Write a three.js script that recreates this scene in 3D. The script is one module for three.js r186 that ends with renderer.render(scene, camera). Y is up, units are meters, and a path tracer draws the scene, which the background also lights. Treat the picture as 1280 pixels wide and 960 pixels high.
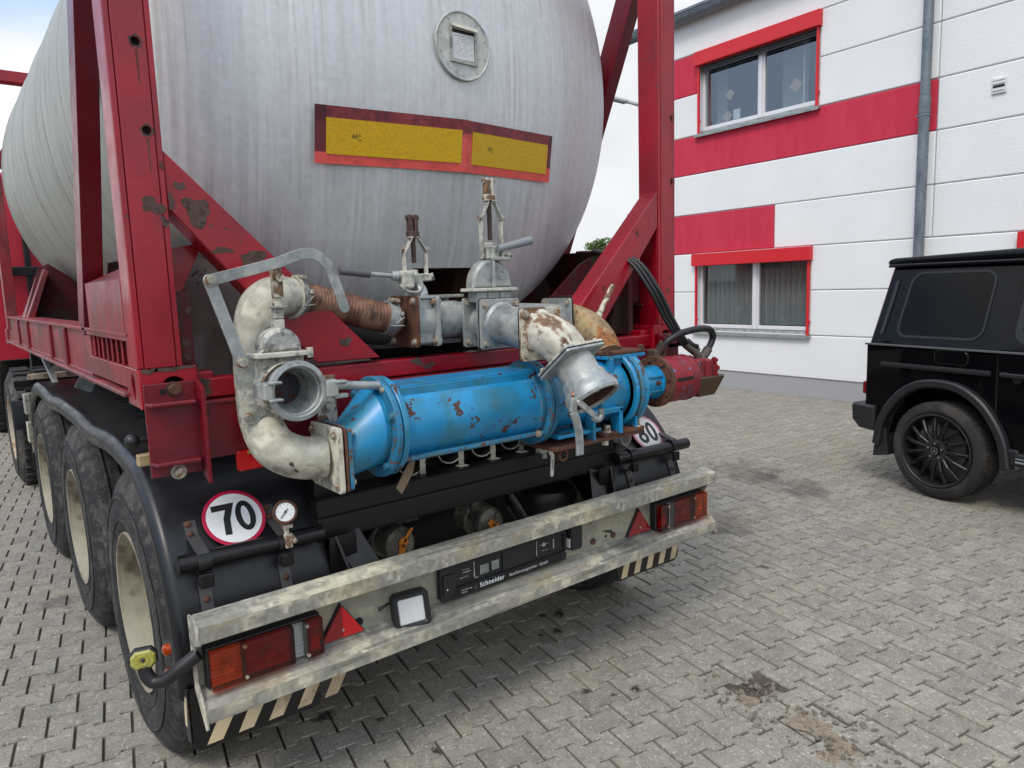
import * as THREE from 'three';
import { mergeGeometries, toCreasedNormals } from 'three/addons/utils/BufferGeometryUtils.js';
import { RoundedBoxGeometry } from 'three/addons/geometries/RoundedBoxGeometry.js';
import { Brush, Evaluator, SUBTRACTION } from 'three-bvh-csg';

// ------------------------------------------------------------------ camera
const scene = new THREE.Scene();
const CAM = { f: 902.345, yaw: 0.67265, pitch: 0.13363, roll: -0.0318, pos: new THREE.Vector3(-1.67242, 1.63986, 2.30877) };
const camera = new THREE.PerspectiveCamera(2 * Math.atan(480 / CAM.f) * 180 / Math.PI, 4 / 3, 0.05, 900);
{
  const { yaw, pitch, roll } = CAM;
  const fwd = new THREE.Vector3(Math.sin(yaw) * Math.cos(pitch), -Math.sin(pitch), -Math.cos(yaw) * Math.cos(pitch));
  const r0 = new THREE.Vector3(Math.cos(yaw), 0, Math.sin(yaw)), u0 = new THREE.Vector3().crossVectors(r0, fwd);
  const c = Math.cos(roll), s = Math.sin(roll);
  const r = r0.clone().multiplyScalar(c).addScaledVector(u0, s), u = r0.clone().multiplyScalar(-s).addScaledVector(u0, c);
  camera.quaternion.setFromRotationMatrix(new THREE.Matrix4().makeBasis(r, u, fwd.clone().negate()));
  camera.position.copy(CAM.pos);
  camera.updateMatrixWorld();
}
// ------------------------------------------------------------------ sky, sun, exposure
const renderer = new THREE.WebGLRenderer({ antialias: true });
renderer.setSize(1024, 768);
renderer.toneMapping = THREE.LinearToneMapping;
renderer.toneMappingExposure = 1.2;
renderer.shadowMap.enabled = true;
const SUN = new THREE.Vector3(-0.55, 0.8, 0.25).normalize();
const sun = new THREE.DirectionalLight(0xfff5e8, 1.5);
sun.position.copy(SUN).multiplyScalar(30);
sun.castShadow = true;
sun.shadow.radius = 34;
sun.shadow.mapSize.set(2048, 2048);
Object.assign(sun.shadow.camera, { left: -14, right: 14, top: 14, bottom: -14, near: 1, far: 80 });
scene.add(sun);

// ------------------------------------------------------------------ noise
function rng(seed) { let s = seed >>> 0; return () => { s = (s + 0x6d2b79f5) | 0; let t = Math.imul(s ^ (s >>> 15), 1 | s); t = (t + Math.imul(t ^ (t >>> 7), 61 | t)) ^ t; return ((t ^ (t >>> 14)) >>> 0) / 4294967296; }; }
const rnd = rng(20240611);
const clamp = (x, a = 0, b = 1) => x < a ? a : x > b ? b : x;
const sstep = (a, b, x) => { const t = clamp((x - a) / (b - a)); return t * t * (3 - 2 * t); };
const lerp = (a, b, t) => a + (b - a) * t;
const mixc = (a, b, t) => [lerp(a[0], b[0], t), lerp(a[1], b[1], t), lerp(a[2], b[2], t)];
const FIELD = new Map();
// A tileable field of fractal value noise, px by py lattice cells across the tile.
function field(size, px, py, oct, seed, gain = 0.5) {
  const key = [size, px, py, oct, seed, gain].join();
  if (FIELD.has(key)) return FIELD.get(key);
  const out = new Float32Array(size * size);
  let amp = 1, total = 0;
  for (let o = 0; o < oct; o++) {
    const nx = px << o, ny = py << o;
    if (nx > size || ny > size) break;
    const r = rng(seed * 7919 + o * 104729 + 17), L = new Float32Array(nx * ny);
    for (let i = 0; i < L.length; i++) L[i] = r();
    for (let y = 0; y < size; y++) {
      const fy = y / size * ny, y0 = Math.floor(fy), ty = fy - y0, sy = ty * ty * (3 - 2 * ty), ya = (y0 % ny) * nx, yb = ((y0 + 1) % ny) * nx;
      for (let x = 0; x < size; x++) {
        const fx = x / size * nx, x0 = Math.floor(fx), tx = fx - x0, sx = tx * tx * (3 - 2 * tx), xa = x0 % nx, xb = (x0 + 1) % nx;
        const a = L[ya + xa] + (L[ya + xb] - L[ya + xa]) * sx, b = L[yb + xa] + (L[yb + xb] - L[yb + xa]) * sx;
        out[y * size + x] += (a + (b - a) * sy) * amp;
      }
    }
    total += amp; amp *= gain;
  }
  for (let i = 0; i < out.length; i++) out[i] = clamp((out[i] / total - 0.5) * 1.35 + 0.5);
  FIELD.set(key, out);
  return out;
}
const sRGBtoLin = (c) => c <= 0.04045 ? c / 12.92 : Math.pow((c + 0.055) / 1.055, 2.4);
// fn(i, u, v) -> { c: sRGB 0..255, r: roughness, h: height 0..1, m: metalness }
function surface(name, S, fn, props = {}, size = 512) {
  const col = new Uint8Array(size * size * 4), aux = new Uint8Array(size * size * 4);
  for (let y = 0, i = 0; y < size; y++) for (let x = 0; x < size; x++, i++) {
    const p = fn(i, x / size, y / size), k = i * 4;
    col[k] = clamp(p.c[0], 0, 255); col[k + 1] = clamp(p.c[1], 0, 255); col[k + 2] = clamp(p.c[2], 0, 255); col[k + 3] = 255;
    aux[k] = clamp((p.h ?? 0.5) * 255, 0, 255); aux[k + 1] = clamp((p.r ?? 0.6) * 255, 0, 255); aux[k + 2] = clamp((p.m ?? 0) * 255, 0, 255); aux[k + 3] = 255;
  }
  const mk = (d, srgb) => { const t = new THREE.DataTexture(d, size, size); t.wrapS = t.wrapT = THREE.RepeatWrapping; t.magFilter = THREE.LinearFilter; t.minFilter = THREE.LinearMipmapLinearFilter; t.generateMipmaps = true; if (srgb) t.colorSpace = THREE.SRGBColorSpace; t.repeat.set(1 / S, 1 / S); t.needsUpdate = true; return t; };
  const map = mk(col, true), a = mk(aux, false);
  const { bump = 0.001, metal = false, ...rest } = props;
  const m = new THREE.MeshPhysicalMaterial({ map, roughnessMap: a, roughness: 1, ...(bump ? { bumpMap: a, bumpScale: bump } : {}), ...(metal ? { metalnessMap: a, metalness: 1 } : {}), ...rest });
  m.name = name;
  return m;
}
const plain = (name, rgb, roughness = 0.6, props = {}) => { const m = new THREE.MeshPhysicalMaterial({ color: new THREE.Color().setRGB(...rgb), roughness, ...props }); m.name = name; return m; };

{ // overcast sky with a few pale blue gaps: air and clouds only
  const W = 1024, H = 512, n1 = field(1024, 11, 18, 6, 3, 0.58), n2 = field(1024, 5, 8, 4, 9), d = new Float32Array(W * H * 4);
  for (let y = 0; y < H; y++) for (let x = 0; x < W; x++) {
    const v = (y + 0.5) / H, el = (v - 0.5) * Math.PI, up = Math.max(0, Math.sin(el)), i = (y * 2) * 1024 + x;
    const blue = sstep(0.44, 0.62, n1[i] * 0.6 + n2[i] * 0.4), k = 0.56 + 0.36 * n1[(i + 3571) % n1.length];
    let c = mixc([1.0 * k, 1.02 * k, 1.05 * k], [0.40, 0.55, 0.80], blue * 0.95 * (1 - 0.3 * Math.exp(-up * 5)));
    const th = (x + 0.5) / W * Math.PI * 2 - Math.PI;
    const dir = [Math.cos(el) * Math.cos(th), Math.sin(el), Math.cos(el) * Math.sin(th)];
    const sd = Math.max(0, dir[0] * SUN.x + dir[1] * SUN.y + dir[2] * SUN.z);
    const glow = 1 + 0.9 * Math.pow(sd, 6) + 0.35 * up;
    c = c.map((q) => q * glow);
    if (el < 0) c = mixc(c, [0.42, 0.41, 0.39], sstep(0, 0.12, -el));
    const o = (y * W + x) * 4;
    d[o] = c[0]; d[o + 1] = c[1]; d[o + 2] = c[2]; d[o + 3] = 1;
  }
  const t = new THREE.DataTexture(d, W, H, THREE.RGBAFormat, THREE.FloatType);
  t.mapping = THREE.EquirectangularReflectionMapping; t.magFilter = THREE.LinearFilter; t.minFilter = THREE.LinearFilter; t.wrapS = THREE.RepeatWrapping; t.needsUpdate = true;
  scene.background = t; scene.environment = t;
}

// ------------------------------------------------------------------ geometry helpers
const V = (x, y, z) => new THREE.Vector3(x, y, z);
const asV = (p) => p.isVector3 ? p : V(p[0], p[1], p[2]);
function boxUV(g, ou = rnd() * 9, ov = rnd() * 9) {   // uv in metres from the dominant axis of each face
  const p = g.attributes.position, uv = new Float32Array(p.count * 2), a = V(), b = V(), c = V();
  for (let i = 0; i < p.count; i += 3) {
    a.fromBufferAttribute(p, i); b.fromBufferAttribute(p, i + 1); c.fromBufferAttribute(p, i + 2);
    const n = b.clone().sub(a).cross(c.clone().sub(a)), x = Math.abs(n.x), y = Math.abs(n.y), z = Math.abs(n.z);
    [a, b, c].forEach((q, k) => { const [s, t] = z >= x && z >= y ? [q.x, q.y] : x >= y ? [q.z, q.y] : [q.x, q.z]; uv[(i + k) * 2] = s + ou; uv[(i + k) * 2 + 1] = t + ov; });
  }
  g.setAttribute('uv', new THREE.BufferAttribute(uv, 2));
}
function prep(g) {
  const keep = g.userData.keepUV;
  if (g.index) g = g.toNonIndexed();
  if (!g.attributes.normal) g.computeVertexNormals();
  for (const k of Object.keys(g.attributes)) if (!['position', 'normal', 'uv'].includes(k)) g.deleteAttribute(k);
  if (!keep) boxUV(g);
  g.userData = {};
  return g;
}
let ORG = V(0, 0, 0);
const NAMES = new Map();
function numbered(name) { const n = NAMES.get(name) ?? 0; NAMES.set(name, n + 1); return n ? `${name}_${String(n).padStart(3, '0')}` : name; }
const SPLIT = new Set(['housing_rib', 'door_gap', 'amber_marker', 'mudguard', 'bracket_rib', 'holder_clip', 'chassis_rail', 'crossmember', 'holder_detail', 'holder_cutout', 'lens_rib', 'shutter_slats', 'bracket_plate', 'tail_lamp', 'tail_light', 'brake_disc', 'wheel_housing', 'axle', 'lever_print', 'air_line', 'fallen_leaf', 'front_top_rail', 'rust_patch', 'saddle_rib', 'floor_slab', 'curtain', 'side_bracket', 'guard_strut', 'rear_guard_bar', 'cab_window', 'digit', 'reveal', 'bumper_channel', 'drive_flange', 'inlet_flange', 'stator_flange', 'roof', 'chrome_strip', 'dirt_patch', 'link', 'clamp_tie', 'casting_mark', 'bolt_pair', 'hose_fitting']);
function M(name, parent, mat, geos, label) {
  if (SPLIT.has(name) && Array.isArray(geos) && geos.length > 1) { let m; for (const g of geos) m = M(name, parent, mat, g, label); return m; }
  const list = (Array.isArray(geos) ? geos.flat(Infinity) : [geos]).map(prep);
  const g = list.length > 1 ? mergeGeometries(list) : list[0];
  g.translate(-ORG.x, -ORG.y, -ORG.z);
  const m = new THREE.Mesh(g, mat);
  m.name = name; m.castShadow = m.receiveShadow = true;
  if (label) m.userData.label = label;
  parent.add(m);
  return m;
}
function thing(name, label, category, pos, group) {
  const o = new THREE.Group(); o.name = numbered(name); o.position.set(...pos); scene.add(o);
  o.userData = { label, category }; if (group) o.userData.group = group;
  ORG = V(...pos);
  return o;
}
function part(name, parent, label) { const o = new THREE.Group(); o.name = name; if (label) o.userData.label = label; parent.add(o); return o; }
function rbox(w, h, d, b) { b = Math.min(b, w / 2.1, h / 2.1, d / 2.1); return b < 0.0004 ? new THREE.BoxGeometry(w, h, d) : new RoundedBoxGeometry(w, h, d, 1, b); }
function box(x0, x1, y0, y1, z0, z1, b = 0.004) { return rbox(Math.abs(x1 - x0), Math.abs(y1 - y0), Math.abs(z1 - z0), b).translate((x0 + x1) / 2, (y0 + y1) / 2, (z0 + z1) / 2); }
function frame(a, b, up = V(0, 1, 0)) {   // matrix whose y axis runs from a to b, centred between them
  a = asV(a); b = asV(b);
  const y = b.clone().sub(a).normalize();
  let z = Math.abs(y.dot(up)) > 0.98 ? V(0, 0, 1) : up.clone();
  const x = V().crossVectors(y, z).normalize(); z = V().crossVectors(x, y).normalize();
  return new THREE.Matrix4().makeBasis(x, y, z).setPosition(a.clone().add(b).multiplyScalar(0.5));
}
const len = (a, b) => asV(a).distanceTo(asV(b));
function bar(a, b, w, h, up, bev = 0.003) { return rbox(w, len(a, b), h, bev).applyMatrix4(frame(a, b, up)); }   // h measured along up
function cyl(a, b, r, r2 = r, seg = 24, open = false) { return new THREE.CylinderGeometry(r2, r, len(a, b), seg, 1, open).applyMatrix4(frame(a, b)); }
function frus(a, dir, prof, seg = 32, crease = 0.6) {   // lathe: prof = [[radius, distance along dir] ...]
  const d = asV(dir).clone().normalize(), o = asV(a);
  let g = new THREE.LatheGeometry(prof.map(([r, t]) => new THREE.Vector2(Math.max(r, 1e-5), t)), seg);
  g = toCreasedNormals(g, crease);
  return g.applyMatrix4(frame(o.clone().addScaledVector(d, -0.5), o.clone().addScaledVector(d, 0.5)));
}
function shapeOf(pts, holes = []) {
  const s = new THREE.Shape(pts.map((p) => new THREE.Vector2(p[0], p[1])));
  for (const h of holes) s.holes.push(h.isPath ? h : new THREE.Path(h.map((p) => new THREE.Vector2(p[0], p[1]))));
  return s;
}
function extr(pts, z0, z1, holes = [], bev = 0, seg = 8) {   // polygon in xy, from z0 to z1
  const s = pts.isShape ? pts : shapeOf(pts, holes);
  const g = new THREE.ExtrudeGeometry(s, { depth: z1 - z0 - 2 * bev, bevelEnabled: bev > 0, bevelSize: bev, bevelThickness: bev, bevelOffset: -bev, bevelSegments: 1, curveSegments: seg });
  return g.translate(0, 0, z0 + bev);
}
const toX = (g, x1) => g.rotateY(-Math.PI / 2).translate(x1, 0, 0);   // shape (z, y) extruded from x1 towards -x
function circlePath(x, y, r, n = 20) { const a = []; for (let i = 0; i < n; i++) { const t = i / n * Math.PI * 2; a.push([x + r * Math.cos(t), y + r * Math.sin(t)]); } return a; }
function rrect(x0, x1, y0, y1, r, n = 5) {
  const a = [], arc = (cx, cy, t0) => { for (let i = 0; i <= n; i++) { const t = t0 + i / n * Math.PI / 2; a.push([cx + r * Math.cos(t), cy + r * Math.sin(t)]); } };
  arc(x1 - r, y1 - r, 0); arc(x0 + r, y1 - r, Math.PI / 2); arc(x0 + r, y0 + r, Math.PI); arc(x1 - r, y0 + r, Math.PI * 1.5);
  return a;
}
function band(pts, t, round = false) {   // polyline -> polygon of thickness t, centred
  const L = [], R = [], capA = [], capB = [];
  for (let i = 0; i < pts.length; i++) {
    const p = pts[i], a = pts[Math.max(0, i - 1)], b = pts[Math.min(pts.length - 1, i + 1)];
    let d1 = [p[0] - a[0], p[1] - a[1]], d2 = [b[0] - p[0], b[1] - p[1]];
    const l1 = Math.hypot(...d1) || 1, l2 = Math.hypot(...d2) || 1; d1 = d1.map((q) => q / l1); d2 = d2.map((q) => q / l2);
    if (!i) d1 = d2; if (i === pts.length - 1) d2 = d1;
    let n = [-(d1[1] + d2[1]), d1[0] + d2[0]]; const l = Math.hypot(...n) || 1; n = n.map((q) => q / l);
    const k = t / 2 / Math.max(0.45, n[0] * -d1[1] + n[1] * d1[0]);
    L.push([p[0] + n[0] * k, p[1] + n[1] * k]); R.push([p[0] - n[0] * k, p[1] - n[1] * k]);
    if (round && (i === 0 || i === pts.length - 1)) (i ? capB : capA).push(...[1, 2, 3, 4, 5].map((j) => { const q = (0.5 - j / 6) * Math.PI, c = Math.cos(q) * t / 2, m = Math.sin(q) * t / 2, e = i ? 1 : -1; return [p[0] + e * (d1[0] * c - d1[1] * m), p[1] + e * (d1[1] * c + d1[0] * m)]; }));
  }
  return [...L, ...capB, ...R.reverse(), ...capA];
}
function smooth(pts, n, closed = false) { return new THREE.CatmullRomCurve3(pts.map(asV), closed, 'centripetal').getPoints(n); }
function sweep(path, rad, seg = 20, caps = true) {   // round tube along points, rad(t) or number; uv in metres
  const P = path.map(asV), n = P.length, T = [], N = [];
  for (let i = 0; i < n; i++) T.push(P[Math.min(n - 1, i + 1)].clone().sub(P[Math.max(0, i - 1)]).normalize());
  let nn = Math.abs(T[0].y) > 0.9 ? V(1, 0, 0) : V(0, 1, 0);
  for (let i = 0; i < n; i++) { nn = nn.clone().addScaledVector(T[i], -nn.dot(T[i])).normalize(); N.push(nn); }
  const pos = [], uv = [], idx = []; let l = 0;
  for (let i = 0; i < n; i++) {
    if (i) l += P[i].distanceTo(P[i - 1]);
    const r = typeof rad === 'function' ? rad(i / (n - 1)) : rad, b = V().crossVectors(T[i], N[i]);
    for (let j = 0; j <= seg; j++) { const a = j / seg * Math.PI * 2, q = P[i].clone().addScaledVector(N[i], Math.cos(a) * r).addScaledVector(b, Math.sin(a) * r); pos.push(q.x, q.y, q.z); uv.push(j / seg * 2 * Math.PI * r, l); }
  }
  const w = seg + 1;
  for (let i = 0; i < n - 1; i++) for (let j = 0; j < seg; j++) { const a = i * w + j; idx.push(a, a + 1, a + w, a + 1, a + w + 1, a + w); }
  const g = new THREE.BufferGeometry();
  g.setAttribute('position', new THREE.Float32BufferAttribute(pos, 3)); g.setAttribute('uv', new THREE.Float32BufferAttribute(uv, 2)); g.setIndex(idx); g.computeVertexNormals();
  { const na = g.attributes.normal; for (let i = 0; i < n; i++) { const a = i * w, b = a + seg, x = na.getX(a) + na.getX(b), y = na.getY(a) + na.getY(b), z = na.getZ(a) + na.getZ(b), k = Math.hypot(x, y, z) || 1; na.setXYZ(a, x / k, y / k, z / k); na.setXYZ(b, x / k, y / k, z / k); } }
  g.userData.keepUV = true;
  if (!caps) return g;
  const cap = (i, flip) => { const r = typeof rad === 'function' ? rad(i / (n - 1)) : rad, c = new THREE.CircleGeometry(r, seg), t = T[i].clone().multiplyScalar(flip); c.applyQuaternion(new THREE.Quaternion().setFromUnitVectors(V(0, 0, 1), t)).translate(P[i].x, P[i].y, P[i].z); return c; };
  return [g, cap(0, -1), cap(n - 1, 1)];
}
function loft(c1, r1, c2, r2, seg = 32) {   // between two circles whose axes run along x
  const pos = [], idx = [];
  for (const [c, r] of [[c1, r1], [c2, r2]]) for (let j = 0; j <= seg; j++) { const a = j / seg * Math.PI * 2; pos.push(c[0], c[1] + r * Math.cos(a), c[2] + r * Math.sin(a)); }
  for (let j = 0; j < seg; j++) idx.push(j, seg + 1 + j, j + 1, j + 1, seg + 1 + j, seg + 2 + j);
  const g = new THREE.BufferGeometry(); g.setAttribute('position', new THREE.Float32BufferAttribute(pos, 3)); g.setIndex(idx); g.computeVertexNormals();
  return g;
}
function boltG(p, dir, r = 0.012, h = 0.01) { p = asV(p); const d = asV(dir).clone().normalize(), at = (t) => p.clone().addScaledVector(d, t); return [cyl(at(0), at(0.003), r * 1.35, r * 1.35, 14), cyl(at(0.003), at(0.003 + h), r, r * 0.96, 6)]; }
function bolts(parent, mat, list, dir, r, h, name = 'bolt') { for (const p of list) M(name, parent, mat, boltG(p, dir, r, h)); }
function blob(cx, cy, r, seed, n = 22, ax = 1) { const q = rng(seed), k = [q(), q(), q(), q()].map((x) => x * 6.28), a = []; for (let i = 0; i < n; i++) { const t = i / n * Math.PI * 2, s = r * (1 + 0.28 * Math.sin(2 * t + k[0]) + 0.2 * Math.sin(3 * t + k[1]) + 0.14 * Math.sin(5 * t + k[2]) + 0.1 * (q() - 0.5)); a.push([cx + Math.cos(t) * s * ax, cy + Math.sin(t) * s]); } return a; }
const ell = (cx, cy, rx, ry, t0, t1, n = 12) => { const a = []; for (let i = 0; i <= n; i++) { const t = lerp(t0, t1, i / n); a.push([cx + rx * Math.cos(t), cy + ry * Math.sin(t)]); } return a; };
function canvasTex(w, h, draw) { const c = document.createElement('canvas'); c.width = w; c.height = h; draw(c.getContext('2d'), w, h); const t = new THREE.CanvasTexture(c); t.colorSpace = THREE.SRGBColorSpace; t.magFilter = THREE.LinearFilter; return t; }
// ------------------------------------------------------------------ materials
const Z = 512;
const F = { stf: field(Z, 128, 3, 3, 21), a: field(Z, 3, 3, 6, 1), b: field(Z, 5, 5, 5, 2), c: field(Z, 9, 9, 5, 4), d: field(Z, 24, 24, 4, 5), e: field(Z, 80, 80, 2, 6), st: field(Z, 40, 2, 4, 7), st2: field(Z, 14, 3, 5, 8), hs: field(Z, 3, 60, 3, 11), w: field(Z, 7, 7, 4, 13, 0.7), g: field(Z, 128, 128, 2, 15) };
const at = (f, i, dx = 0, dy = 0) => f[(i + dx + dy * Z + Z * Z * 4) % (Z * Z)];
function painted(name, S, base, o = {}) {
  const { chip = [58, 40, 34], chipAt = 0.70, fade = 0.1, fadeC = [190, 120, 120], grime = 0.25, grimeC = [70, 58, 52], rough = 0.42, streak = 0.15, bump = 0.0012, props = {}, sc = 0.05, speck = 0, clus = 0 } = o;
  return surface(name, S, (i) => {
    const n = at(F.a, i), m = at(F.c, i, 91, 37), fi = at(F.d, i), st = at(F.st2, i, 13, 5);
    let c = base.map((q) => q * (0.90 + 0.2 * at(F.b, i, 200, 77)));
    c = mixc(c, fadeC, fade * sstep(0.35, 0.8, n) + streak * 0.6 * sstep(0.55, 0.85, st));
    c = mixc(c, grimeC, grime * sstep(0.5, 0.85, at(F.b, i, 60, 160)) + streak * sstep(0.6, 0.9, at(F.st2, i, 300, 40)));
    const e = at(F.w, i, 131, 211) * 0.45 + fi * 0.40 + at(F.e, i) * 0.15;
    const ch = sstep(chipAt, chipAt + sc * 0.4, e + clus * (at(F.b, i, 400, 120) - 0.5));
    c = mixc(c, chip.map((q) => q * (0.7 + 0.6 * fi)), ch);
    c = mixc(c, [225, 190, 190], speck * sstep(0.82, 0.9, at(F.e, i, 55, 9)) * (1 - ch));
    return { c, r: lerp(rough + 0.22 * (m - 0.5) + 0.12 * fi, 0.85, Math.max(ch, 0)), h: 0.55 + 0.12 * (fi - 0.5) + 0.1 * (m - 0.5) - 0.4 * ch };
  }, { bump, ...props });
}
const mat = {};
mat.red = painted('red_paint', 1.1, [148, 2, 28], { fade: 0.06, chipAt: 0.80, grime: 0.18, rough: 0.30, chip: [70, 50, 46], speck: 0.07, props: { clearcoat: 0.22, clearcoatRoughness: 0.12 } });
mat.redFaded = painted('faded_red_paint', 0.9, [134, 30, 40], { fade: 0.4, fadeC: [176, 112, 110], grime: 0.5, grimeC: [78, 50, 46], streak: 0.6, rough: 0.40, chipAt: 0.78, speck: 0.08, props: { clearcoat: 0.25, clearcoatRoughness: 0.25 } });
mat.redDark = painted('dark_red_paint', 1.0, [108, 3, 24], { fade: 0.06, chipAt: 0.80, grime: 0.3, rough: 0.34, speck: 0.06, props: { clearcoat: 0.2, clearcoatRoughness: 0.15 } });
mat.redDirty = painted('grimy_red_paint', 0.8, [84, 10, 20], { fade: 0.25, fadeC: [104, 90, 78], grime: 0.95, grimeC: [62, 52, 46], streak: 0.6, chipAt: 0.72, rough: 0.7 });
mat.greyDirty = painted('grimy_grey_steel', 0.9, [112, 106, 104], { fade: 0.3, fadeC: [140, 136, 132], grime: 0.5, grimeC: [80, 50, 44], streak: 0.4, chip: [70, 42, 38], chipAt: 0.66, rough: 0.6, bump: 0.003 });
mat.blue = painted('blue_paint', 0.62, [16, 130, 182], { chip: [70, 44, 36], chipAt: 0.70, clus: 0.30, fade: 0.16, fadeC: [96, 160, 184], grime: 0.3, grimeC: [78, 92, 78], streak: 0.22, rough: 0.36, bump: 0.0014, props: { clearcoat: 0.25, clearcoatRoughness: 0.25 } });
mat.blueWorn = painted('worn_blue_paint', 0.30, [36, 112, 150], { chip: [92, 64, 48], chipAt: 0.645, fade: 0.35, fadeC: [140, 164, 160], grime: 0.45, grimeC: [104, 102, 80], rough: 0.5 });
mat.redMotor = painted('worn_red_motor_paint', 0.34, [128, 20, 34], { chip: [78, 92, 130], chipAt: 0.70, fade: 0.25, grime: 0.4, grimeC: [66, 40, 34], rough: 0.5 });
mat.rust = painted('rust', 0.4, [96, 60, 45], { chip: [58, 38, 30], chipAt: 0.62, fade: 0.5, fadeC: [136, 98, 78], grime: 0.5, grimeC: [56, 42, 35], rough: 0.85, bump: 0.002 });
mat.black = painted('black_chassis_paint', 0.8, [15, 15, 17], { chip: [70, 62, 54], chipAt: 0.82, fade: 0.25, fadeC: [34, 34, 36], grime: 0.3, grimeC: [30, 28, 26], streak: 0.1, rough: 0.3, bump: 0.002 });
mat.plastic = painted('black_mudguard_plastic', 1.2, [15, 17, 21], { chipAt: 2, fade: 0.35, fadeC: [26, 29, 36], grime: 0.12, grimeC: [40, 38, 36], rough: 0.33, bump: 0.0004 });
mat.nearBlack = plain('near_black', [0.012, 0.011, 0.011], 0.85);  // plain near-black: dark parts, hollows and the shade sheets under the tank
mat.hole = plain('dark_hole', [0.006, 0.006, 0.006], 0.9);
mat.rubber = surface('tyre_rubber', 0.6, (i) => { const d = 0.55 * sstep(0.35, 0.8, at(F.b, i)) + 0.4 * sstep(0.45, 0.75, at(F.d, i, 40, 3)) + 0.25 * sstep(0.5, 0.8, at(F.e, i)); const c = mixc([24, 24, 26], [122, 117, 108], clamp(d * 0.5)); return { c, r: 0.78 + 0.15 * at(F.c, i), h: at(F.d, i) }; }, { bump: 0.0015 });
mat.hoseRubber = plain('black_hose_rubber', [0.011, 0.011, 0.012], 0.45);
mat.rim = painted('cream_rim_paint', 0.5, [150, 144, 124], { chip: [104, 80, 56], chipAt: 0.76, fade: 0.35, fadeC: [178, 172, 154], grime: 0.75, grimeC: [92, 82, 68], streak: 0.4, rough: 0.55 });
mat.rimRust = painted('rusty_rim_paint', 0.5, [176, 164, 146], { chip: [120, 84, 58], chipAt: 0.66, fade: 0.3, fadeC: [190, 182, 166], grime: 0.7, grimeC: [136, 104, 74], rough: 0.7 });
// brushed aluminium cladding with run-down streaks
mat.tank = surface('tank_aluminium', 1.3, (i) => {
  const s1 = at(F.st, i), s2 = at(F.st, i, 170, 90), s4 = at(F.stf, i), n = at(F.a, i);
  let k = 208 + 4 * (s1 - 0.5) + 15 * (s4 - 0.5) + 14 * (n - 0.5) + 10 * (at(F.e, i) - 0.5);
  let c = [k * 0.985, k * 1.0, k * 1.01];
  c = mixc(c, [232, 234, 232], 0.2 * sstep(0.62, 0.80, at(F.stf, i, 77, 200)) * sstep(0.4, 0.6, at(F.b, i)));
  c = mixc(c, [150, 150, 146], 0.24 * sstep(0.60, 0.80, at(F.stf, i, 333, 41)) * sstep(0.35, 0.7, at(F.b, i, 90, 90)));
  return { c, r: 0.40 + 0.2 * n + 0.16 * (s4 - 0.5), h: 0.5 + 0.4 * (s4 - 0.5), m: 0.42 };
}, { bump: 0.0004, metal: true }, 512);
mat.tankSide = surface('weathered_tank_cladding', 1.5, (i) => {
  const s1 = at(F.st, i), s3 = at(F.st2, i), n = at(F.a, i);
  let c = mixc([172, 174, 166], [146, 146, 136], 0.5 * sstep(0.45, 0.8, n)); c = c.map((q) => q + 10 * (s1 - 0.5) + 7 * (s3 - 0.5));
  c = mixc(c, [92, 90, 82], 0.5 * sstep(0.66, 0.80, at(F.stf, i, 211, 19)) * sstep(0.45, 0.65, at(F.b, i)));
  return { c, r: 0.5 + 0.2 * n, h: 0.5 + 0.3 * (s1 - 0.5), m: 0.45 };
}, { bump: 0.0005, metal: true });
function zinc(name, S, base, o = {}) {
  const { spangle = 26, dirt = 0.3, dirtC = [170, 164, 140], dark = 0.3, darkC = [92, 94, 92], rough = 0.5, m = 0.45, rust = 0, rustC = [128, 84, 52], bump = 0.0012 } = o;
  return surface(name, S, (i) => {
    const sp = at(F.d, i), n = at(F.b, i), w = at(F.w, i, 17, 133);
    let c = base.map((q) => q + spangle * (Math.round(sp * 7) / 7 - 0.5) + 10 * (at(F.e, i) - 0.5));
    c = mixc(c, darkC, dark * sstep(0.52, 0.75, w)); const dd = dirt * sstep(0.42, 0.72, n * 0.7 + sp * 0.3); c = mixc(c, dirtC, dd);
    const ru = rust ? sstep(0.62 - rust * 0.2, 0.70 - rust * 0.1, at(F.w, i, 300, 250) * 0.75 + at(F.d, i, 9, 90) * 0.25) : 0; c = mixc(c, rustC.map((q) => q * (0.7 + 0.6 * at(F.d, i, 77, 3))), ru * 0.9);
    return { c, r: rough + 0.25 * (n - 0.5) + 0.25 * dd + 0.3 * ru, h: 0.5 + 0.3 * (sp - 0.5) + 0.25 * (n - 0.5), m: m * (1 - dd) * (1 - ru) };
  }, { bump, metal: true });
}
mat.zinc = zinc('galvanised_steel', 0.5, [158, 164, 164], { dirt: 0.35, dirtC: [184, 180, 164] });
mat.zincDirty = zinc('scaly_galvanised_steel', 0.26, [160, 162, 156], { dirt: 0.75, dirtC: [208, 204, 186], dark: 0.8, darkC: [104, 106, 100], rough: 0.6, m: 0.2, bump: 0.003, spangle: 34 });
mat.cast = zinc('limescaled_cast_pipe', 0.42, [170, 168, 154], { dirt: 0.85, dirtC: [206, 202, 184], dark: 0.7, darkC: [112, 108, 98], rough: 0.7, m: 0.12, rust: 0, bump: 0.004, spangle: 34 });
mat.castRust = zinc('rust_stained_white_pipe', 0.42, [196, 192, 176], { dirt: 0.6, dirtC: [216, 212, 198], dark: 0.15, rough: 0.55, m: 0.1, rust: 0.95, rustC: [108, 80, 58], bump: 0.0015 });
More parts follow.
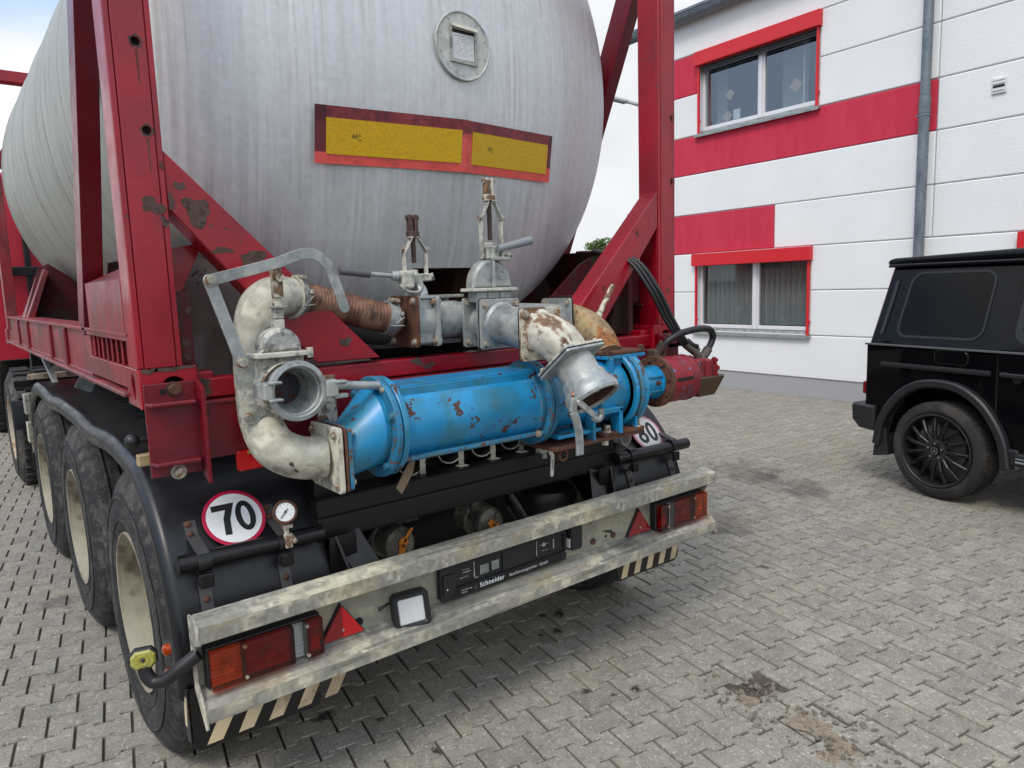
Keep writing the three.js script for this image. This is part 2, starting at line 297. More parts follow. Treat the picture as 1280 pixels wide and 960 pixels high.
mat.brownPipe = zinc('brown_stained_pipe', 0.4, [150, 128, 98], { dirt: 0.6, dirtC: [176, 156, 112], dark: 0.5, darkC: [92, 78, 60], rough: 0.6, m: 0.1, rust: 0.55, rustC: [134, 84, 44] });
mat.bumper = surface('grimy_galvanised_bumper', 1.1, (i) => {
  const h = at(F.hs, i), h2 = at(F.hs, i, 210, 77), n = at(F.a, i), d = at(F.d, i, 30, 9), w = at(F.w, i);
  const sc = at(F.hs, i, 55, 140), f = at(F.e, i, 9, 31);
  let c = mixc([146, 144, 134], [200, 195, 170], sstep(0.32, 0.68, n * 0.45 + d * 0.35 + h * 0.2)); c = mixc(c, [216, 211, 186], 0.55 * sstep(0.55, 0.75, w * 0.45 + d * 0.35 + f * 0.2)); c = mixc(c, [92, 91, 86], 0.65 * sstep(0.52, 0.72, h2 * 0.35 + at(F.c, i, 99, 300) * 0.3 + d * 0.2 + f * 0.15)); c = mixc(c, [78, 77, 74], 0.4 * sstep(0.66, 0.74, sc)); c = mixc(c, [188, 156, 104], 0.22 * sstep(0.64, 0.8, at(F.b, i, 200, 10)));
  return { c: c.map((q) => q + 26 * (f - 0.5)), r: 0.5 + 0.3 * n, h: 0.5 + 0.35 * (d - 0.5) + 0.3 * (f - 0.5), m: 0.15 };
}, { bump: 0.0015, metal: true });
mat.bumperDark = zinc('grimy_galvanised_web', 0.5, [146, 145, 132], { dirt: 0.5, dirtC: [176, 171, 146], dark: 0.5, darkC: [110, 108, 98], rough: 0.5, m: 0.25, spangle: 14 });
mat.bolt = zinc('weathered_bolt', 0.2, [176, 172, 160], { dirt: 0.5, rough: 0.5, m: 0.5, rust: 0.3 });
mat.hose = surface('brown_rubber_hose', 0.3, (i) => { let c = mixc([96, 62, 45], [134, 98, 76], sstep(0.4, 0.75, at(F.b, i))); c = mixc(c, [44, 34, 30], 0.8 * sstep(0.66, 0.74, at(F.hs, i) * 0.5 + at(F.b, i, 60, 9) * 0.5)); return { c, r: 0.5 + 0.2 * at(F.c, i), h: at(F.d, i) }; }, { bump: 0.0008 });
mat.wallWhite = surface('white_render', 1.2, (i) => { const k = 232 + 6 * (at(F.a, i) - 0.5) + 4 * (at(F.g, i) - 0.5); return { c: [k * 0.995, k, k], r: 0.9, h: at(F.g, i) * 0.7 + at(F.e, i) * 0.3 }; }, { bump: 0.0016 });
mat.wallRed = surface('red_render', 1.2, (i) => { const n = at(F.st2, i); return { c: mixc([190, 36, 62], [204, 62, 84], 0.5 * n + 0.3 * at(F.g, i)), r: 0.85, h: at(F.g, i) * 0.7 + at(F.e, i) * 0.3 }; }, { bump: 0.0013 });
mat.plinth = surface('grey_plinth', 1.5, (i) => { const k = 148 + 16 * (at(F.a, i) - 0.5) + 8 * (at(F.d, i) - 0.5); let c = [k * 0.99, k, k * 1.03]; c = mixc(c, [110, 104, 96], 0.3 * sstep(0.6, 0.8, at(F.st2, i))); return { c, r: 0.85, h: at(F.d, i) }; }, { bump: 0.001 });
mat.joint = plain('grey_joint', [0.36, 0.36, 0.37], 0.9);
mat.blindRed = plain('red_shutter_box', [0.62, 0.016, 0.022], 0.4);
mat.pvc = plain('white_window_frame', [0.70, 0.70, 0.72], 0.35);
mat.gutter = zinc('grey_zinc_gutter', 0.6, [112, 122, 128], { dirt: 0.2, dirtC: [150, 156, 158], dark: 0.3, darkC: [80, 88, 94], rough: 0.45, m: 0.5, spangle: 14 });
mat.pane = new THREE.MeshPhysicalMaterial({ color: new THREE.Color().setRGB(0.82, 0.85, 0.85), roughness: 0.02, transmission: 1, thickness: 0, ior: 1.5 }); mat.pane.name = 'window_glass'; mat.paneUp = mat.pane.clone(); mat.paneUp.ior = 2.1; mat.paneUp.name = 'coated_window_glass';
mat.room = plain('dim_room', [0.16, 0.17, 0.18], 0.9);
mat.slat = plain('grey_blind_slat', [0.36, 0.38, 0.38], 0.8, { transmission: 0.1, side: THREE.DoubleSide });
mat.carPaint = plain('black_car_paint', [0.002, 0.0022, 0.003], 0.4, { specularIntensity: 0.08, clearcoat: 0.4, clearcoatRoughness: 0.03 });
mat.carPlastic = plain('black_trim_plastic', [0.013, 0.0135, 0.015], 0.5);
mat.carGlass = plain('tinted_car_glass', [0.002, 0.002, 0.002], 0.02, { ior: 1.5, specularIntensity: 0.35 });
mat.carRim = plain('matt_black_alloy', [0.018, 0.018, 0.020], 0.42, { metalness: 0.3 });
mat.carTyre = surface('car_tyre', 0.5, (i) => ({ c: mixc([34, 33, 33], [82, 76, 70], 0.5 * sstep(0.45, 0.8, at(F.b, i))), r: 0.8, h: at(F.d, i) }), { bump: 0.0006 });
mat.chrome = plain('chrome', [0.75, 0.75, 0.76], 0.15, { metalness: 1 });
mat.lensRed = plain('red_lens', [0.16, 0.0, 0.004], 0.2, { clearcoat: 0.5, clearcoatRoughness: 0.05 });
mat.lensBright = plain('bright_red_reflector', [0.62, 0.004, 0.008], 0.22, { clearcoat: 0.4, clearcoatRoughness: 0.1 });
mat.lensDark = plain('deep_red_reflector', [0.24, 0.001, 0.005], 0.22, { clearcoat: 0.4, clearcoatRoughness: 0.1 });
mat.lensAmber = plain('amber_lens', [0.34, 0.04, 0.0], 0.2, { clearcoat: 0.5, clearcoatRoughness: 0.05 });
mat.glassRed = new THREE.MeshPhysicalMaterial({ color: new THREE.Color().setRGB(0.72, 0.05, 0.06), roughness: 0.06, transmission: 1, thickness: 0, ior: 1.5, name: 'clear_red_lens' });
mat.glassAmber = new THREE.MeshPhysicalMaterial({ color: new THREE.Color().setRGB(0.90, 0.46, 0.10), roughness: 0.06, transmission: 1, thickness: 0, ior: 1.5, name: 'clear_amber_lens' });
mat.glassWhite = new THREE.MeshPhysicalMaterial({ color: new THREE.Color().setRGB(0.93, 0.94, 0.94), roughness: 0.06, transmission: 1, thickness: 0, ior: 1.5, name: 'clear_white_lens' });
mat.reflector = plain('lamp_reflector', [0.55, 0.55, 0.55], 0.42, { metalness: 0.55 });
mat.lensClear = plain('clear_lens', [0.55, 0.56, 0.56], 0.12, { clearcoat: 1 });
mat.lensYellow = plain('yellowed_lens', [0.34, 0.32, 0.06], 0.15, { clearcoat: 1 });
mat.orange = plain('orange_clip', [0.62, 0.20, 0.012], 0.5);
mat.cream = surface('cream_reflective_stripe', 0.5, (i) => ({ c: mixc([214, 194, 158], [150, 134, 108], 0.6 * sstep(0.5, 0.8, at(F.b, i)) + 0.4 * sstep(0.7, 0.75, at(F.w, i))), r: 0.6, h: 0.5 }), { bump: 0 });
mat.sticker = plain('white_sticker', [0.78, 0.79, 0.80], 0.3);
mat.stickerPink = plain('red_sticker_ring', [0.46, 0.008, 0.05], 0.3);
mat.stickerFaded = plain('faded_pink_sticker_ring', [0.66, 0.22, 0.30], 0.4);
mat.ink = plain('black_ink', [0.012, 0.012, 0.013], 0.4);
mat.whitePaint = plain('white_lever', [0.72, 0.71, 0.68], 0.5);
mat.peel = painted('peeled_primer', 0.3, [82, 64, 58], { chip: [56, 44, 40], chipAt: 0.6, fade: 0.4, fadeC: [104, 84, 76], rough: 0.85, bump: 0.002 });
mat.rubberDusty = mat.rubber.clone(); mat.rubberDusty.color.setRGB(1.55, 1.52, 1.46); mat.rubberDusty.name = 'dusty_tyre_shoulder';
mat.zincPale = mat.zinc.clone(); mat.zincPale.color.setRGB(1.35, 1.34, 1.32); mat.zincPale.metalness = 0.5; mat.zincPale.name = 'pale_zinc_plate';
mat.fitting = plain('dull_brown_fitting', [0.10, 0.085, 0.07], 0.5, { metalness: 0.4 });
mat.strap = plain('dull_strap_steel', [0.055, 0.055, 0.056], 0.45);
const paverTint = [[134, 130, 120], [139, 135, 124], [129, 125, 117], [144, 139, 128], [136, 131, 119]];
mat.paver = paverTint.map((b, k) => surface('concrete_paver', 0.7, (i) => {
  const g = at(F.g, i, 37 * k, 11), n = at(F.b, i, 120 * k, 60), d = at(F.d, i, 30 * k);
  let c = b.map((q) => q * (0.86 + 0.14 * n + 0.14 * d) + 20 * (g - 0.5));
  c = mixc(c, [204, 202, 194], 0.5 * sstep(0.80, 0.9, at(F.e, i, 61 * k))); c = mixc(c, [92, 88, 82], 0.45 * sstep(0.78, 0.9, at(F.e, i, 200 + k, 90)));
  return { c, r: 0.86 + 0.1 * g, h: g * 0.6 + d * 0.4 };
}, { bump: 0.0016 }, 512));
mat.sand = surface('joint_sand', 0.8, (i) => ({ c: mixc([98, 89, 77], [66, 59, 51], at(F.d, i)), r: 0.95, h: at(F.g, i) }), { bump: 0.003 });
mat.rubble = surface('rubble', 0.3, (i) => ({ c: mixc([186, 180, 166], [138, 126, 110], at(F.c, i)), r: 0.9, h: at(F.d, i) }), { bump: 0.003 });
mat.dirt = surface('loose_dirt', 0.5, (i) => ({ c: mixc([112, 100, 86], [160, 148, 130], at(F.e, i) * 0.6 + at(F.d, i) * 0.4), r: 0.95, h: at(F.e, i) }), { bump: 0.004 });
mat.bark = plain('bark', [0.09, 0.065, 0.045], 0.9);
mat.leaf = [0.8, 1.1, 1.5].map((k, j) => plain('leaf', [0.10 * k, 0.17 * k, 0.03 * k], 0.6, { transmission: 0.35, side: THREE.DoubleSide }));
mat.lampGrey = plain('grey_lamp_metal', [0.45, 0.47, 0.48], 0.45);
mat.truckRed = plain('red_cab_paint', [0.42, 0.012, 0.03], 0.35, { clearcoat: 0.6 });
// ------------------------------------------------------------------ ground and paving
{
  ORG = V(0, 0, 0);
  const ground = M('ground', scene, mat.sand, (() => { const g = new THREE.PlaneGeometry(1200, 1200); g.rotateX(-Math.PI / 2).translate(0, -0.0105, 0); return g; })());
  ground.userData.kind = 'structure';
  const pave = new THREE.Group(); pave.name = 'pavement'; pave.userData.kind = 'structure'; scene.add(pave);
  const A = 10 * Math.PI / 180, L = 0.194, P = 0.137, U = V(Math.cos(A), 0, Math.sin(A)), W = V(Math.sin(A), 0, -Math.cos(A)), O = V(0.0165, 0, 0.068);
  // bone-shaped paver: wide at both ends, narrow in the middle
  const outline = (g) => { const a = 0.0835 - g, b = 0.0535 - g, h = L / 2 - g, e = 0.037, m = 0.052 ; return [[-h, -a], [-m + 0.001, -a], [-e, -b], [e, -b], [m - 0.001, -a], [h, -a], [h, a], [m - 0.001, a], [e, b], [-e, b], [-m + 0.001, a], [-h, a]]; };
  const stone = (k) => {
    const top = outline(0.0070), mid = outline(0.0045), n = top.length, pos = [], s = THREE.ShapeUtils.triangulateShape(top.map((p) => new THREE.Vector2(...p)), []);
    const v = (p, y) => pos.push(p[0], y, -p[1]);
    for (const t of s) for (const i of t) v(top[i], 0);
    for (let i = 0; i < n; i++) { const j = (i + 1) % n; v(mid[i], -0.004); v(mid[j], -0.004); v(top[j], 0); v(mid[i], -0.004); v(top[j], 0); v(top[i], 0); v(mid[i], -0.03); v(mid[j], -0.03); v(mid[j], -0.004); v(mid[i], -0.03); v(mid[j], -0.004); v(mid[i], -0.004); }
    let g = new THREE.BufferGeometry(); g.setAttribute('position', new THREE.Float32BufferAttribute(pos, 3)); g.computeVertexNormals();
    const uv = new Float32Array(pos.length / 3 * 2); for (let i = 0; i < pos.length / 3; i++) { uv[i * 2] = pos[i * 3] + k * 0.213; uv[i * 2 + 1] = pos[i * 3 + 2] + k * 0.377; }
    g.setAttribute('uv', new THREE.BufferAttribute(uv, 2));
    return g;
  };
  const variants = [0, 1, 2, 3].map(stone), spots = [];
  camera.updateProjectionMatrix();
  const fr = new THREE.Frustum().setFromProjectionMatrix(new THREE.Matrix4().multiplyMatrices(camera.projectionMatrix, camera.matrixWorldInverse));
  const low = field(256, 6, 6, 4, 77);
  for (let r = -60; r <= 160; r++) for (let q = -75; q <= 75; q++) {
    const u = q * L + (r & 1 ? L / 2 : 0) + L / 2, p = O.clone().addScaledVector(U, u).addScaledVector(W, r * P);
    if (p.x < -5 || p.x > 7.74 + 0.0494 * (-2 - p.z) || p.z < -11 || p.z > 3.2) continue;
    const d = p.distanceTo(CAM.pos), rub = Math.hypot((p.x - 0.70) / 0.16, (p.z - 0.98) / 0.34), inRub = rub < 1 + 0.35 * (rnd() - 0.5);
    const c = low[(Math.floor((p.z + 40) * 14) % 256) * 256 + Math.floor((p.x + 40) * 14) % 256];
    const y = (rnd() - 0.5) * 0.003 - (inRub ? 0.003 + rnd() * 0.007 : 0), tilt = [(rnd() - 0.5) * 0.012, (rnd() - 0.5) * 0.008];
    const tint = Math.floor(clamp(c * 0.75 + rnd() * 0.42 - 0.1, 0, 0.999) * 5);
    spots.push({ p: p.setY(y), d, tilt, tint, k: Math.floor(rnd() * 4), flip: rnd() < 0.5, seen: fr.containsPoint(p) && !(p.x > -1.1 && p.x < 1.15 && p.z < -0.35), inRub });
  }
  spots.sort((a, b) => (b.seen - a.seen) || a.d - b.d);
  const order = [2, 0, 4, 1, 3], put = (o, s) => { o.position.copy(s.p); o.rotation.set(s.tilt[0], -A + (s.flip ? Math.PI : 0), s.tilt[1]); };
  spots.forEach((s, i) => { if (i >= 300) return; const m = new THREE.Mesh(variants[s.k], mat.paver[order[s.tint]]); m.name = 'paver'; m.castShadow = m.receiveShadow = true; put(m, s); pave.add(m); });
  const o = new THREE.Object3D(), rest = spots.slice(300), tri = variants[0].attributes.position.count, buf = { position: new Float32Array(rest.length * tri * 3), normal: new Float32Array(rest.length * tri * 3), uv: new Float32Array(rest.length * tri * 2) }, fieldG = new THREE.BufferGeometry(), v = V(), nm = new THREE.Matrix3();
  rest.sort((x, y) => x.tint - y.tint);
  let run = 0;
  rest.forEach((s, i) => {
    put(o, s); o.updateMatrix(); nm.getNormalMatrix(o.matrix);
    const g = variants[s.k].attributes, ou = rnd() * 7, ov = rnd() * 7;
    for (let j = 0; j < tri; j++) {
      const k = i * tri + j;
      v.fromBufferAttribute(g.position, j).applyMatrix4(o.matrix).toArray(buf.position, k * 3);
      v.fromBufferAttribute(g.normal, j).applyMatrix3(nm).normalize().toArray(buf.normal, k * 3);
      buf.uv[k * 2] = g.uv.getX(j) + ou; buf.uv[k * 2 + 1] = g.uv.getY(j) + ov;
    }
    if (i === rest.length - 1 || rest[i + 1].tint !== s.tint) { fieldG.addGroup(run * tri, (i + 1 - run) * tri, s.tint); run = i + 1; }
  });
  for (const k of ['position', 'normal', 'uv']) fieldG.setAttribute(k, new THREE.BufferAttribute(buf[k], k === 'uv' ? 2 : 3));
  const rm = new THREE.Mesh(fieldG, order.map((k) => mat.paver[k])); rm.name = 'paver'; rm.userData.kind = 'stuff'; rm.receiveShadow = rm.castShadow = true; pave.add(rm);
  // crumbled stones: grit and chips in the broken patch
  const grit = new THREE.InstancedMesh(new THREE.IcosahedronGeometry(1, 0), mat.rubble, 420); grit.name = 'broken_chips'; grit.userData.kind = 'stuff';
  boxUV(grit.geometry);
  for (let i = 0; i < 420; i++) {
    const t = rnd() * 6.28, r = Math.sqrt(rnd()) * 1.12, s = Math.pow(rnd(), 4) * 0.013 + 0.002;
    o.position.set(0.70 + Math.cos(t) * r * 0.17 + 0.02 * Math.sin(t * 3), -0.005 + rnd() * 0.006, 0.98 + Math.sin(t) * r * 0.36); o.rotation.set(rnd() * 6, rnd() * 6, rnd() * 6); o.scale.set(s * (0.8 + rnd()), s * 0.55, s * (0.8 + rnd())); o.updateMatrix(); grit.setMatrixAt(i, o.matrix);
  }
  pave.add(grit);
  const flat = (pts, y) => { const g = new THREE.ShapeGeometry(shapeOf(pts)); g.rotateX(-Math.PI / 2).translate(0, y, 0); return g; };
  M('dirt_patch', pave, mat.dirt, [flat(blob(0.71, -1.04, 0.10, 5, 40, 0.7), -0.0042), flat(blob(0.67, -0.80, 0.045, 8, 30, 0.9), -0.0048), flat(blob(0.64, -1.18, 0.08, 9, 30, 0.8), -0.0052), flat(blob(0.78, -0.92, 0.05, 19, 30, 0.8), -0.0036)]);
  const stainTex = (seed, dark) => { const n = field(128, 4, 4, 4, seed), d = new Uint8Array(128 * 128 * 4); for (let y = 0; y < 128; y++) for (let x = 0; x < 128; x++) { const r = Math.hypot(x - 64, y - 64) / 64, a = sstep(1.0, 0.25, r + (n[y * 128 + x] - 0.5) * 1.3), k = (y * 128 + x) * 4; d[k] = d[k + 1] = d[k + 2] = a * dark * 255; d[k + 3] = 255; } const t = new THREE.DataTexture(d, 128, 128); t.magFilter = THREE.LinearFilter; t.needsUpdate = true; return t; };
  const oil = [1, 2].map((s) => new THREE.MeshStandardMaterial({ color: new THREE.Color().setRGB(0.03, 0.026, 0.022), roughness: 0.55, alphaMap: stainTex(s + 30, s === 1 ? 0.72 : 0.30), transparent: true, name: 'oil_stain' }));
  const stain = (x, z, w, h, k) => { const g = new THREE.PlaneGeometry(w, h); g.rotateX(-Math.PI / 2); g.rotateY(rnd() * 6); g.translate(x, 0.0045 + 0.0006 * Math.floor(rnd() * 4), z); g.userData.keepUV = true; M('oil_stain', pave, oil[k], g); };
  for (const [x, z, w, h, k] of [[0.5, -0.13, 0.07, 0.05, 0], [0.63, -0.26, 0.11, 0.06, 0], [0.41, -0.15, 0.04, 0.03, 0], [0.24, 0.33, 0.05, 0.04, 0], [0.4, 0.45, 0.06, 0.045, 0], [-0.49, -0.06, 0.04, 0.035, 0], [0.55, -0.3, 0.05, 0.04, 0], [0.3, 0.42, 0.035, 0.02, 0], [-0.43, 0.25, 0.06, 0.03, 0], [3.55, -0.73, 1.0, 0.5, 1], [3.7, -1.2, 0.9, 0.6, 1], [2.4, -0.5, 0.7, 0.5, 1], [1.9, 0.1, 0.1, 0.035, 0], [-1.29, -2.2, 0.26, 0.2, 1], [-0.65, -0.22, 0.1, 0.07, 0], [0.2, -0.6, 0.5, 0.4, 1]]) stain(x, z, w, h, k);
}

// ------------------------------------------------------------------ building (local x along the wall, z into it)
{
  const YB = 2.82540323 * Math.PI / 180;
  const b = thing('office_building', 'white rendered two-storey building with red stripes and red-framed windows behind the black car', 'building', [7.62, 0, -2]);
  b.rotation.y = Math.PI / 2 - YB;
  ORG = V(0, 0, 0);
  const rows = [0.262, 0.855, 1.467, 2.062, 2.665, 3.272, 3.85, 4.46, 5.045, 5.62], S0 = -7.5, S1 = 3.92, J = -0.675, gap = 0.0035;
  const wins = [{ s0: 0.80, s1: 2.79, y0: 3.85, y1: 5.045, up: true }, { s0: 0.86, s1: 2.83, y0: 0.855, y1: 2.062 }, { s0: -3.62, s1: -1.60, y0: 0.855, y1: 2.062 }];
  for (let r = 0; r < rows.length - 1; r++) {
    const y0 = rows[r], y1 = rows[r + 1];
    let cuts = r >= 3 ? [[S0, J], [J, S1]] : [[S0, S1]];
    for (const w of wins) if (w.y0 < y1 - 0.1 && w.y1 > y0 + 0.1) cuts = cuts.flatMap(([a, c]) => w.s1 <= a || w.s0 >= c ? [[a, c]] : [[a, w.s0], [w.s1, c]].filter((q) => q[1] - q[0] > 0.05));
    if (r === 3) cuts = cuts.flatMap(([a, c]) => a < 1.433 && c > 1.433 ? [[a, 1.433], [1.433, c]] : [[a, c]]);
    for (const [a, c] of cuts) {
      const red = (r === 5 && a > J - 0.01) || (r === 3 && a > 1.4) || (r === 7 && a > 2.5);
      M('wall_panel', b, red ? mat.wallRed : mat.wallWhite, box(a + gap, c - gap, y0 + gap, y1 - gap, red ? 0.004 : 0, 0.09, 0.016), red ? 'red rendered wall panel' : undefined);
    }
  }
  const core = (s0, s1, y0, y1) => box(s0, s1, y0, y1, 0.018, 0.30, 0);
  // masonry behind the panels, left open at the windows
  const pier = [];
  { const xs = [S0, -3.62, -1.60, 0.86, 2.83, S1]; for (let i = 0; i < 5; i++) if (i !== 1 && i !== 3) pier.push(core(xs[i], xs[i + 1], 0.855, 2.062)); pier.push(core(S0, S1, 0, 0.855), core(S0, S1, 2.062, 3.85), core(S0, 0.80, 3.85, 5.045), core(2.79, S1, 3.85, 5.045), core(S0, S1, 5.045, 5.6)); }
  M('wall', b, mat.joint, pier);
  M('wall', b, mat.wallWhite, [box(S1 - 0.3, S1, 0, 5.6, 0.3, 9.7, 0), box(S0, S0 + 0.3, 0, 5.6, 0.3, 9.7, 0), box(S0, S1, 0, 5.6, 9.7, 10, 0)], 'plain white side and rear walls');
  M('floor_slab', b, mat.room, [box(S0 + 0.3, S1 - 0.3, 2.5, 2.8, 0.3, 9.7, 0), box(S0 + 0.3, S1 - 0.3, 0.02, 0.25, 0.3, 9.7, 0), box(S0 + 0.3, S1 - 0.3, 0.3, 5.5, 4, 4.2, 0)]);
  M('plinth', b, mat.plinth, box(S0, S1, -0.02, 0.256, 0.03, 0.29, 0.006));
  const roofP = [[-0.16, 5.64], [-0.16, 5.68], [5, 6.6], [10.2, 5.68], [10.2, 5.64], [5, 6.55]];
  M('roof', b, mat.gutter, [toX(extr(roofP, 0, S1 - S0 + 0.2), S1 + 0.1), toX(extr([[0.02, 5.6], [5, 6.5], [9.9, 5.6]], 0, S1 - S0 - 0.02), S1 - 0.01)]);
  const gut = []; for (let i = 0; i <= 10; i++) { const t = Math.PI + i / 10 * Math.PI; gut.push([-0.12 + 0.085 * Math.cos(t), 5.585 + 0.085 * Math.sin(t)]); }
  const gt = M('gutter', b, mat.gutter, [toX(extr(band(gut, 0.006), 0, S1 - S0 + 0.32), S1 + 0.27), sweep([V(S0, 5.59, -0.208), V(S1 + 0.27, 5.59, -0.208)], 0.011, 8)]);
  for (let s = 3.9; s > S0; s -= 1.35) M('gutter_collar', gt, mat.gutter, toX(extr(gut.map(([z, y]) => [-0.12 + (z + 0.12) * 1.06, 5.585 + (y - 5.585) * 1.06]).concat(gut.slice().reverse()), 0, 0.06), s + 0.03));
  const dp = part('downpipe', b);
  M('pipe', dp, mat.gutter, [cyl([-0.575, 0.0, -0.085], [-0.575, 3.5, -0.085], 0.058), cyl([-0.575, 3.5, -0.085], [-0.575, 5.5, -0.085], 0.054), cyl([-0.575, 3.47, -0.085], [-0.575, 3.66, -0.085], 0.0625)]);
  M('pipe_clip', dp, mat.gutter, [cyl([-0.575, 3.44, -0.085], [-0.575, 3.46, -0.085], 0.066), box(-0.52, -0.49, 3.44, 3.462, -0.09, -0.01, 0.002), cyl([-0.505, 3.451, -0.112], [-0.505, 3.451, -0.07], 0.012, 0.012, 8)]);
  const vt = part('wall_vent', b);
  M('vent_frame', vt, mat.pvc, [box(-1.375, -1.235, 3.54, 3.70, -0.022, 0.002, 0.004)]);
  for (let k = 0; k < 4; k++) M('louvre', vt, k === 2 ? mat.nearBlack : mat.pvc, box(-1.362, -1.248, 3.672 - k * 0.035, 3.694 - k * 0.035, -0.032, -0.02, 0.003));
  for (const w of wins) {
    const g = part('window', b), { s0, s1, y0, y1, up } = w, d = 0.085;
    M('reveal', g, mat.pvc, [box(s0, s0 + 0.012, y0, y1, 0.01, 0.29, 0), box(s1 - 0.012, s1, y0, y1, 0.01, 0.29, 0), box(s0, s1, y1 - 0.012, y1, 0.01, 0.29, 0), box(s0, s1, y0, y0 + 0.012, 0.01, 0.29, 0)]);
    const fy0 = y0 + 0.055, fy1 = y1 - 0.02, m = (s0 + s1) / 2 - 0.06, f = 0.055, fr = [];
    for (const [a, c] of [[s0 + 0.015, m], [m, s1 - 0.015]]) {
      fr.push(box(a, a + f, fy0, fy1, d, d + 0.06, 0.006), box(c - f, c, fy0, fy1, d, d + 0.06, 0.006), box(a + f, c - f, fy0, fy0 + f, d, d + 0.06, 0.006), box(a + f, c - f, fy1 - f, fy1, d, d + 0.06, 0.006));
      M('pane', g, up ? mat.paneUp : mat.pane, box(a + f - 0.004, c - f + 0.004, fy0 + f - 0.004, fy1 - f + 0.004, d + 0.026, d + 0.030, 0));
    }
    M('window_frame', g, mat.pvc, fr);
    M('mullion', g, mat.pvc, box(m - 0.03, m + 0.03, fy0, fy1, d - 0.018, d - 0.002, 0.005));
    M('window_sill', g, mat.zinc, [box(s0 - 0.03, s1 + 0.03, y0 - 0.028, y0 - 0.004, -0.055, 0.08, 0.003), box(s0 - 0.03, s1 + 0.03, y0 - 0.045, y0 - 0.028, -0.055, -0.045, 0.001), box(s0, s1, y0 - 0.003, y0 + 0.05, 0.05, 0.083, 0.002)]);
    M('shutter_box', g, mat.blindRed, box(s0 - 0.03, s1 + 0.02, up ? y1 - 0.205 : y1 - 0.19, y1 - 0.008, -0.075, 0.06, 0.004));
    for (const s of [s0 + 0.018, s1 - 0.03]) { M('guide_rail', g, mat.blindRed, [box(s - 0.016, s + 0.016, y0 + 0.0, y1 - 0.2, -0.03, 0.0, 0.002), box(s - 0.04, s - 0.015, y0 + 0.17, y0 + 0.2, -0.025, -0.008, 0.002)]); }
    if (up) {
      M('shutter_slats', g, plain('dark_shutter', [0.045, 0.047, 0.05], 0.6), [0, 1, 2].map((k) => box(s0 + 0.05, s1 - 0.05, y1 - 0.30 + k * 0.035, y1 - 0.27 + k * 0.035, 0.015, 0.03, 0.003)));
      const st = plain('pale_window_film', [0.66, 0.70, 0.71], 0.5, { transmission: 0.75 });
      for (const [s, y, k] of [[2.28, 4.34, 0.06], [2.32, 4.04, 0.06], [1.20, 4.22, 0.07]]) M('window_sticker', g, st, box(-k, k, -k, k, 0, 0.0015, 0).applyMatrix4(new THREE.Matrix4().makeRotationZ(0.72)).translate(s, y, d + 0.0232));
      M('paper_notice', g, mat.sticker, box(2.12, 2.24, 3.98, 4.12, d + 0.05, d + 0.053, 0));
      M('curtain_pole', g, mat.pvc, box(1.16, 1.185, fy0, fy1, d + 0.16, d + 0.18, 0));
      M('curtain', g, mat.slat, [box(1.2, 1.6, fy0, fy1, 0.4, 0.405, 0), box(2.55, 2.75, fy0, fy1, 0.4, 0.405, 0)]);
    } else {
      for (let s = s0 + 0.09, k = 0; s < s1 - 0.06; s += 0.087, k++) M('blind_slat', g, mat.slat, box(-0.045, 0.045, fy0 + 0.06, fy1 - 0.02, 0, 0.0025, 0).applyMatrix4(new THREE.Matrix4().makeRotationY(0.75 + 0.1 * Math.sin(k * 2.1))).translate(s, 0, 0.20));
    }
  }
}

// ------------------------------------------------------------------ trees, lamp, mast
function tree(label, x, z, h, r, seed, n = 1700, group) {
  const t = thing('broadleaf_tree', label, 'tree', [x, 0, z], group), q = rng(seed);
  const tr = [sweep([V(x, 0, z), V(x + 0.05, h * 0.3, z), V(x - 0.05, h * 0.62, z + 0.05), V(x, h * 0.88, z)], (k) => lerp(0.028, 0.006, k) * h, 8)].flat();
  const cl = [];
  for (let i = 0; i < 26; i++) { const a = q() * 6.28, e = Math.pow(q(), 0.7), rr = r * (0.35 + 0.6 * q()) * Math.sqrt(1 - Math.pow(e * 1.0 - 0.35, 2)); cl.push(V(x + Math.cos(a) * rr, h * (0.34 + 0.58 * e), z + Math.sin(a) * rr)); }
  for (const c of cl.slice(0, 12)) tr.push(...sweep([V(x, c.y - h * 0.2, z), V((x + c.x) / 2, c.y - h * 0.07, (z + c.z) / 2), c], (k) => lerp(0.011, 0.003, k) * h, 5));
  M('trunk', t, mat.bark, tr);
  const sets = [[], [], []];
  for (let i = 0; i < n; i++) {
    const j = Math.floor(q() * cl.length), c = cl[j], s = r * 0.34, d = V(q() - 0.5, q() - 0.5, q() - 0.5).normalize().multiplyScalar(Math.cbrt(q()) * s), k = r * (0.035 + 0.04 * q());
    const g = new THREE.PlaneGeometry(k * 1.7, k); g.applyMatrix4(new THREE.Matrix4().makeRotationFromEuler(new THREE.Euler(q() * 6, q() * 6, q() * 6))).translate(c.x + d.x, c.y + d.y * 0.8, c.z + d.z);
    sets[(j + (q() < 0.25 ? 1 : 0)) % 3].push(g);
  }
  sets.forEach((s, k) => s.length && M('crown', t, mat.leaf[k], s));
  return t;
}
tree('green leafy treetop rising behind the tank between the tank and the right-hand red post', 35, -33.5, 4.95, 1.35, 41, 2600);
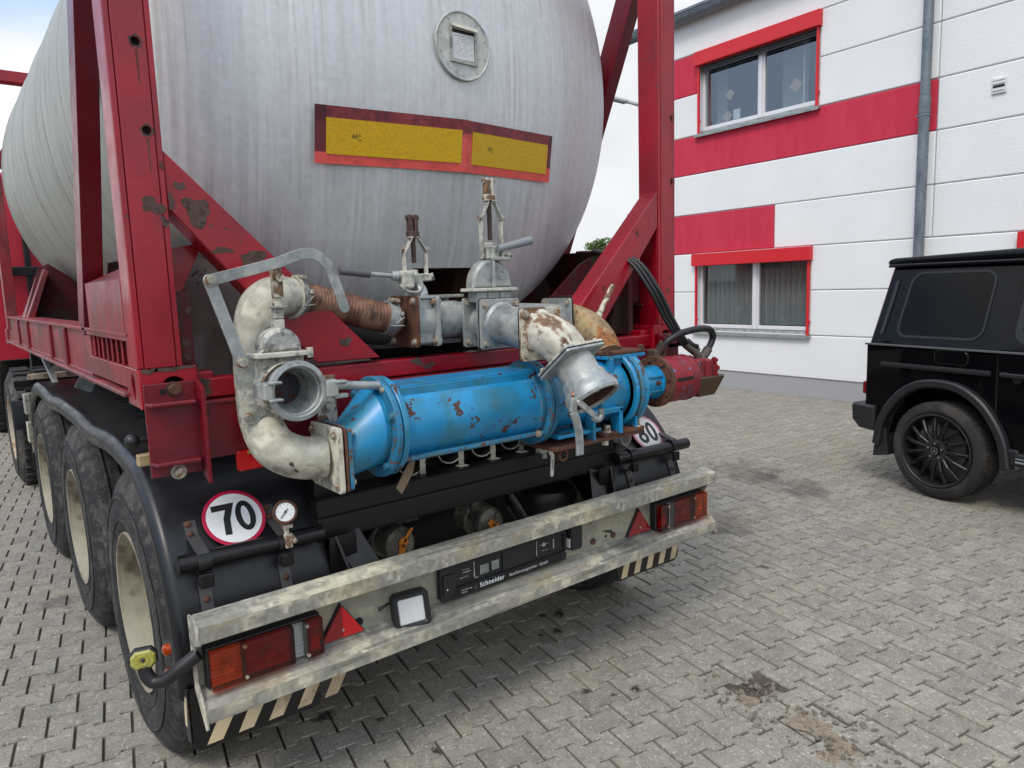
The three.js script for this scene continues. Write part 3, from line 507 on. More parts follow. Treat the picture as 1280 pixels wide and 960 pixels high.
{
  const l = thing('street_lamp', 'grey street lamp head on a curved arm against the sky beside the right-hand red post', 'street lamp', [19.55, 0, -15.4]);
  M('lamp_pole', l, mat.lampGrey, [cyl([19.55, 0, -15.4], [19.55, 7.7, -15.4], 0.08, 0.05, 12), ...sweep(smooth([V(19.55, 7.6, -15.4), V(19.45, 7.86, -15.48), V(19.15, 7.98, -15.73), V(18.95, 8.02, -15.9)], 12), 0.032, 8)]);
  const dir = V(-0.62, 0.22, -0.52).normalize(), a = V(19.05, 8.0, -15.82), b = a.clone().addScaledVector(dir, 1.08);
  M('lamp_head', l, plain('pale_lamp_housing', [0.5, 0.52, 0.52], 0.4), [cyl(a.clone().addScaledVector(dir, -0.08), a.clone().addScaledVector(dir, 0.18), 0.075, 0.075, 14), bar(a.clone().addScaledVector(dir, 0.15), a.clone().addScaledVector(dir, 0.5), 0.15, 0.11, V(0, 1, 0), 0.03), bar(a.clone().addScaledVector(dir, 0.45), b, 0.30, 0.14, V(0, 1, 0), 0.06)]);
  M('lamp_glass', l, plain('grey_lamp_glass', [0.2, 0.21, 0.22], 0.2), bar(a.clone().addScaledVector(dir, 0.55).add(V(0, -0.075, 0)), b.clone().addScaledVector(dir, -0.06).add(V(0, -0.075, 0)), 0.22, 0.04, V(0, 1, 0), 0.01));
  const m = thing('antenna_mast', 'thin dark mast with a small knob on top far away above the right-hand red brace', 'mast', [59.8, 0, -53.2]);
  M('mast_pole', m, mat.carPlastic, cyl([59.8, 0, -53.2], [59.8, 8.9, -53.2], 0.06, 0.035, 8)); M('mast_head', m, mat.carPlastic, box(59.68, 59.92, 8.85, 9.2, -53.32, -53.08, 0.05));
}
// ------------------------------------------------------------------ black off-road car (local x to its rear, z inboard)
{
  const t = thing('off_road_car', 'black boxy off-road car with black alloy wheels parked beside the white building', 'car', [3.907, 0, 0.204]);
  t.rotation.y = Math.PI / 2 - 14 * Math.PI / 180;
  ORG = V(0, 0, 0);
  const WB = 2.57, WID = 1.72, b0 = 0.045, cz = b0 + WID / 2;
  const arch = (cx, r) => { const a = []; for (let i = 0; i <= 14; i++) { const q = i / 14 * Math.PI; a.push([cx + r * Math.cos(q), Math.max(0.42, 0.39 + r * 1.02 * Math.sin(q))]); } return a; };
  const low = [[0.60, 0.42], [0.645, 0.5], [0.645, 1.1], [-1.62, 1.1], [-3.2, 1.06], [-3.26, 0.98], [-3.26, 0.42], ...arch(-WB, 0.42).reverse(), ...arch(0, 0.42).reverse()];
  M('body', t, mat.carPaint, [extr(low, b0, b0 + WID, [], 0.02), box(-3.2, 0.56, 0.5, 1.0, b0 + 0.32, b0 + WID - 0.32, 0)]);
  const taper = (g) => { const p = g.attributes.position; for (let i = 0; i < p.count; i++) { const k = 1 - 0.25 * clamp((p.getY(i) - 1.1) / 0.64, -0.1, 1.2); p.setZ(i, cz + (p.getZ(i) - cz) * k); } g.computeVertexNormals(); return g; };
  M('cabin', t, mat.carPaint, taper(extr([[0.635, 1.085], [0.585, 1.725], [-1.30, 1.725], [-1.72, 1.085]], b0 + 0.012, b0 + WID - 0.012, [], 0.025)));
  M('roof', t, mat.carPaint, [(() => { const g = new RoundedBoxGeometry(1.98, 0.135, WID - 0.34, 5, 0.06); const p = g.attributes.position; for (let i = 0; i < p.count; i++) { const x = p.getX(i); if (x > 0.5) p.setY(i, p.getY(i) * (1 - 0.55 * (x - 0.5) / 0.45) - 0.012 * (x - 0.5) / 0.45); } return g.translate(-0.36, 1.748, cz); })(), box(-1.35, 0.60, 1.695, 1.712, b0 + 0.17, b0 + 0.215, 0.006), box(-1.35, 0.60, 1.695, 1.712, b0 + WID - 0.215, b0 + WID - 0.17, 0.006), box(0.50, 0.615, 1.70, 1.718, b0 + 0.19, b0 + WID - 0.19, 0.008)]);
  const sideAt = (y) => cz + (b0 + 0.012 - cz) * (1 - 0.25 * clamp((y - 1.1) / 0.64, -0.1, 1.2));
  const slant = (pts, out, th, holes) => { const g = extr(pts, 0, th, holes, 0); const p = g.attributes.position; for (let i = 0; i < p.count; i++) p.setZ(i, sideAt(p.getY(i)) - out + p.getZ(i)); g.computeVertexNormals(); return g; };
  const w1 = rrect(-0.235, 0.40, 1.185, 1.64, 0.075), w1o = rrect(-0.25, 0.417, 1.167, 1.657, 0.09);
  const sk = (pts) => pts.map(([u, y]) => [u + (u > 0.1 ? -0.025 * (y - 1.19) / 0.45 : 0), y]);
  const wn = part('rear_window', t); M('window_seal', wn, mat.hoseRubber, slant(sk(w1o), 0.006, 0.012, [sk(w1)])); M('pane', wn, mat.carGlass, slant(sk(w1), 0.003, 0.006));
  const w2 = rrect(-1.15, -0.50, 1.2, 1.625, 0.07), w2o = rrect(-1.19, -0.455, 1.16, 1.66, 0.1), dn = part('door_window', t); M('window_seal', dn, mat.carPlastic, slant(w2o, 0.012, 0.016, [w2])); M('pane', dn, mat.carGlass, slant(w2, 0.003, 0.006));
  // rear door as a panel of its own, its front edge out of the picture
  const door = part('rear_door', t);
  M('door_skin', door, mat.carPaint, [slant([[-0.40, 1.105], [-0.43, 1.66], [-1.24, 1.66], [-1.24, 1.105]], 0.006, 0.008, [w2o]), extr([[-0.40, 0.60], [-0.385, 1.093], [-1.24, 1.093], [-1.24, 0.45], [-0.55, 0.45]], b0 - 0.006, b0 + 0.004, [], 0.002)]);
  M('door_gap', door, mat.hole, [slant(band([[-0.388, 1.116], [-0.412, 1.60], [-0.44, 1.665], [-0.50, 1.69]], 0.009), 0.0015, 0.004), extr(band([[-0.385, 1.09], [-0.388, 0.72], [-0.44, 0.58]], 0.009), b0 - 0.001, b0 + 0.003)]);
  M('handle', door, mat.carPlastic, [box(-0.60, -0.42, 0.945, 0.975, b0 - 0.045, b0 - 0.022, 0.01), box(-0.45, -0.42, 0.945, 0.975, b0 - 0.03, b0, 0.004), box(-0.6, -0.58, 0.945, 0.975, b0 - 0.03, b0, 0.004), cyl([-0.52, 0.935, b0 - 0.012], [-0.52, 0.935, b0], 0.03)]);
  M('belt_moulding', t, plain('satin_moulding', [0.10, 0.10, 0.105], 0.35), box(-3.15, 0.648, 1.098, 1.112, b0 - 0.008, b0 + 0.02, 0.003));
  M('drip_rail', t, plain('satin_highlight_rail', [0.07, 0.07, 0.075], 0.35), box(-1.35, 0.60, 1.7125, 1.7195, b0 + 0.172, b0 + 0.19, 0.003));  // rail toned lighter to carry the highlight along the roof gutter
  M('side_moulding', t, mat.carPlastic, [box(-0.345, 0.49, 0.938, 0.974, b0 - 0.02, b0 + 0.004, 0.006), box(-0.345, 0.49, 0.95, 0.962, b0 - 0.024, b0 - 0.01, 0.003)]);
  M('fuel_flap_gap', t, mat.hole, extr(rrect(-0.186, 0.066, 0.994, 1.096, 0.034), b0 - 0.0012, b0 + 0.002));
  M('fuel_flap', t, mat.carPaint, extr(rrect(-0.18, 0.06, 1.0, 1.09, 0.03), b0 - 0.005, b0 + 0.002, [], 0.002));
  M('air_vent_strip', t, mat.carPlastic, slant(band([[0.53, 1.2], [0.505, 1.58]], 0.03, true), 0.01, 0.012));
  for (const [cx, nm] of [[0, 'wheel_arch'], [-WB, 'wheel_arch']]) {
    const a = new THREE.CatmullRomCurve3([[-0.15, 0.50], [0.25, 0.47], [0.62, 0.452], [0.95, 0.45], [1.3, 0.448], [1.84, 0.448], [2.2, 0.45], [2.5, 0.452], [2.9, 0.47], [3.29, 0.5]].map(([q, r]) => V(cx + r * Math.cos(q), 0.40 + r * Math.sin(q) * 1.02, 0))).getPoints(36).map((p) => [p.x, p.y]);
    M(nm, t, mat.carPlastic, toCreasedNormals(extr(band(a, 0.06), b0 - 0.055, b0 + 0.02, [], 0.012), 0.5)); M('arch_liner', t, mat.nearBlack, extr(band(a, 0.03), b0 + 0.02, b0 + 0.35)); M(nm, t, mat.carPlastic, extr(band(a, 0.06), b0 + WID - 0.02, b0 + WID + 0.055, [], 0.012));
  }
  M('wheel_housing', t, mat.nearBlack, [box(-0.42, 0.42, 0.45, 0.86, b0 + 0.33, b0 + 0.36, 0), box(-WB - 0.42, -WB + 0.42, 0.45, 0.86, b0 + 0.33, b0 + 0.36, 0)]);
  const bp = [[0.52, 0.42], [0.52, 0.62], [0.72, 0.628], [0.735, 0.60], [0.725, 0.49], [0.66, 0.43]];
  M('rear_bumper', t, mat.carPlastic, extr(bp, b0 - 0.04, b0 + WID + 0.04, [], 0.015));
  M('front_bumper', t, mat.carPlastic, box(-3.42, -3.2, 0.42, 0.64, b0 - 0.02, b0 + WID + 0.02, 0.03));
  M('tail_light', t, mat.lensRed, [box(0.635, 0.675, 0.70, 0.80, b0 + 0.015, b0 + 0.13, 0.01), box(0.635, 0.675, 0.70, 0.80, b0 + WID - 0.13, b0 + WID - 0.015, 0.01)]);
  M('rear_window', t, mat.carGlass, (() => { const g = rbox(0.008, 0.42, 1.1, 0.003); g.rotateZ(0.08); return g.translate(0.612, 1.42, cz); })());
  const sp = part('spare_wheel_cover', t); M('cover', sp, mat.carPaint, frus([0.65, 0.95, cz + 0.1], V(1, 0, 0), [[0, 0.0], [0.33, 0], [0.36, 0.02], [0.36, 0.16], [0.33, 0.19], [0, 0.2]]));
  M('mud_flap', t, mat.carPlastic, extr([[0.43, 0.45], [0.50, 0.46], [0.535, 0.22], [0.40, 0.25]], b0 - 0.02, b0 + 0.26, [], 0.004));
  const ss = part('side_step', t); M('step_board', ss, mat.carPlastic, [box(-2.05, -0.52, 0.36, 0.45, b0 - 0.03, b0 + 0.1, 0.02), box(-0.56, -0.49, 0.36, 0.47, b0 - 0.03, b0 + 0.08, 0.015)]); M('chrome_strip', ss, mat.chrome, [box(-2.02, -0.55, 0.385, 0.398, b0 - 0.037, b0 - 0.026, 0.003), box(-2.02, -0.55, 0.41, 0.418, b0 - 0.035, b0 - 0.026, 0.002)]);
  M('exhaust_tip', t, mat.chrome, cyl([-0.42, 0.36, b0 + 0.06], [-0.55, 0.36, b0 + 0.0], 0.022, 0.022, 16));
  M('axle', t, mat.nearBlack, [cyl([0, 0.36, 0.2], [0, 0.36, WID - 0.1], 0.06), cyl([-WB, 0.36, 0.2], [-WB, 0.36, WID - 0.1], 0.06), box(-3.1, 0.5, 0.4, 0.5, b0 + 0.4, b0 + WID - 0.4, 0)]);
  M('windscreen', t, mat.carGlass, (() => { const g = rbox(0.008, 0.55, 1.35, 0.003); g.rotateZ(-0.58); return g.translate(-1.53, 1.42, cz); })());
  for (const s of [0.02, WID - 0.2]) M('headlight', t, mat.lensClear, cyl([-3.26, 0.82, b0 + s + 0.12], [-3.29, 0.82, b0 + s + 0.12], 0.1));
  // wheel: outer face at z = 0 looking to -z
  const R = 0.356, RW = part('wheel', t), T0 = 0.235;
  const tp = [[0.262, 0.03], [0.272, 0.008], [0.29, 0], [0.325, 0.004], [0.345, 0.018], [0.353, 0.036], [R, 0.055]];
  for (let k = 0; k < 4; k++) { const s = 0.075 + k * 0.034; tp.push([R, s - 0.006], [R - 0.008, s - 0.005], [R - 0.008, s + 0.005], [R, s + 0.006]); }
  tp.push([R, T0 - 0.05], [0.345, T0 - 0.02], [0.30, T0], [0.262, T0 - 0.02]);
  const tread = []; for (let i = 0; i < 60; i++) { const a = i / 60 * Math.PI * 2; for (const s of [0.03, T0 - 0.06]) { const g = rbox(0.022, 0.007, 0.03, 0.002); g.translate(0, R - 0.0015, s + 0.015).rotateZ(a); tread.push(g); } }
  M('tyre', RW, mat.carTyre, [frus([0, 0, 0], V(0, 0, 1), tp, 64, 0.5), ...tread]);
  const rimG = [frus([0, 0, 0], V(0, 0, 1), [[0.266, 0.004], [0.27, 0.0], [0.262, -0.004], [0.255, 0.002], [0.246, 0.03], [0.236, 0.06], [0.236, 0.2]], 64, 0.5)];
  for (let i = 0; i < 15; i++) { const a = (i + 0.5) / 15 * Math.PI * 2; const g = extr([[0.06, -0.0145], [0.15, -0.0125], [0.252, -0.0115], [0.252, 0.0115], [0.15, 0.0125], [0.06, 0.0145]], 0.0, 0.03, [], 0.006); const p = g.attributes.position; for (let k = 0; k < p.count; k++) { const r = Math.hypot(p.getX(k), p.getY(k)); p.setZ(k, p.getZ(k) + 0.012 - 0.016 * Math.sin(clamp((r - 0.06) / 0.2) * Math.PI) + 0.012 * clamp((r - 0.2) / 0.05)); } g.computeVertexNormals(); M('spoke', RW, mat.carRim, g.rotateZ(a)); }
  rimG.push(frus([0, 0, 0], V(0, 0, 1), [[0, 0.012], [0.055, 0.012], [0.072, 0.006], [0.085, 0.012], [0.09, 0.04]], 40, 0.5));
  M('rim', RW, mat.carRim, rimG);
  M('brake_disc', RW, plain('dull_brake_disc', [0.16, 0.15, 0.14], 0.5, { metalness: 0.6 }), [frus([0, 0, 0.1], V(0, 0, 1), [[0.05, 0], [0.17, 0], [0.17, 0.02], [0.05, 0.02]], 40), extr(ell(0, 0, 0.19, 0.19, 0.3, 1.5).concat(ell(0, 0, 0.1, 0.1, 1.5, 0.3)), 0.06, 0.12), frus([0, 0, 0.14], V(0, 0, 1), [[0, 0], [0.235, 0]], 40)]);
  for (let i = 0; i < 5; i++) { const a = (i / 5 + 0.05) * Math.PI * 2; M('wheel_bolt', RW, mat.chrome, cyl([0.054 * Math.cos(a), 0.054 * Math.sin(a), 0.0], [0.054 * Math.cos(a), 0.054 * Math.sin(a), 0.014], 0.0075, 0.0075, 6)); }
  const star = [frus([0, 0, -0.001], V(0, 0, 1), [[0.026, 0.004], [0.0255, 0], [0.0225, 0], [0.022, 0.004]], 32)];
  for (let i = 0; i < 3; i++) star.push(extr([[-0.0036, -0.001], [0, 0.023], [0.0036, -0.001], [0, -0.002]], -0.001, 0.003).rotateZ(i / 3 * Math.PI * 2 + 0.0));
  M('hub_cap', RW, mat.carPaint, frus([0, 0, 0], V(0, 0, 1), [[0, 0.004], [0.03, 0.004], [0.032, 0.012]], 32)); M('wheel_emblem', RW, mat.chrome, star);
  RW.position.set(0, 0.362, 0.0);
  const cp = (x, z, turn) => { const w = RW.clone(); w.position.set(x, 0.362, z); w.rotation.y = turn; t.add(w); };
  cp(-WB, 0, 0); cp(0, b0 * 2 + WID, Math.PI); cp(-WB, b0 * 2 + WID, Math.PI);
}
// ------------------------------------------------------------------ tank container: red frame, aluminium tank, pump and pipework
{
  const t = thing('tank_container', 'silver tank in a red steel frame with a blue pump at its rear', 'tank container', [0, 1.316, -2.4]);
  // --- corner castings and posts
  for (const s of [-1, 1]) for (const rear of [true, false]) {
    const x = (a) => s * a, zf = rear ? 0 : -4.78, zb = rear ? -0.178 : -4.602, c = part('corner_casting', t);
    const lo = Math.min(x(1.219), x(1.057)), hi = Math.max(x(1.219), x(1.057));
    const D = (() => { const a = ell((lo + hi) / 2 + 0.012, 1.372, 0.034, 0.034, 0, Math.PI, 10); a.push([(lo + hi) / 2 - 0.022, 1.34], [(lo + hi) / 2 + 0.046, 1.34]); return a; })();
    const face = extr([[lo, 1.316], [hi, 1.316], [hi, 1.434], [lo, 1.434]], -0.026, 0, [D], 0.003);
    const side = extr([[-0.178, 1.316], [-0.0265, 1.316], [-0.0265, 1.434], [-0.178, 1.434]], 0, 0.026, [ell(-0.09, 1.375, 0.026, 0.042, 0, Math.PI * 2, 16)], 0.003); side.rotateY(-Math.PI / 2); side.translate(s < 0 ? -1.193 : 1.219, 0, 0);
    const inner = box(lo + 0.027, hi - 0.027, 1.318, 1.432, -0.177, -0.05, 0.001), gg = [face, side, box(lo + 0.001, hi - 0.001, 1.424, 1.434, -0.177, -0.02, 0.002), box(s < 0 ? hi - 0.02 : lo, s < 0 ? hi : lo + 0.02, 1.317, 1.43, -0.177, -0.03, 0.002)];
    if (!rear) for (const g of [...gg, inner]) g.applyMatrix4(new THREE.Matrix4().makeScale(1, 1, -1)).translate(0, 0, -4.78), flipWind(g);
    M('casting', c, rear ? mat.red : mat.redFaded, gg); M('casting_core', c, mat.nearBlack, inner);
    const px0 = Math.min(x(1.219), x(1.097)), px1 = Math.max(x(1.219), x(1.097)), mid = (px0 + px1) / 2;
    const post = part('corner_post', t);
    if (rear) {
      const holes = (s < 0 ? [[-1.143, 2.355], [-1.135, 2.115]] : [[1.195, 2.12], [1.195, 2.415]]);
      M('post_channel', post, mat.red, [box(px0, px1, 1.434, 3.80, -0.125, -0.012, 0.004)]);
      M('post_face', post, mat.red, [extr([[px0 + 0.018, 1.436], [px1 - 0.018, 1.436], [px1 - 0.018, 3.79], [px0 + 0.018, 3.79]], -0.0115, 0.002, holes.map(([a, b]) => circlePath(a, b, 0.0125, 16)), 0.002), box(px0, px0 + 0.0165, 1.436, 3.79, -0.012, -0.001, 0.003), box(px1 - 0.0165, px1, 1.436, 3.79, -0.012, -0.001, 0.003)]);
      for (const [a, b] of holes) { M('bolt_hole', post, mat.hole, frus([a, b, -0.0112], V(0, 0, 1), [[0, 0], [0.014, 0]], 16)); M('rust_ring', post, mat.peel, extr(circlePath(a, b, 0.018, 18).map(([x, y], i) => [a + (x - a) * (1 + 0.18 * Math.sin(i * 2.3 + b * 9)), b + (y - b) * (1 + 0.18 * Math.sin(i * 1.7 + a * 5))]), 0.0012, 0.0026, [circlePath(a, b, 0.0128, 14)])); M('rust_run', post, mat.rust, extr([[a - 0.003, b - 0.02], [a + 0.003, b - 0.02], [a + 0.002, b - 0.11], [a, b - 0.12]], 0.0014, 0.0024)); }
    } else M('post_channel', post, mat.redFaded, box(px0 + (s > 0 ? 0.05 : 0), px1 - (s < 0 ? 0.05 : 0), 1.434, 3.42, -4.56, -4.44, 0.005));
  }
  M('post_flange', t, mat.redDirty, box(-1.097, -1.048, 1.436, 1.66, -0.07, -0.045, 0.003));
  M('top_rail', t, mat.redDark, [box(-1.1, 1.1, 3.68, 3.79, -0.12, -0.01, 0.005)]);
  M('front_top_rail', t, mat.red, [box(-1.17, 1.17, 3.285, 3.365, -4.56, -4.44, 0.004), bar([-1.15, 2.66, -4.5], [-0.62, 3.5, -4.5], 0.07, 0.09), bar([1.15, 2.66, -4.5], [0.62, 3.5, -4.5], 0.07, 0.09)]);
  // --- rear braces, with patches where the paint has peeled
  const br = M('corner_brace', t, mat.red, extr([[-1.097, 2.066], [-1.097, 1.902], [-0.668, 1.404], [-0.428, 1.404]], -0.105, -0.006, [], 0.004));
  M('corner_brace', t, mat.red, extr([[1.097, 2.07], [0.43, 1.404], [0.668, 1.404], [1.097, 1.902]], -0.105, -0.006, [], 0.004));
  for (const [x, y, r, k, ax] of [[-1.015, 1.895, 0.034, 3, 1.3], [-0.862, 1.752, 0.030, 7, 1.15], [-0.56, 1.47, 0.018, 9, 1], [-1.06, 1.965, 0.014, 12, 1], [-0.95, 1.78, 0.012, 15, 2]]) M('peeled_patch', br, mat.peel, extr(blob(x, y, r, k, 26, ax), -0.0065, -0.0050), 'brown patch of peeled paint');
  for (const [x, y, r, k] of [[-1.14, 1.905, 0.026, 21], [-1.11, 1.86, 0.012, 22]]) M('peeled_patch', t, mat.peel, extr(blob(x, y, r, k, 26), 0.001, 0.0027));
  // brown dirt and rust lying in the joints
  for (const [x, y, r, k, ax, z] of [[-1.125, 1.430, 0.007, 51, 7, 0.0015], [-1.19, 1.428, 0.009, 52, 2, 0.0015], [-1.055, 1.60, 0.012, 53, 0.7, -0.0435], [-1.07, 1.50, 0.016, 54, 0.6, -0.0435], [-1.07, 1.46, 0.012, 55, 0.9, -0.0435], [-0.70, 1.412, 0.01, 56, 2.4, -0.0045], [-1.085, 1.92, 0.02, 57, 0.5, -0.0045], [-1.105, 2.02, 0.010, 58, 0.5, 0.003], [1.16, 1.60, 0.012, 59, 0.8, 0.003], [1.18, 1.66, 0.01, 60, 0.7, 0.003], [0.95, 1.87, 0.012, 61, 0.7, -0.0045], [0.72, 1.62, 0.01, 62, 0.8, -0.0045]]) M('grime_patch', t, mat.peel, extr(blob(x, y, r, k, 26, ax), z - 0.001, z), 'brown rust and dirt patch');
  // --- side braces leaning from the side rail to the top of the rear posts
  for (const s of [-1, 1]) M('side_brace', t, s < 0 ? mat.redDark : mat.redDark, (() => { const g = bar([s * 1.1845, 1.53, -0.945], [s * 1.1845, 3.62, 0.02], 0.069, 0.115, V(0, 0.42, -0.9), 0.003); return g; })());
  // --- sills and side rails
  M('rear_sill', t, mat.red, [box(-1.056, 1.056, 1.327, 1.388, -0.10, -0.02, 0.006), box(-1.056, -1.0, 1.33, 1.41, -0.12, -0.03, 0.006), box(1.0, 1.056, 1.33, 1.41, -0.12, -0.03, 0.006)]);
  M('rust_patch', t, mat.peel, [extr(blob(-1.035, 1.365, 0.022, 31, 24), -0.02, -0.0185), extr(blob(-0.27, 1.375, 0.012, 34, 24, 2.2), -0.02, -0.0185), extr(blob(-0.22, 1.355, 0.01, 36, 24, 2.6), -0.02, -0.0185)]);
  for (const s of [-1, 1]) {
    const rl = part('side_rail', t), X = (a, b) => s < 0 ? [-a, -b] : [b, a], mm = mat.redFaded;
    const bx = (a, b, y0, y1, z0, z1, bv) => { const [p, q] = X(a, b); return box(p, q, y0, y1, z0, z1, bv); };
    M('rail_web', rl, mm, [bx(1.203, 1.193, 1.35, 1.525, -4.6, -0.87, 0.001), bx(1.212, 1.19, 1.362, 1.43, -0.87, -0.165, 0.003), bx(1.212, 1.19, 1.435, 1.525, -0.10, -0.03, 0.003)]);
    M('top_flange', rl, mm, [bx(1.219, 1.09, 1.524, 1.538, -4.6, -0.10, 0.003), bx(1.216, 1.206, 1.512, 1.524, -0.87, -0.1, 0.002)]);
    M('bottom_flange', rl, mm, [bx(1.232, 1.1, 1.338, 1.352, -4.6, -0.17, 0.004), bx(1.21, 1.2, 1.352, 1.36, -4.6, -0.87, 0.003)]);
    M('rail_back', rl, mat.redDark, [bx(1.13, 1.12, 1.35, 1.525, -0.9, -0.1, 0)]);
    for (const z of [-2.02, -1.5, -3.1, -3.7]) M('stiffener', rl, mat.redDark, [bx(1.217, 1.2, 1.352, 1.524, z - 0.03, z + 0.03, 0.008)]);
    for (let k = 0; k < 9; k++) M('slat', rl, mm, (() => { const [p, q] = X(1.209, 1.14), g = rbox(Math.abs(q - p), 0.082, 0.009, 0.002); return g.rotateY(s * -0.45).translate((p + q) / 2, 1.472, -0.80 + k * 0.084); })());
    // support box and tank saddle
    const k = -s, pr = [[1.219, 1.537], [1.219, 1.70], [0.985, 1.805], [1.06, 1.64], [1.06, 1.537]].map(([a, b]) => [s * a, b]);
    M('support_box', t, s < 0 ? mat.redFaded : mat.redDirty, extr(s < 0 ? pr : pr, -0.765, -0.128, [], 0.01));
    M('saddle_plate', t, s < 0 ? mat.greyDirty : mat.redDirty, [extr([[s * 1.06, 1.30], [s * 1.06, 1.66], [s * 1.0, 1.80], [s * 0.86, 1.74], [s * 0.55, 1.50], [s * 0.30, 1.36], [s * 0.30, 1.30]], -0.31, -0.295)]);
    M('saddle_plate', t, mat.redDirty, [extr([[s * 1.16, 1.50], [s * 1.12, 1.78], [s * 0.9, 1.82], [s * 0.7, 1.60], [s * 0.5, 1.35], [s * 1.1, 1.35]], -0.86, -0.84)]);
    M('saddle_plate', t, mat.redDirty, [extr([[s * 1.18, 1.50], [s * 1.06, 1.87], [s * 1.0, 1.90], [s * 0.6, 1.6], [s * 0.4, 1.4], [s * 1.16, 1.4]], -3.66, -3.64)]);
    M('saddle_wing', t, mat.redFaded, [extr([[s * 1.18, 1.5], [s * 1.04, 1.86], [s * 1.02, 1.84], [s * 1.14, 1.5]], -3.9, -3.5)]);
    if (s > 0) M('saddle_rib', t, mat.redDirty, [box(0.99, 1.02, 1.39, 1.80, -0.294, -0.1, 0.002), box(0.7, 1.0, 1.575, 1.59, -0.294, -0.18, 0.002), box(0.86, 1.19, 1.795, 1.805, -0.33, -0.285, 0.003)]);
    else M('gusset', t, mat.red, [extr([[-1.092, 1.63], [-1.092, 1.79], [-0.975, 1.81], [-1.07, 1.62]], -0.128, -0.112, [], 0.002)]);
  }
  M("under_tank_shade_sheet", t, mat.nearBlack, [box(-0.9, 0.9, 1.30, 1.33, -3.9, -0.3, 0), box(-1.0, 1.0, 1.28, 1.38, -0.62, -0.60, 0)]);  // black sheets added to put shade into the void under the tank
  // --- the tank: one lathed vessel with dished ends and an opening cut for the outlet
  const R = 1.15, YC = 2.55, ZR = -0.5, ZF = -4.3, RC = 2 * R, K = 0.2 * R, th = Math.asin((R - K) / (RC - K)), zc = -(RC - K) * Math.cos(th);
  const headZ = (r) => r <= RC * Math.sin(th) ? zc + Math.sqrt(RC * RC - r * r) : Math.sqrt(Math.max(0, K * K - (r - R + K) ** 2));
  const prof = [];
  for (let i = 0; i <= 22; i++) prof.push([RC * Math.sin(th * i / 22), zc + RC * Math.cos(th * i / 22)]);
  for (let i = 1; i <= 10; i++) { const q = lerp(th, Math.PI / 2, i / 10); prof.push([R - K + K * Math.sin(q), K * Math.cos(q)]); }
  const lp = prof.map(([r, z]) => new THREE.Vector2(Math.max(r, 1e-4), ZR + z)).concat(prof.slice().reverse().map(([r, z]) => new THREE.Vector2(Math.max(r, 1e-4), ZF - z))).reverse();
  const tg = new THREE.LatheGeometry(lp, 144); tg.rotateX(Math.PI / 2); tg.translate(0, YC, 0);
  const fix = new THREE.Matrix4();
  const tb = new Brush(tg, mat.tank), cb = new Brush(new THREE.BoxGeometry(0.31, 0.5, 0.7).translate(0.005, 1.476, -0.35), mat.rust);
  tb.updateMatrixWorld(); cb.updateMatrixWorld();
  const ev = new Evaluator(); ev.useGroups = true; ev.attributes = ['position', 'normal', 'uv'];
  const cut = ev.evaluate(tb, cb, SUBTRACTION), cg = cut.geometry.index ? cut.geometry.toNonIndexed() : cut.geometry.clone();
  { // three materials: polished head, weathered side, dark recess
    const src = cut.geometry.groups.length ? cut.geometry.groups : [{ start: 0, count: cg.attributes.position.count, materialIndex: 0 }], p = cg.attributes.position, nr = cg.attributes.normal, uv = cg.attributes.uv, lists = [[], [], []];
    for (const g of src) for (let i = g.start; i < g.start + g.count; i += 3) { const z = (p.getZ(i) + p.getZ(i + 1) + p.getZ(i + 2)) / 3; lists[cut.material[g.materialIndex] === mat.rust ? 2 : z > ZR - 0.001 ? 0 : 1].push(i, i + 1, i + 2); }
    const order = lists.flat(), out = new THREE.BufferGeometry(), P2 = [], N2 = [], U2 = [];
    for (const i of order) { const x = p.getX(i), y = p.getY(i), z = p.getZ(i); P2.push(x, y, z); N2.push(nr.getX(i), nr.getY(i), nr.getZ(i)); if (z > ZR - 0.001) U2.push(x, y); else U2.push(z, Math.atan2(Math.abs(x), YC - y) * R); }
    out.setAttribute('position', new THREE.Float32BufferAttribute(P2, 3)); out.setAttribute('normal', new THREE.Float32BufferAttribute(N2, 3)); out.setAttribute('uv', new THREE.Float32BufferAttribute(U2, 2));
    let s = 0; lists.forEach((l, k) => { out.addGroup(s, l.length, k); s += l.length; });
    out.translate(-ORG.x, -ORG.y, -ORG.z);
    const m = new THREE.Mesh(out, [mat.tank, mat.tankSide, mat.rust]); m.name = 'tank'; m.castShadow = m.receiveShadow = true; t.add(m);
    for (const z of [-1.34, -1.93, -2.74, -2.80, -3.5, -4.2]) M('cladding_band', m, mat.tankSide, frus([0, YC, z], V(0, 0, 1), [[R + 0.0005, -0.022], [R + 0.002, -0.02], [R + 0.003, 0], [R + 0.0015, 0.018], [R + 0.0005, 0.02]], 120, 1.2));
    M('head_seam', m, mat.tankSide, frus([0, YC, ZR - 0.02], V(0, 0, 1), [[R + 0.0005, -0.02], [R + 0.005, -0.015], [R + 0.005, 0.015], [R + 0.0005, 0.02]], 144, 1));
  }
  const onHead = (x0, x1, y0, y1, lift, n = 12, mIn = null) => { // sheet that follows the dished end, with real thickness
    const g = new THREE.BoxGeometry(x1 - x0, y1 - y0, 0.003, n, 4, 1); g.translate((x0 + x1) / 2, (y0 + y1) / 2, lift);
    // a flat plate fixed tangent to the dished end
    const p = g.attributes.position, uv = g.attributes.uv, xc = (x0 + x1) / 2, yc = (y0 + y1) / 2, h = (x, y) => ZR + headZ(Math.hypot(x, y - YC)), e = 0.02, hx = (h(xc + e, yc) - h(xc - e, yc)) / (2 * e), hy = (h(xc, yc + e) - h(xc, yc - e)) / (2 * e), h0 = h(xc, yc);
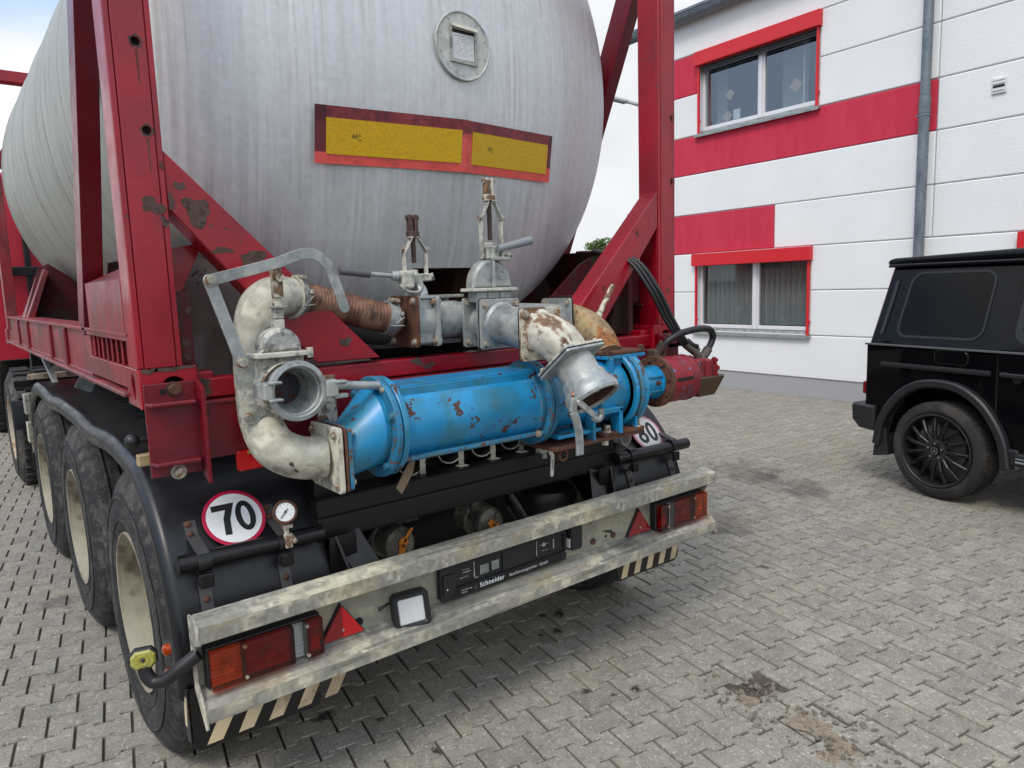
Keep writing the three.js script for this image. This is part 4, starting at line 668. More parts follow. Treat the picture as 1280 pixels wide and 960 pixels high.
    for (let i = 0; i < p.count; i++) { const x = p.getX(i), y = p.getY(i); p.setZ(i, p.getZ(i) + h0 + hx * (x - xc) + hy * (y - yc)); uv.setXY(i, (x - x0) / (x1 - x0), (y - y0) / (y1 - y0)); } g.computeVertexNormals(); g.userData.keepUV = true; return g;
  };
  const onHeadPlane = (x0, x1) => { const xc = (x0 + x1) / 2, yc = 2.188, h = (x, y) => ZR + headZ(Math.hypot(x, y - YC)), e = 0.02, hx = (h(xc + e, yc) - h(xc - e, yc)) / (2 * e), hy = (h(xc, yc + e) - h(xc, yc - e)) / (2 * e); return (x, y) => h(xc, yc) + hx * (x - xc) + hy * (y - yc); };
  const border = (seed) => canvasTex(1024, 340, (c, w, h) => {
    c.fillStyle = '#d9524a'; c.fillRect(0, 0, w, h); const q = rng(seed);
    c.fillStyle = '#7a2a30'; c.fillRect(0, 0, w, h * 0.26);
    for (let i = 0; i < 900; i++) { const x = q() * w, y = q() * q() * h * 0.42, s = 3 + q() * q() * 60; c.fillStyle = q() < 0.6 ? 'rgba(58,18,26,0.10)' : 'rgba(170,70,70,0.10)'; c.beginPath(); c.ellipse(x, y, s, s * 0.5, q() * 3, 0, 7); c.fill(); }
    for (let i = 0; i < 14; i++) { const x = q() * w, s = 8 + q() * 40; c.fillStyle = 'rgba(90,26,30,0.10)'; c.beginPath(); c.ellipse(x, h * (0.88 + 0.1 * q()), s, s * 0.6, 0, 0, 7); c.fill(); }
    c.fillStyle = 'rgba(60,16,26,0.75)'; if (seed === 1) c.fillRect(0, 0, w * 0.07, h * 0.8); else c.fillRect(w * 0.955, 0, w * 0.045, h * 0.7);
    c.strokeStyle = 'rgba(240,170,170,0.5)'; c.lineWidth = 2; for (let i = 0; i < 9; i++) { const x = w * (0.4 + 0.6 * q()), y = h * 0.3 * q(); c.beginPath(); c.moveTo(x, y); c.lineTo(x + 30 * q(), y + 6 * q()); c.stroke(); }
    const px = seed === 1 ? w * 0.972 : w * 0.012; c.strokeStyle = 'rgba(228,150,150,0.8)'; c.lineWidth = 3; const d = seed === 1 ? -1 : 1;
    c.beginPath(); if (seed === 1) { c.moveTo(w * 0.93, h * 0.3); c.lineTo(w * 0.985, h * 0.36); c.moveTo(w * 0.955, h * 0.4); c.lineTo(w * 0.955, h * 0.86); c.lineTo(w, h * 0.86); c.moveTo(w * 0.972, h * 0.46); c.lineTo(w * 0.972, h * 0.8); c.moveTo(w * 0.955, h * 0.4); c.lineTo(w, h * 0.4); } else { c.moveTo(0, h * 0.4); c.bezierCurveTo(w * 0.05, h * 0.42, w * 0.05, h * 0.58, w * 0.012, h * 0.62); c.bezierCurveTo(w * 0.06, h * 0.66, w * 0.05, h * 0.86, 0, h * 0.86); c.moveTo(0, h * 0.48); c.bezierCurveTo(w * 0.022, h * 0.5, w * 0.02, h * 0.58, 0, h * 0.6); } c.stroke();
  });
  const honey = (seed, mx, my) => canvasTex(1024, 300, (c, w, h) => {
    c.fillStyle = '#b89400'; c.fillRect(0, 0, w, h); const q = rng(seed), s = 12;
    for (let y = 0, r = 0; y < h + s; y += s * 0.86, r++) for (let x = (r & 1) * s / 2; x < w + s; x += s) { const k = Math.floor(176 + 30 * q()); c.fillStyle = `rgb(${k + 16},${Math.floor(k * 0.86)},4)`; c.beginPath(); c.arc(x, y, s * 0.42, 0, 7); c.fill(); }
    c.fillStyle = 'rgba(190,170,20,0.4)'; c.fillRect(w * 0.71, 0, 2, h);
    c.fillStyle = '#2c2a10'; c.font = 'bold 46px sans-serif'; c.save(); c.translate(mx * w, my * h); c.transform(1, 0, -0.12, 1, 0, 0); c.fillText('M', 0, 0); c.restore();
    c.strokeStyle = '#2c2a10'; c.lineWidth = 4; c.beginPath(); c.arc(mx * w + 58, my * h - 6, 14, 0.4, 5.6); c.moveTo(mx * w + 50, my * h - 30); c.quadraticCurveTo(mx * w + 66, my * h - 50, mx * w + 58, my * h - 20); c.stroke(); c.fillRect(mx * w + 42, my * h + 14, 40, 4);
  });
  const refl = (tex, name) => { const m = new THREE.MeshPhysicalMaterial({ map: tex, roughness: 0.45 }); m.name = name; return m; };
  [[-0.567, 0.026, 2.092, 2.284, 1, -0.528, 0.003, 0.17, 0.52], [0.030, 0.523, 2.092, 2.284, 2, 0.057, 0.495, 0.19, 0.5]].forEach(([x0, x1, y0, y1, s, a, b, mx, my]) => {
    const p = M('rear_marking_plate', t, refl(border(s), 'faded_red_reflective_film'), onHead(x0, x1, y0, y1, 0.0035, 14), s === 1 ? 'longer left plate with yellow reflective panel' : 'shorter right plate with yellow reflective panel');
    M('yellow_panel', p, refl(honey(s + 10, mx, my), 'yellow_reflective_film'), (() => { const g = onHead(x0, x1, 2.092, 2.284, 0.0065, 14), p = g.attributes.position, uv = g.attributes.uv, zs = []; for (let i = 0; i < p.count; i++) { const u = uv.getX(i), v = uv.getY(i), x = lerp(a, b, u), y = lerp(2.124, 2.244, v); zs.push([x, y]); } const n = onHeadPlane(x0, x1); for (let i = 0; i < p.count; i++) { const dz = p.getZ(i) - n(p.getX(i), p.getY(i)); p.setXYZ(i, zs[i][0], zs[i][1], n(zs[i][0], zs[i][1]) + dz); } g.userData.keepUV = true; return g; })());
  });
  { // round inspection plate with a bent frame round a data plate
    const ip = part('inspection_plate', t), zc0 = ZR + headZ(0) + 0.004, c = [0.018, 2.553];
    M('plate_disc', ip, mat.zincPale, [extr(ell(c[0], c[1], 0.122, 0.124, 0, Math.PI * 2, 48), zc0 - 0.012, zc0 + 0.004, [], 0.002)]);
    M('plate_rim', ip, mat.zincPale, new THREE.TorusGeometry(0.122, 0.0045, 8, 64).translate(c[0], c[1], zc0 + 0.004));
    M('plate_frame', ip, mat.zincDirty, [extr([[-0.062, 2.49], [0.062, 2.485], [0.062, 2.625], [-0.06, 2.63]].map(([x, y]) => [x + c[0], y]), zc0 + 0.004, zc0 + 0.011, [[[-0.052, 2.50], [0.052, 2.497], [0.05, 2.606], [-0.052, 2.608]].map(([x, y]) => [x + c[0], y])], 0.001), bar([c[0] - 0.055, 2.622, zc0 + 0.012], [c[0] + 0.058, 2.612, zc0 + 0.02], 0.018, 0.004, V(0, 0.5, 1))]);
    const dp = canvasTex(256, 256, (x, w, h) => { x.fillStyle = '#c9cccd'; x.fillRect(0, 0, w, h); const q = rng(5); x.fillStyle = 'rgba(90,96,104,0.8)'; for (let r = 0; r < 9; r++) { let a = 24; while (a < 225) { const l = 8 + q() * 34; if (q() > 0.25) x.fillRect(a, 40 + r * 22, l, r < 2 ? 5 : 4); a += l + 8; } } x.strokeStyle = 'rgba(80,86,94,0.7)'; x.strokeRect(120, 30, 110, 60); });
    M('data_plate', ip, refl(dp, 'printed_data_plate'), (() => { const g = new THREE.BoxGeometry(0.1, 0.1, 0.002); g.translate(c[0] - 0.001, 2.552, zc0 + 0.006); g.userData.keepUV = true; return g; })());
    M('dark_gap', ip, mat.nearBlack, box(c[0] - 0.052, c[0] + 0.05, 2.596, 2.61, zc0 + 0.0045, zc0 + 0.0075, 0));
    for (let i = 0; i < 10; i++) { const a = i / 10 * 6.283 + 0.3; M('rivet', ip, mat.bolt, cyl([c[0] + 0.108 * Math.cos(a), c[1] + 0.108 * Math.sin(a), zc0 + 0.003], [c[0] + 0.108 * Math.cos(a), c[1] + 0.108 * Math.sin(a), zc0 + 0.0065], 0.0035, 0.003, 8)); }
  }
  buildPipes(t);
}
function flipWind(g) { const ix = g.index; if (ix) { for (let i = 0; i < ix.count; i += 3) { const a = ix.getX(i); ix.setX(i, ix.getX(i + 1)); ix.setX(i + 1, a); } } else for (const k of ['position', 'normal', 'uv']) { const q = g.attributes[k]; if (!q) continue; const n = q.itemSize; for (let i = 0; i < q.count; i += 3) for (let c = 0; c < n; c++) { const a = q.array[i * n + c]; q.array[i * n + c] = q.array[(i + 1) * n + c]; q.array[(i + 1) * n + c] = a; } } return g; }
// ------------------------------------------------------------------ pump, valves, pipes (parts of the tank container)
function buildPipes(t) {
  const sq = (c, n, s, th, r = 0.012) => {   // square flange centred at c, normal n (x, z or any), with rounded corners
    const g = extr(rrect(-s / 2, s / 2, -s / 2, s / 2, r, 3), -th / 2, th / 2, [], 0.0015);
    const z = asV(n).clone().normalize(), x = Math.abs(z.x) > 0.9 ? V(0, 0, -1) : V(1, 0, 0).addScaledVector(z, -z.x).normalize(), y = V().crossVectors(z, x);
    return g.applyMatrix4(new THREE.Matrix4().makeBasis(x, y, z).setPosition(asV(c)));
  };
  const corners = (c, n, s) => { const z = asV(n).clone().normalize(), x = Math.abs(z.x) > 0.9 ? V(0, 0, -1) : V(1, 0, 0).addScaledVector(z, -z.x).normalize(), y = V().crossVectors(z, x), o = []; for (const a of [-1, 1]) for (const b of [-1, 1]) o.push(asV(c).clone().addScaledVector(x, a * s).addScaledVector(y, b * s)); return o; };
  const flange = (p, m, c, n, s, th, both = true, bm = mat.bolt) => { const f = M('flange', p, m, sq(c, n, s, th)); const z = asV(n).clone().normalize(); for (const q of corners(c, n, s * 0.39)) { M('bolt', p, bm, boltG(q.clone().addScaledVector(z, th / 2), z, 0.0105, 0.009)); if (both) M('bolt', p, bm, boltG(q.clone().addScaledVector(z, -th / 2), z.clone().negate(), 0.0105, 0.009)); } return f; };

  { // ---- left riser: cast elbow from the hose, down to the pump inlet, with a gate valve and coupling facing the rear
    const r = part('riser_pipe', t, 'pale cast pipe with an elbow at top and bottom');
    M('pipe', r, mat.cast, sweep(smooth([V(-0.735, 1.628, -0.02), V(-0.80, 1.632, 0.0), V(-0.855, 1.602, 0.02), V(-0.882, 1.53, 0.03), V(-0.892, 1.44, 0.03), V(-0.895, 1.34, 0.035), V(-0.90, 1.25, 0.07), V(-0.885, 1.172, 0.135), V(-0.825, 1.136, 0.18), V(-0.75, 1.13, 0.2)], 60), (k) => 0.065 + 0.002 * Math.sin(k * 9), 28));
    M('pipe_collar', r, mat.cast, [sweep([V(-0.752, 1.630, -0.018), V(-0.738, 1.628, -0.025)], 0.074, 28)]);
    flange(r, mat.cast, [-0.745, 1.128, 0.2], [1, 0, 0], 0.205, 0.016);
    M('casting_mark', r, mat.peel, extr(blob(-0.85, 1.125, 0.016, 91, 20, 1.8), 0.225, 0.232));
    const g = part('gate_valve', t, 'scaly gate valve with open coupling facing the rear');
    flange(g, mat.zincDirty, [-0.878, 1.358, 0.128], [0, 0, 1], 0.21, 0.014, false);
    M('valve_body', g, mat.zincDirty, [box(-0.93, -0.79, 1.30, 1.455, 0.10, 0.150, 0.014), frus([-0.857, 1.356, 0.13], V(0, 0, 1), [[0.085, 0.0], [0.08, 0.02], [0.066, 0.042], [0.06, 0.07]], 36)]);
    M('bonnet_flange', g, mat.zincDirty, [box(-0.94, -0.778, 1.452, 1.468, 0.105, 0.195, 0.004), cyl([-0.775, 1.445, 0.19], [-0.775, 1.475, 0.19], 0.011, 0.011, 8)]);
    M('bonnet', g, mat.zincDirty, extr([[-0.922, 1.466], ...ell(-0.858, 1.478, 0.064, 0.062, Math.PI, 0, 16), [-0.794, 1.466]], 0.118, 0.182, [], 0.012));
    M('gland', g, mat.zincDirty, [box(-0.872, -0.838, 1.53, 1.565, 0.135, 0.168, 0.004), box(-0.868, -0.836, 1.565, 1.60, 0.138, 0.166, 0.006), box(-0.876, -0.828, 1.598, 1.606, 0.132, 0.172, 0.002)]);
    M('spindle', g, mat.castRust, [cyl([-0.852, 1.60, 0.152], [-0.852, 1.635, 0.152], 0.015, 0.013, 14), box(-0.868, -0.836, 1.63, 1.735, 0.150, 0.172, 0.003), cyl([-0.848, 1.69, 0.172], [-0.848, 1.69, 0.182], 0.013, 0.013, 12)]);
    const lv = extr(band([[-1.052, 1.685], [-0.952, 1.709], [-0.852, 1.734], [-0.806, 1.751], [-0.775, 1.760], [-0.745, 1.759], [-0.718, 1.746], [-0.697, 1.721], [-0.682, 1.685], [-0.652, 1.591]], 0.032, true), 0.188, 0.196, [], 0.001);
    M('lever', g, mat.zinc, lv, 'bent flat galvanised lever');
    M('lever_link', g, mat.zinc, extr(band([[-1.052, 1.685], [-0.981, 1.446]], 0.034, true), 0.178, 0.186, [], 0.001));
    bolts(g, mat.bolt, [[-1.052, 1.685, 0.196], [-0.981, 1.446, 0.186]], V(0, 0, 1), 0.013, 0.009);
    const cp = frus([-0.85, 1.355, 0.16], V(0, 0, 1), [[0.062, 0], [0.062, 0.03], [0.074, 0.045], [0.080, 0.06], [0.080, 0.085], [0.088, 0.09], [0.0905, 0.10], [0.088, 0.11], [0.076, 0.112], [0.0725, 0.108], [0.072, 0.09], [0.068, 0.086], [0.061, 0.04], [0.05, 0.015], [0.048, -0.03]], 48, 0.45);
    M('coupling', g, mat.zinc, cp, 'open hose coupling');
    M('coupling_seal', g, mat.castRust, frus([-0.85, 1.355, 0.17], V(0, 0, 1), [[0.081, 0], [0.084, 0.012], [0.081, 0.024]], 40));
    M('valve_disc', g, painted('stained_valve_disc', 0.2, [26, 36, 52], { chip: [70, 34, 26], chipAt: 0.5, fade: 0.3, fadeC: [90, 110, 130] }), cyl([-0.85, 1.355, 0.140], [-0.85, 1.355, 0.156], 0.056, 0.056, 30));
    M('coupling_hook', g, mat.zinc, [box(-0.958, -0.93, 1.338, 1.388, 0.225, 0.28, 0.006), box(-0.945, -0.905, 1.384, 1.392, 0.262, 0.29, 0.003), box(-0.945, -0.905, 1.334, 1.342, 0.262, 0.29, 0.003), box(-0.96, -0.94, 1.34, 1.385, 0.19, 0.23, 0.004)]);
    M('coupling_lever', g, mat.zinc, [box(-0.765, -0.725, 1.325, 1.378, 0.235, 0.275, 0.007), box(-0.738, -0.692, 1.318, 1.332, 0.24, 0.27, 0.004), box(-0.735, -0.70, 1.366, 1.374, 0.25, 0.285, 0.003), ...sweep([V(-0.735, 1.36, 0.262), V(-0.63, 1.348, 0.262), V(-0.585, 1.342, 0.262)], 0.0135, 12)]);
    bolts(g, mat.bolt, [[-0.578, 1.330, 0.275]], V(0.3, 0, 1), 0.011, 0.012);
    M('pump_bracket', t, mat.castRust, [box(-0.725, -0.655, 1.19, 1.372, 0.085, 0.10, 0.003)]);
    bolts(t, mat.bolt, [[-0.690, 1.272, 0.10]], V(0, 0, 1), 0.013, 0.016, 'bracket_bolt');
  }
  { // ---- ribbed brown hose with a clamp at each end
    const h = part('suction_hose', t, 'brown ribbed rubber hose');
    const path = smooth([V(-0.742, 1.629, -0.022), V(-0.66, 1.618, -0.045), V(-0.55, 1.59, -0.06), V(-0.44, 1.558, -0.06), V(-0.325, 1.532, -0.06)], 190);
    M('hose_body', h, mat.hose, sweep(path, (k) => 0.0548 + 0.0010 * Math.sin(k * 2 * Math.PI * 32), 30, false));
    for (const [i, e] of [[10, 1], [176, -1]]) {
      const a = path[i], d = path[i + 5].clone().sub(path[i - 5]).normalize(), at = (k) => a.clone().addScaledVector(d, k);
      const c = part('hose_clamp', h);
      M('clamp_band', c, mat.zinc, [...sweep([at(-0.016), at(-0.0155), at(0.0155), at(0.016)], 0.0605, 30), ...sweep([at(-0.019), at(-0.013)], 0.063, 30), ...sweep([at(0.013), at(0.019)], 0.063, 30)]);
      const u = V(0, 1, 0).addScaledVector(d, -d.y).normalize(), f = V().crossVectors(d, u).multiplyScalar(1), top = a.clone().addScaledVector(u, 0.066).addScaledVector(f, 0.012);
      M('clamp_bolt', c, mat.bolt, [cyl(top.clone().addScaledVector(f, -0.02), top.clone().addScaledVector(f, 0.045), 0.0045, 0.0045, 8), cyl(top.clone().addScaledVector(d, -0.016), top.clone().addScaledVector(d, 0.016), 0.0085, 0.0085, 10), cyl(top.clone().addScaledVector(d, -0.016).addScaledVector(f, 0.022), top.clone().addScaledVector(d, 0.016).addScaledVector(f, 0.022), 0.0085, 0.0085, 10), cyl(top.clone().addScaledVector(f, 0.03), top.clone().addScaledVector(f, 0.038), 0.008, 0.008, 6)]);
      const fr = a.clone().addScaledVector(f, 0.064);
      M('clamp_tie', c, mat.zincDirty, [bar(fr.clone().addScaledVector(d, -0.02).addScaledVector(u, -0.03), fr.clone().addScaledVector(d, 0.035).addScaledVector(u, -0.02), 0.008, 0.004), bar(fr.clone().addScaledVector(d, 0.03).addScaledVector(u, 0.01), fr.clone().addScaledVector(d, 0.0).addScaledVector(u, -0.02), 0.008, 0.004), cyl(fr.clone().addScaledVector(u, 0.015).addScaledVector(d, 0.02), fr.clone().addScaledVector(u, 0.028).addScaledVector(d, 0.02), 0.008, 0.008, 8)]);
    }
  }
  const yokeLever = (g, cx, cy, cz, top, m1, tiltX) => { // slide-valve head: twin links, rod and clevis above the gland
    M('rod', g, mat.peel, [box(cx - 0.008, cx + 0.008, cy + 0.02, top - 0.06, cz - 0.006, cz + 0.006, 0.002)]);
    M('clevis', g, m1, [box(cx - 0.02, cx - 0.006, top - 0.065, top, cz - 0.012, cz + 0.012, 0.004), box(cx + 0.006, cx + 0.02, top - 0.065, top, cz - 0.012, cz + 0.012, 0.004), cyl([cx - 0.026, top - 0.012, cz], [cx + 0.026, top - 0.012, cz], 0.009, 0.009, 10), box(cx - 0.022, cx + 0.022, top - 0.085, top - 0.06, cz - 0.014, cz + 0.014, 0.004)]);
    for (const s of [-1, 1]) {
      const w = 0.048, k = top - 0.085, y1 = lerp(cy, k, 0.62);
      M('link', g, mat.zincDirty, [bar([cx + s * 0.016, k - 0.005, cz + 0.012], [cx + s * w + tiltX, y1 - 0.012, cz + 0.014], 0.005, 0.022, V(0, 0, 1), 0.001), bar([cx + s * 0.013 , k, cz - 0.01], [cx + s * 0.018, k, cz + 0.02], 0.02, 0.006)]);
      M('link', g, mat.zincDirty, bar([cx + s * w + tiltX, y1 + 0.014, cz + 0.008], [cx + s * 0.046 + tiltX, cy - 0.05, cz + 0.008], 0.006, 0.022, V(0, 0, 1), 0.001));
      M('link_pin', g, mat.bolt, cyl([cx + s * (w - 0.008) + tiltX, y1, cz + 0.012], [cx + s * (w + 0.012) + tiltX, y1, cz + 0.012], 0.0085, 0.0085, 10));
    }
  };
  { // ---- manifold along the tank end
    const m = part('manifold_pipe', t, 'galvanised manifold pipe between the valves');
    M('pipe', m, mat.zinc, [cyl([-0.275, 1.522, -0.06], [-0.06, 1.522, -0.06], 0.072, 0.072, 36), cyl([-0.06, 1.52, -0.06], [0.48, 1.49, -0.06], 0.07, 0.07, 30), cyl([0.02, 1.51, -0.30], [0.02, 1.51, 0.0], 0.075, 0.075, 30)]);
    M('outlet_flange', m, mat.zincDirty, [box(-0.19, 0.0, 1.606, 1.618, -0.22, -0.08, 0.003), box(-0.16, 0.0, 1.585, 1.606, -0.205, -0.19, 0.002)]);
    flange(m, mat.zinc, [-0.195, 1.522, -0.06], [1, 0, 0], 0.188, 0.012);
    const v = part('slide_valve', t, 'slide valve with a grey-gripped hand lever pointing left');
    flange(v, mat.rust, [-0.287, 1.524, -0.06], [1, 0, 0], 0.192, 0.012);
    M('valve_body', v, mat.zinc, [box(-0.278, -0.20, 1.435, 1.61, -0.125, 0.005, 0.012), cyl([-0.29, 1.522, -0.06], [-0.20, 1.522, -0.06], 0.078, 0.078, 32)]);
    M('bonnet', v, mat.zinc, [extr([[-0.125, 1.607], ...ell(-0.06, 1.612, 0.062, 0.06, Math.PI, 0, 12), [0.005, 1.607]], 0, 0.034, [], 0.006).rotateY(-Math.PI / 2).translate(-0.215, 0, 0), box(-0.285, -0.19, 1.606, 1.616, -0.13, 0.012, 0.003)]);
    M('gland', v, mat.zincDirty, [box(-0.285, -0.215, 1.66, 1.70, -0.085, -0.03, 0.008), cyl([-0.245, 1.69, -0.058], [-0.245, 1.715, -0.058], 0.022, 0.018, 14), box(-0.222, -0.178, 1.672, 1.70, -0.07, -0.03, 0.006), cyl([-0.18, 1.685, -0.05], [-0.165, 1.69, -0.04], 0.014, 0.014, 10)]);
    M('lever_clamp', v, mat.zincDirty, [box(-0.315, -0.262, 1.645, 1.712, -0.058, -0.015, 0.01), ...sweep(smooth([V(-0.33, 1.66, -0.015), V(-0.31, 1.64, -0.005), V(-0.26, 1.632, -0.005), V(-0.243, 1.645, -0.005), V(-0.243, 1.69, -0.01)], 16), 0.005, 8)]);
    M('hand_lever', v, mat.zinc, [...sweep([V(-0.30, 1.692, -0.03), V(-0.335, 1.693, -0.04), V(-0.44, 1.704, -0.06)], (k) => 0.0135 - 0.005 * Math.min(1, k * 2.5), 14), cyl([-0.322, 1.692, -0.035], [-0.345, 1.694, -0.042], 0.019, 0.016, 14)]);
    M('grip', v, plain('grey_grip', [0.10, 0.105, 0.115], 0.55), sweep([V(-0.425, 1.7025, -0.058), V(-0.534, 1.716, -0.075)], 0.0145, 16));
    yokeLever(v, -0.238, 1.72, -0.058, 1.918, mat.peel, 0.0);
  }
  { // ---- front branch: bigger slide valve, branch pipe, rust-stained elbow and coupling
    const v = part('slide_valve', t, 'larger slide valve with half-round ribbed bonnet');
    M('flange', v, mat.zinc, sq([0.02, 1.508, 0.012], [0, 0, 1], 0.19, 0.012)); bolts(v, mat.bolt, corners([0.02, 1.508, 0.018], [0, 0, 1], 0.075), V(0, 0, 1), 0.0105, 0.01);
    M('valve_body', v, mat.zinc, [cyl([0.03, 1.506, 0.0], [0.03, 1.504, 0.10], 0.078, 0.078, 32), box(-0.06, 0.11, 1.585, 1.628, 0.03, 0.09, 0.006), box(-0.01, 0.004, 1.585, 1.625, 0.088, 0.096, 0.002), box(0.05, 0.064, 1.585, 1.625, 0.088, 0.096, 0.002)]);
    M('flange', v, mat.zinc, sq([0.03, 1.503, 0.094], [0, 0, 1], 0.19, 0.010)); M('gasket', v, mat.hoseRubber, sq([0.03, 1.503, 0.1015], [0, 0, 1], 0.194, 0.005));
    M('bonnet_flange', v, mat.zincDirty, [box(-0.085, 0.128, 1.626, 1.639, 0.015, 0.108, 0.004)]);
    M('bonnet', v, mat.zinc, [extr([[-0.072, 1.637], ...ell(0.022, 1.65, 0.094, 0.098, Math.PI, 0, 22), [0.116, 1.637]], 0.03, 0.086, [], 0.01), extr([[0.012, 1.64], [0.030, 1.64], [0.027, 1.742], [0.017, 1.742]], 0.085, 0.098, [], 0.003)]);
    M('emblem_boss', v, mat.zinc, frus([0.06, 1.688, 0.084], V(0, 0, 1), [[0.019, 0], [0.017, 0.006], [0.014, 0.006], [0.013, 0.003], [0.008, 0.003], [0.007, 0.006], [0, 0.006]], 20));
    M('gland', v, mat.zincDirty, [box(0.0, 0.05, 1.745, 1.80, 0.035, 0.085, 0.01), box(-0.012, 0.06, 1.776, 1.812, 0.045, 0.08, 0.01), box(0.015, 0.10, 1.742, 1.756, 0.05, 0.10, 0.004), cyl([0.10, 1.755, 0.075], [0.118, 1.765, 0.075], 0.012, 0.012, 10)]);
    M('hand_lever', v, plain('grey_lever_tube', [0.23, 0.25, 0.27], 0.5), [...sweep([V(0.055, 1.787, 0.08), V(0.12, 1.80, 0.075), V(0.235, 1.822, 0.06)], (k) => 0.0125 + 0.005 * k, 16)]);
    yokeLever(v, 0.034, 1.80, 0.06, 2.052, mat.castRust, 0.0);
    const b = part('branch_pipe', t, 'galvanised branch pipe with square flanges');
    flange(b, mat.zinc, [0.03, 1.502, 0.11], [0, 0, 1], 0.19, 0.012, false);
    M('pipe', b, mat.zinc, [cyl([0.03, 1.502, 0.112], [0.035, 1.472, 0.33], 0.0745, 0.0745, 40), frus([0.03, 1.502, 0.116], V(0.02, -0.13, 1), [[0.084, 0], [0.078, 0.006], [0.0745, 0.012]], 36)]);
    const e = part('branch_elbow', t, 'rust-stained white elbow bending down to a hose coupling');
    flange(e, mat.castRust, [0.037, 1.470, 0.337], [0, 0, 1], 0.19, 0.012, false); M('gasket', e, mat.hoseRubber, sq([0.037, 1.470, 0.328], [0, 0, 1], 0.192, 0.004));
    const D = V(0.07, -0.79, 0.61).normalize(), H = V(0.076, 1.383, 0.45);
    M('elbow', e, mat.castRust, [...sweep(smooth([V(0.037, 1.470, 0.338), V(0.040, 1.468, 0.372), V(0.052, 1.446, 0.414), H.clone().addScaledVector(D, -0.02), H], 34), 0.0765, 36), frus([0.037, 1.47, 0.343], V(0, 0, 1), [[0.088, 0], [0.082, 0.006], [0.0765, 0.012]], 36)]);
    flange(e, mat.zincDirty, H.clone().addScaledVector(D, -0.001), D, 0.192, 0.010, true); M('flange', e, mat.zinc, sq(H.clone().addScaledVector(D, 0.0125), D, 0.19, 0.010)); M('gasket', e, mat.hoseRubber, sq(H.clone().addScaledVector(D, 0.0058), D, 0.193, 0.0035));
    const c = part('hose_coupling', t, 'galvanised hose coupling with its mouth pointing down and a hanging lever');
    M('coupling', c, mat.zinc, frus(H.clone().addScaledVector(D, 0.016), D, [[0.0735, 0], [0.0735, 0.068], [0.0785, 0.070], [0.0815, 0.078], [0.0815, 0.090], [0.086, 0.104], [0.0955, 0.120], [0.0995, 0.134], [0.0995, 0.150], [0.095, 0.159], [0.088, 0.160], [0.083, 0.15], [0.08, 0.13], [0.07, 0.11], [0.066, 0.02]], 52, 0.45));
    M('coupling_lining', c, mat.rust, frus(H.clone().addScaledVector(D, 0.03), D, [[0, 0.0], [0.066, 0.002], [0.069, 0.09], [0.079, 0.118], [0.0815, 0.136]], 40));
    const mouth = H.clone().addScaledVector(D, 0.15), side = V(-0.92, -0.25, 0.1).normalize(), L0 = mouth.clone().addScaledVector(side, 0.098);
    M('coupling_lug', c, mat.bolt, [cyl(L0.clone().add(V(0.0, 0.03, -0.01)), L0.clone().add(V(0.02, 0.035, 0.012)), 0.014, 0.014, 12), cyl(L0.clone().add(V(-0.012, 0.01, 0.0)), L0.clone().add(V(0.012, 0.012, 0.02)), 0.011, 0.011, 10)]);
    M('coupling_lever', c, mat.zinc, [bar(L0.clone().add(V(-0.01, 0.025, 0.012)), L0.clone().add(V(-0.018, -0.025, 0.012)), 0.03, 0.014, V(0, 0, 1), 0.005), extr(band([[0, 0], [0.015, -0.03], [0.026, -0.07], [0.03, -0.115], [0.029, -0.155]], 0.031), 0, 0.013, [], 0.003).translate(L0.x - 0.018, L0.y - 0.02, L0.z + 0.006)], 'long hanging lever');
    M('coupling_arm', c, mat.zinc, [bar(L0.clone().add(V(0.004, 0.01, 0.02)), L0.clone().add(V(0.075, -0.05, 0.03)), 0.022, 0.01, V(0, 0, 1), 0.003), ...sweep(smooth([L0.clone().add(V(0.062, -0.05, 0.028)), L0.clone().add(V(0.085, -0.06, 0.03)), L0.clone().add(V(0.10, -0.046, 0.03)), L0.clone().add(V(0.098, -0.024, 0.03))], 10), 0.011, 8)]);
    const R0 = mouth.clone().addScaledVector(side, -0.10).add(V(-0.005, 0.02, -0.03));
    M('coupling_hook', c, mat.zinc, sweep(smooth([R0.clone().add(V(0.0, 0.03, 0)), R0.clone().add(V(0.028, -0.012, 0.0)), R0.clone().add(V(0.028, -0.045, 0.0)), R0.clone().add(V(-0.01, -0.05, 0.0)), R0.clone().add(V(-0.03, -0.035, 0.0))], 14), 0.011, 8));
  }
  { // ---- brown elbow from the manifold down to the pump outlet
    const e = part('outlet_elbow', t, 'brown stained elbow between manifold and pump outlet');
    flange(e, mat.zinc, [0.478, 1.49, -0.06], [1, 0, 0], 0.188, 0.012, true);
    M('gasket', e, mat.hoseRubber, sq([0.487, 1.49, -0.06], [1, 0, 0], 0.194, 0.005));
    M('elbow', e, mat.brownPipe, sweep(smooth([V(0.488, 1.49, -0.06), V(0.54, 1.488, -0.045), V(0.572, 1.462, 0.02), V(0.568, 1.42, 0.095), V(0.548, 1.375, 0.15), V(0.54, 1.34, 0.18)], 30), 0.071, 30));
    M('outlet_plate', e, mat.rust, [box(0.43, 0.66, 1.352, 1.366, 0.11, 0.29, 0.004)]);
    bolts(e, mat.rust, [[0.645, 1.366, 0.275], [0.445, 1.366, 0.275]], V(0, 1, 0), 0.014, 0.014);
    M('valve_rod', t, mat.castRust, [cyl([0.615, 1.50, 0.06], [0.72, 1.632, 0.05], 0.013, 0.012, 14), cyl([0.60, 1.485, 0.06], [0.622, 1.51, 0.06], 0.017, 0.017, 14)]);
  }
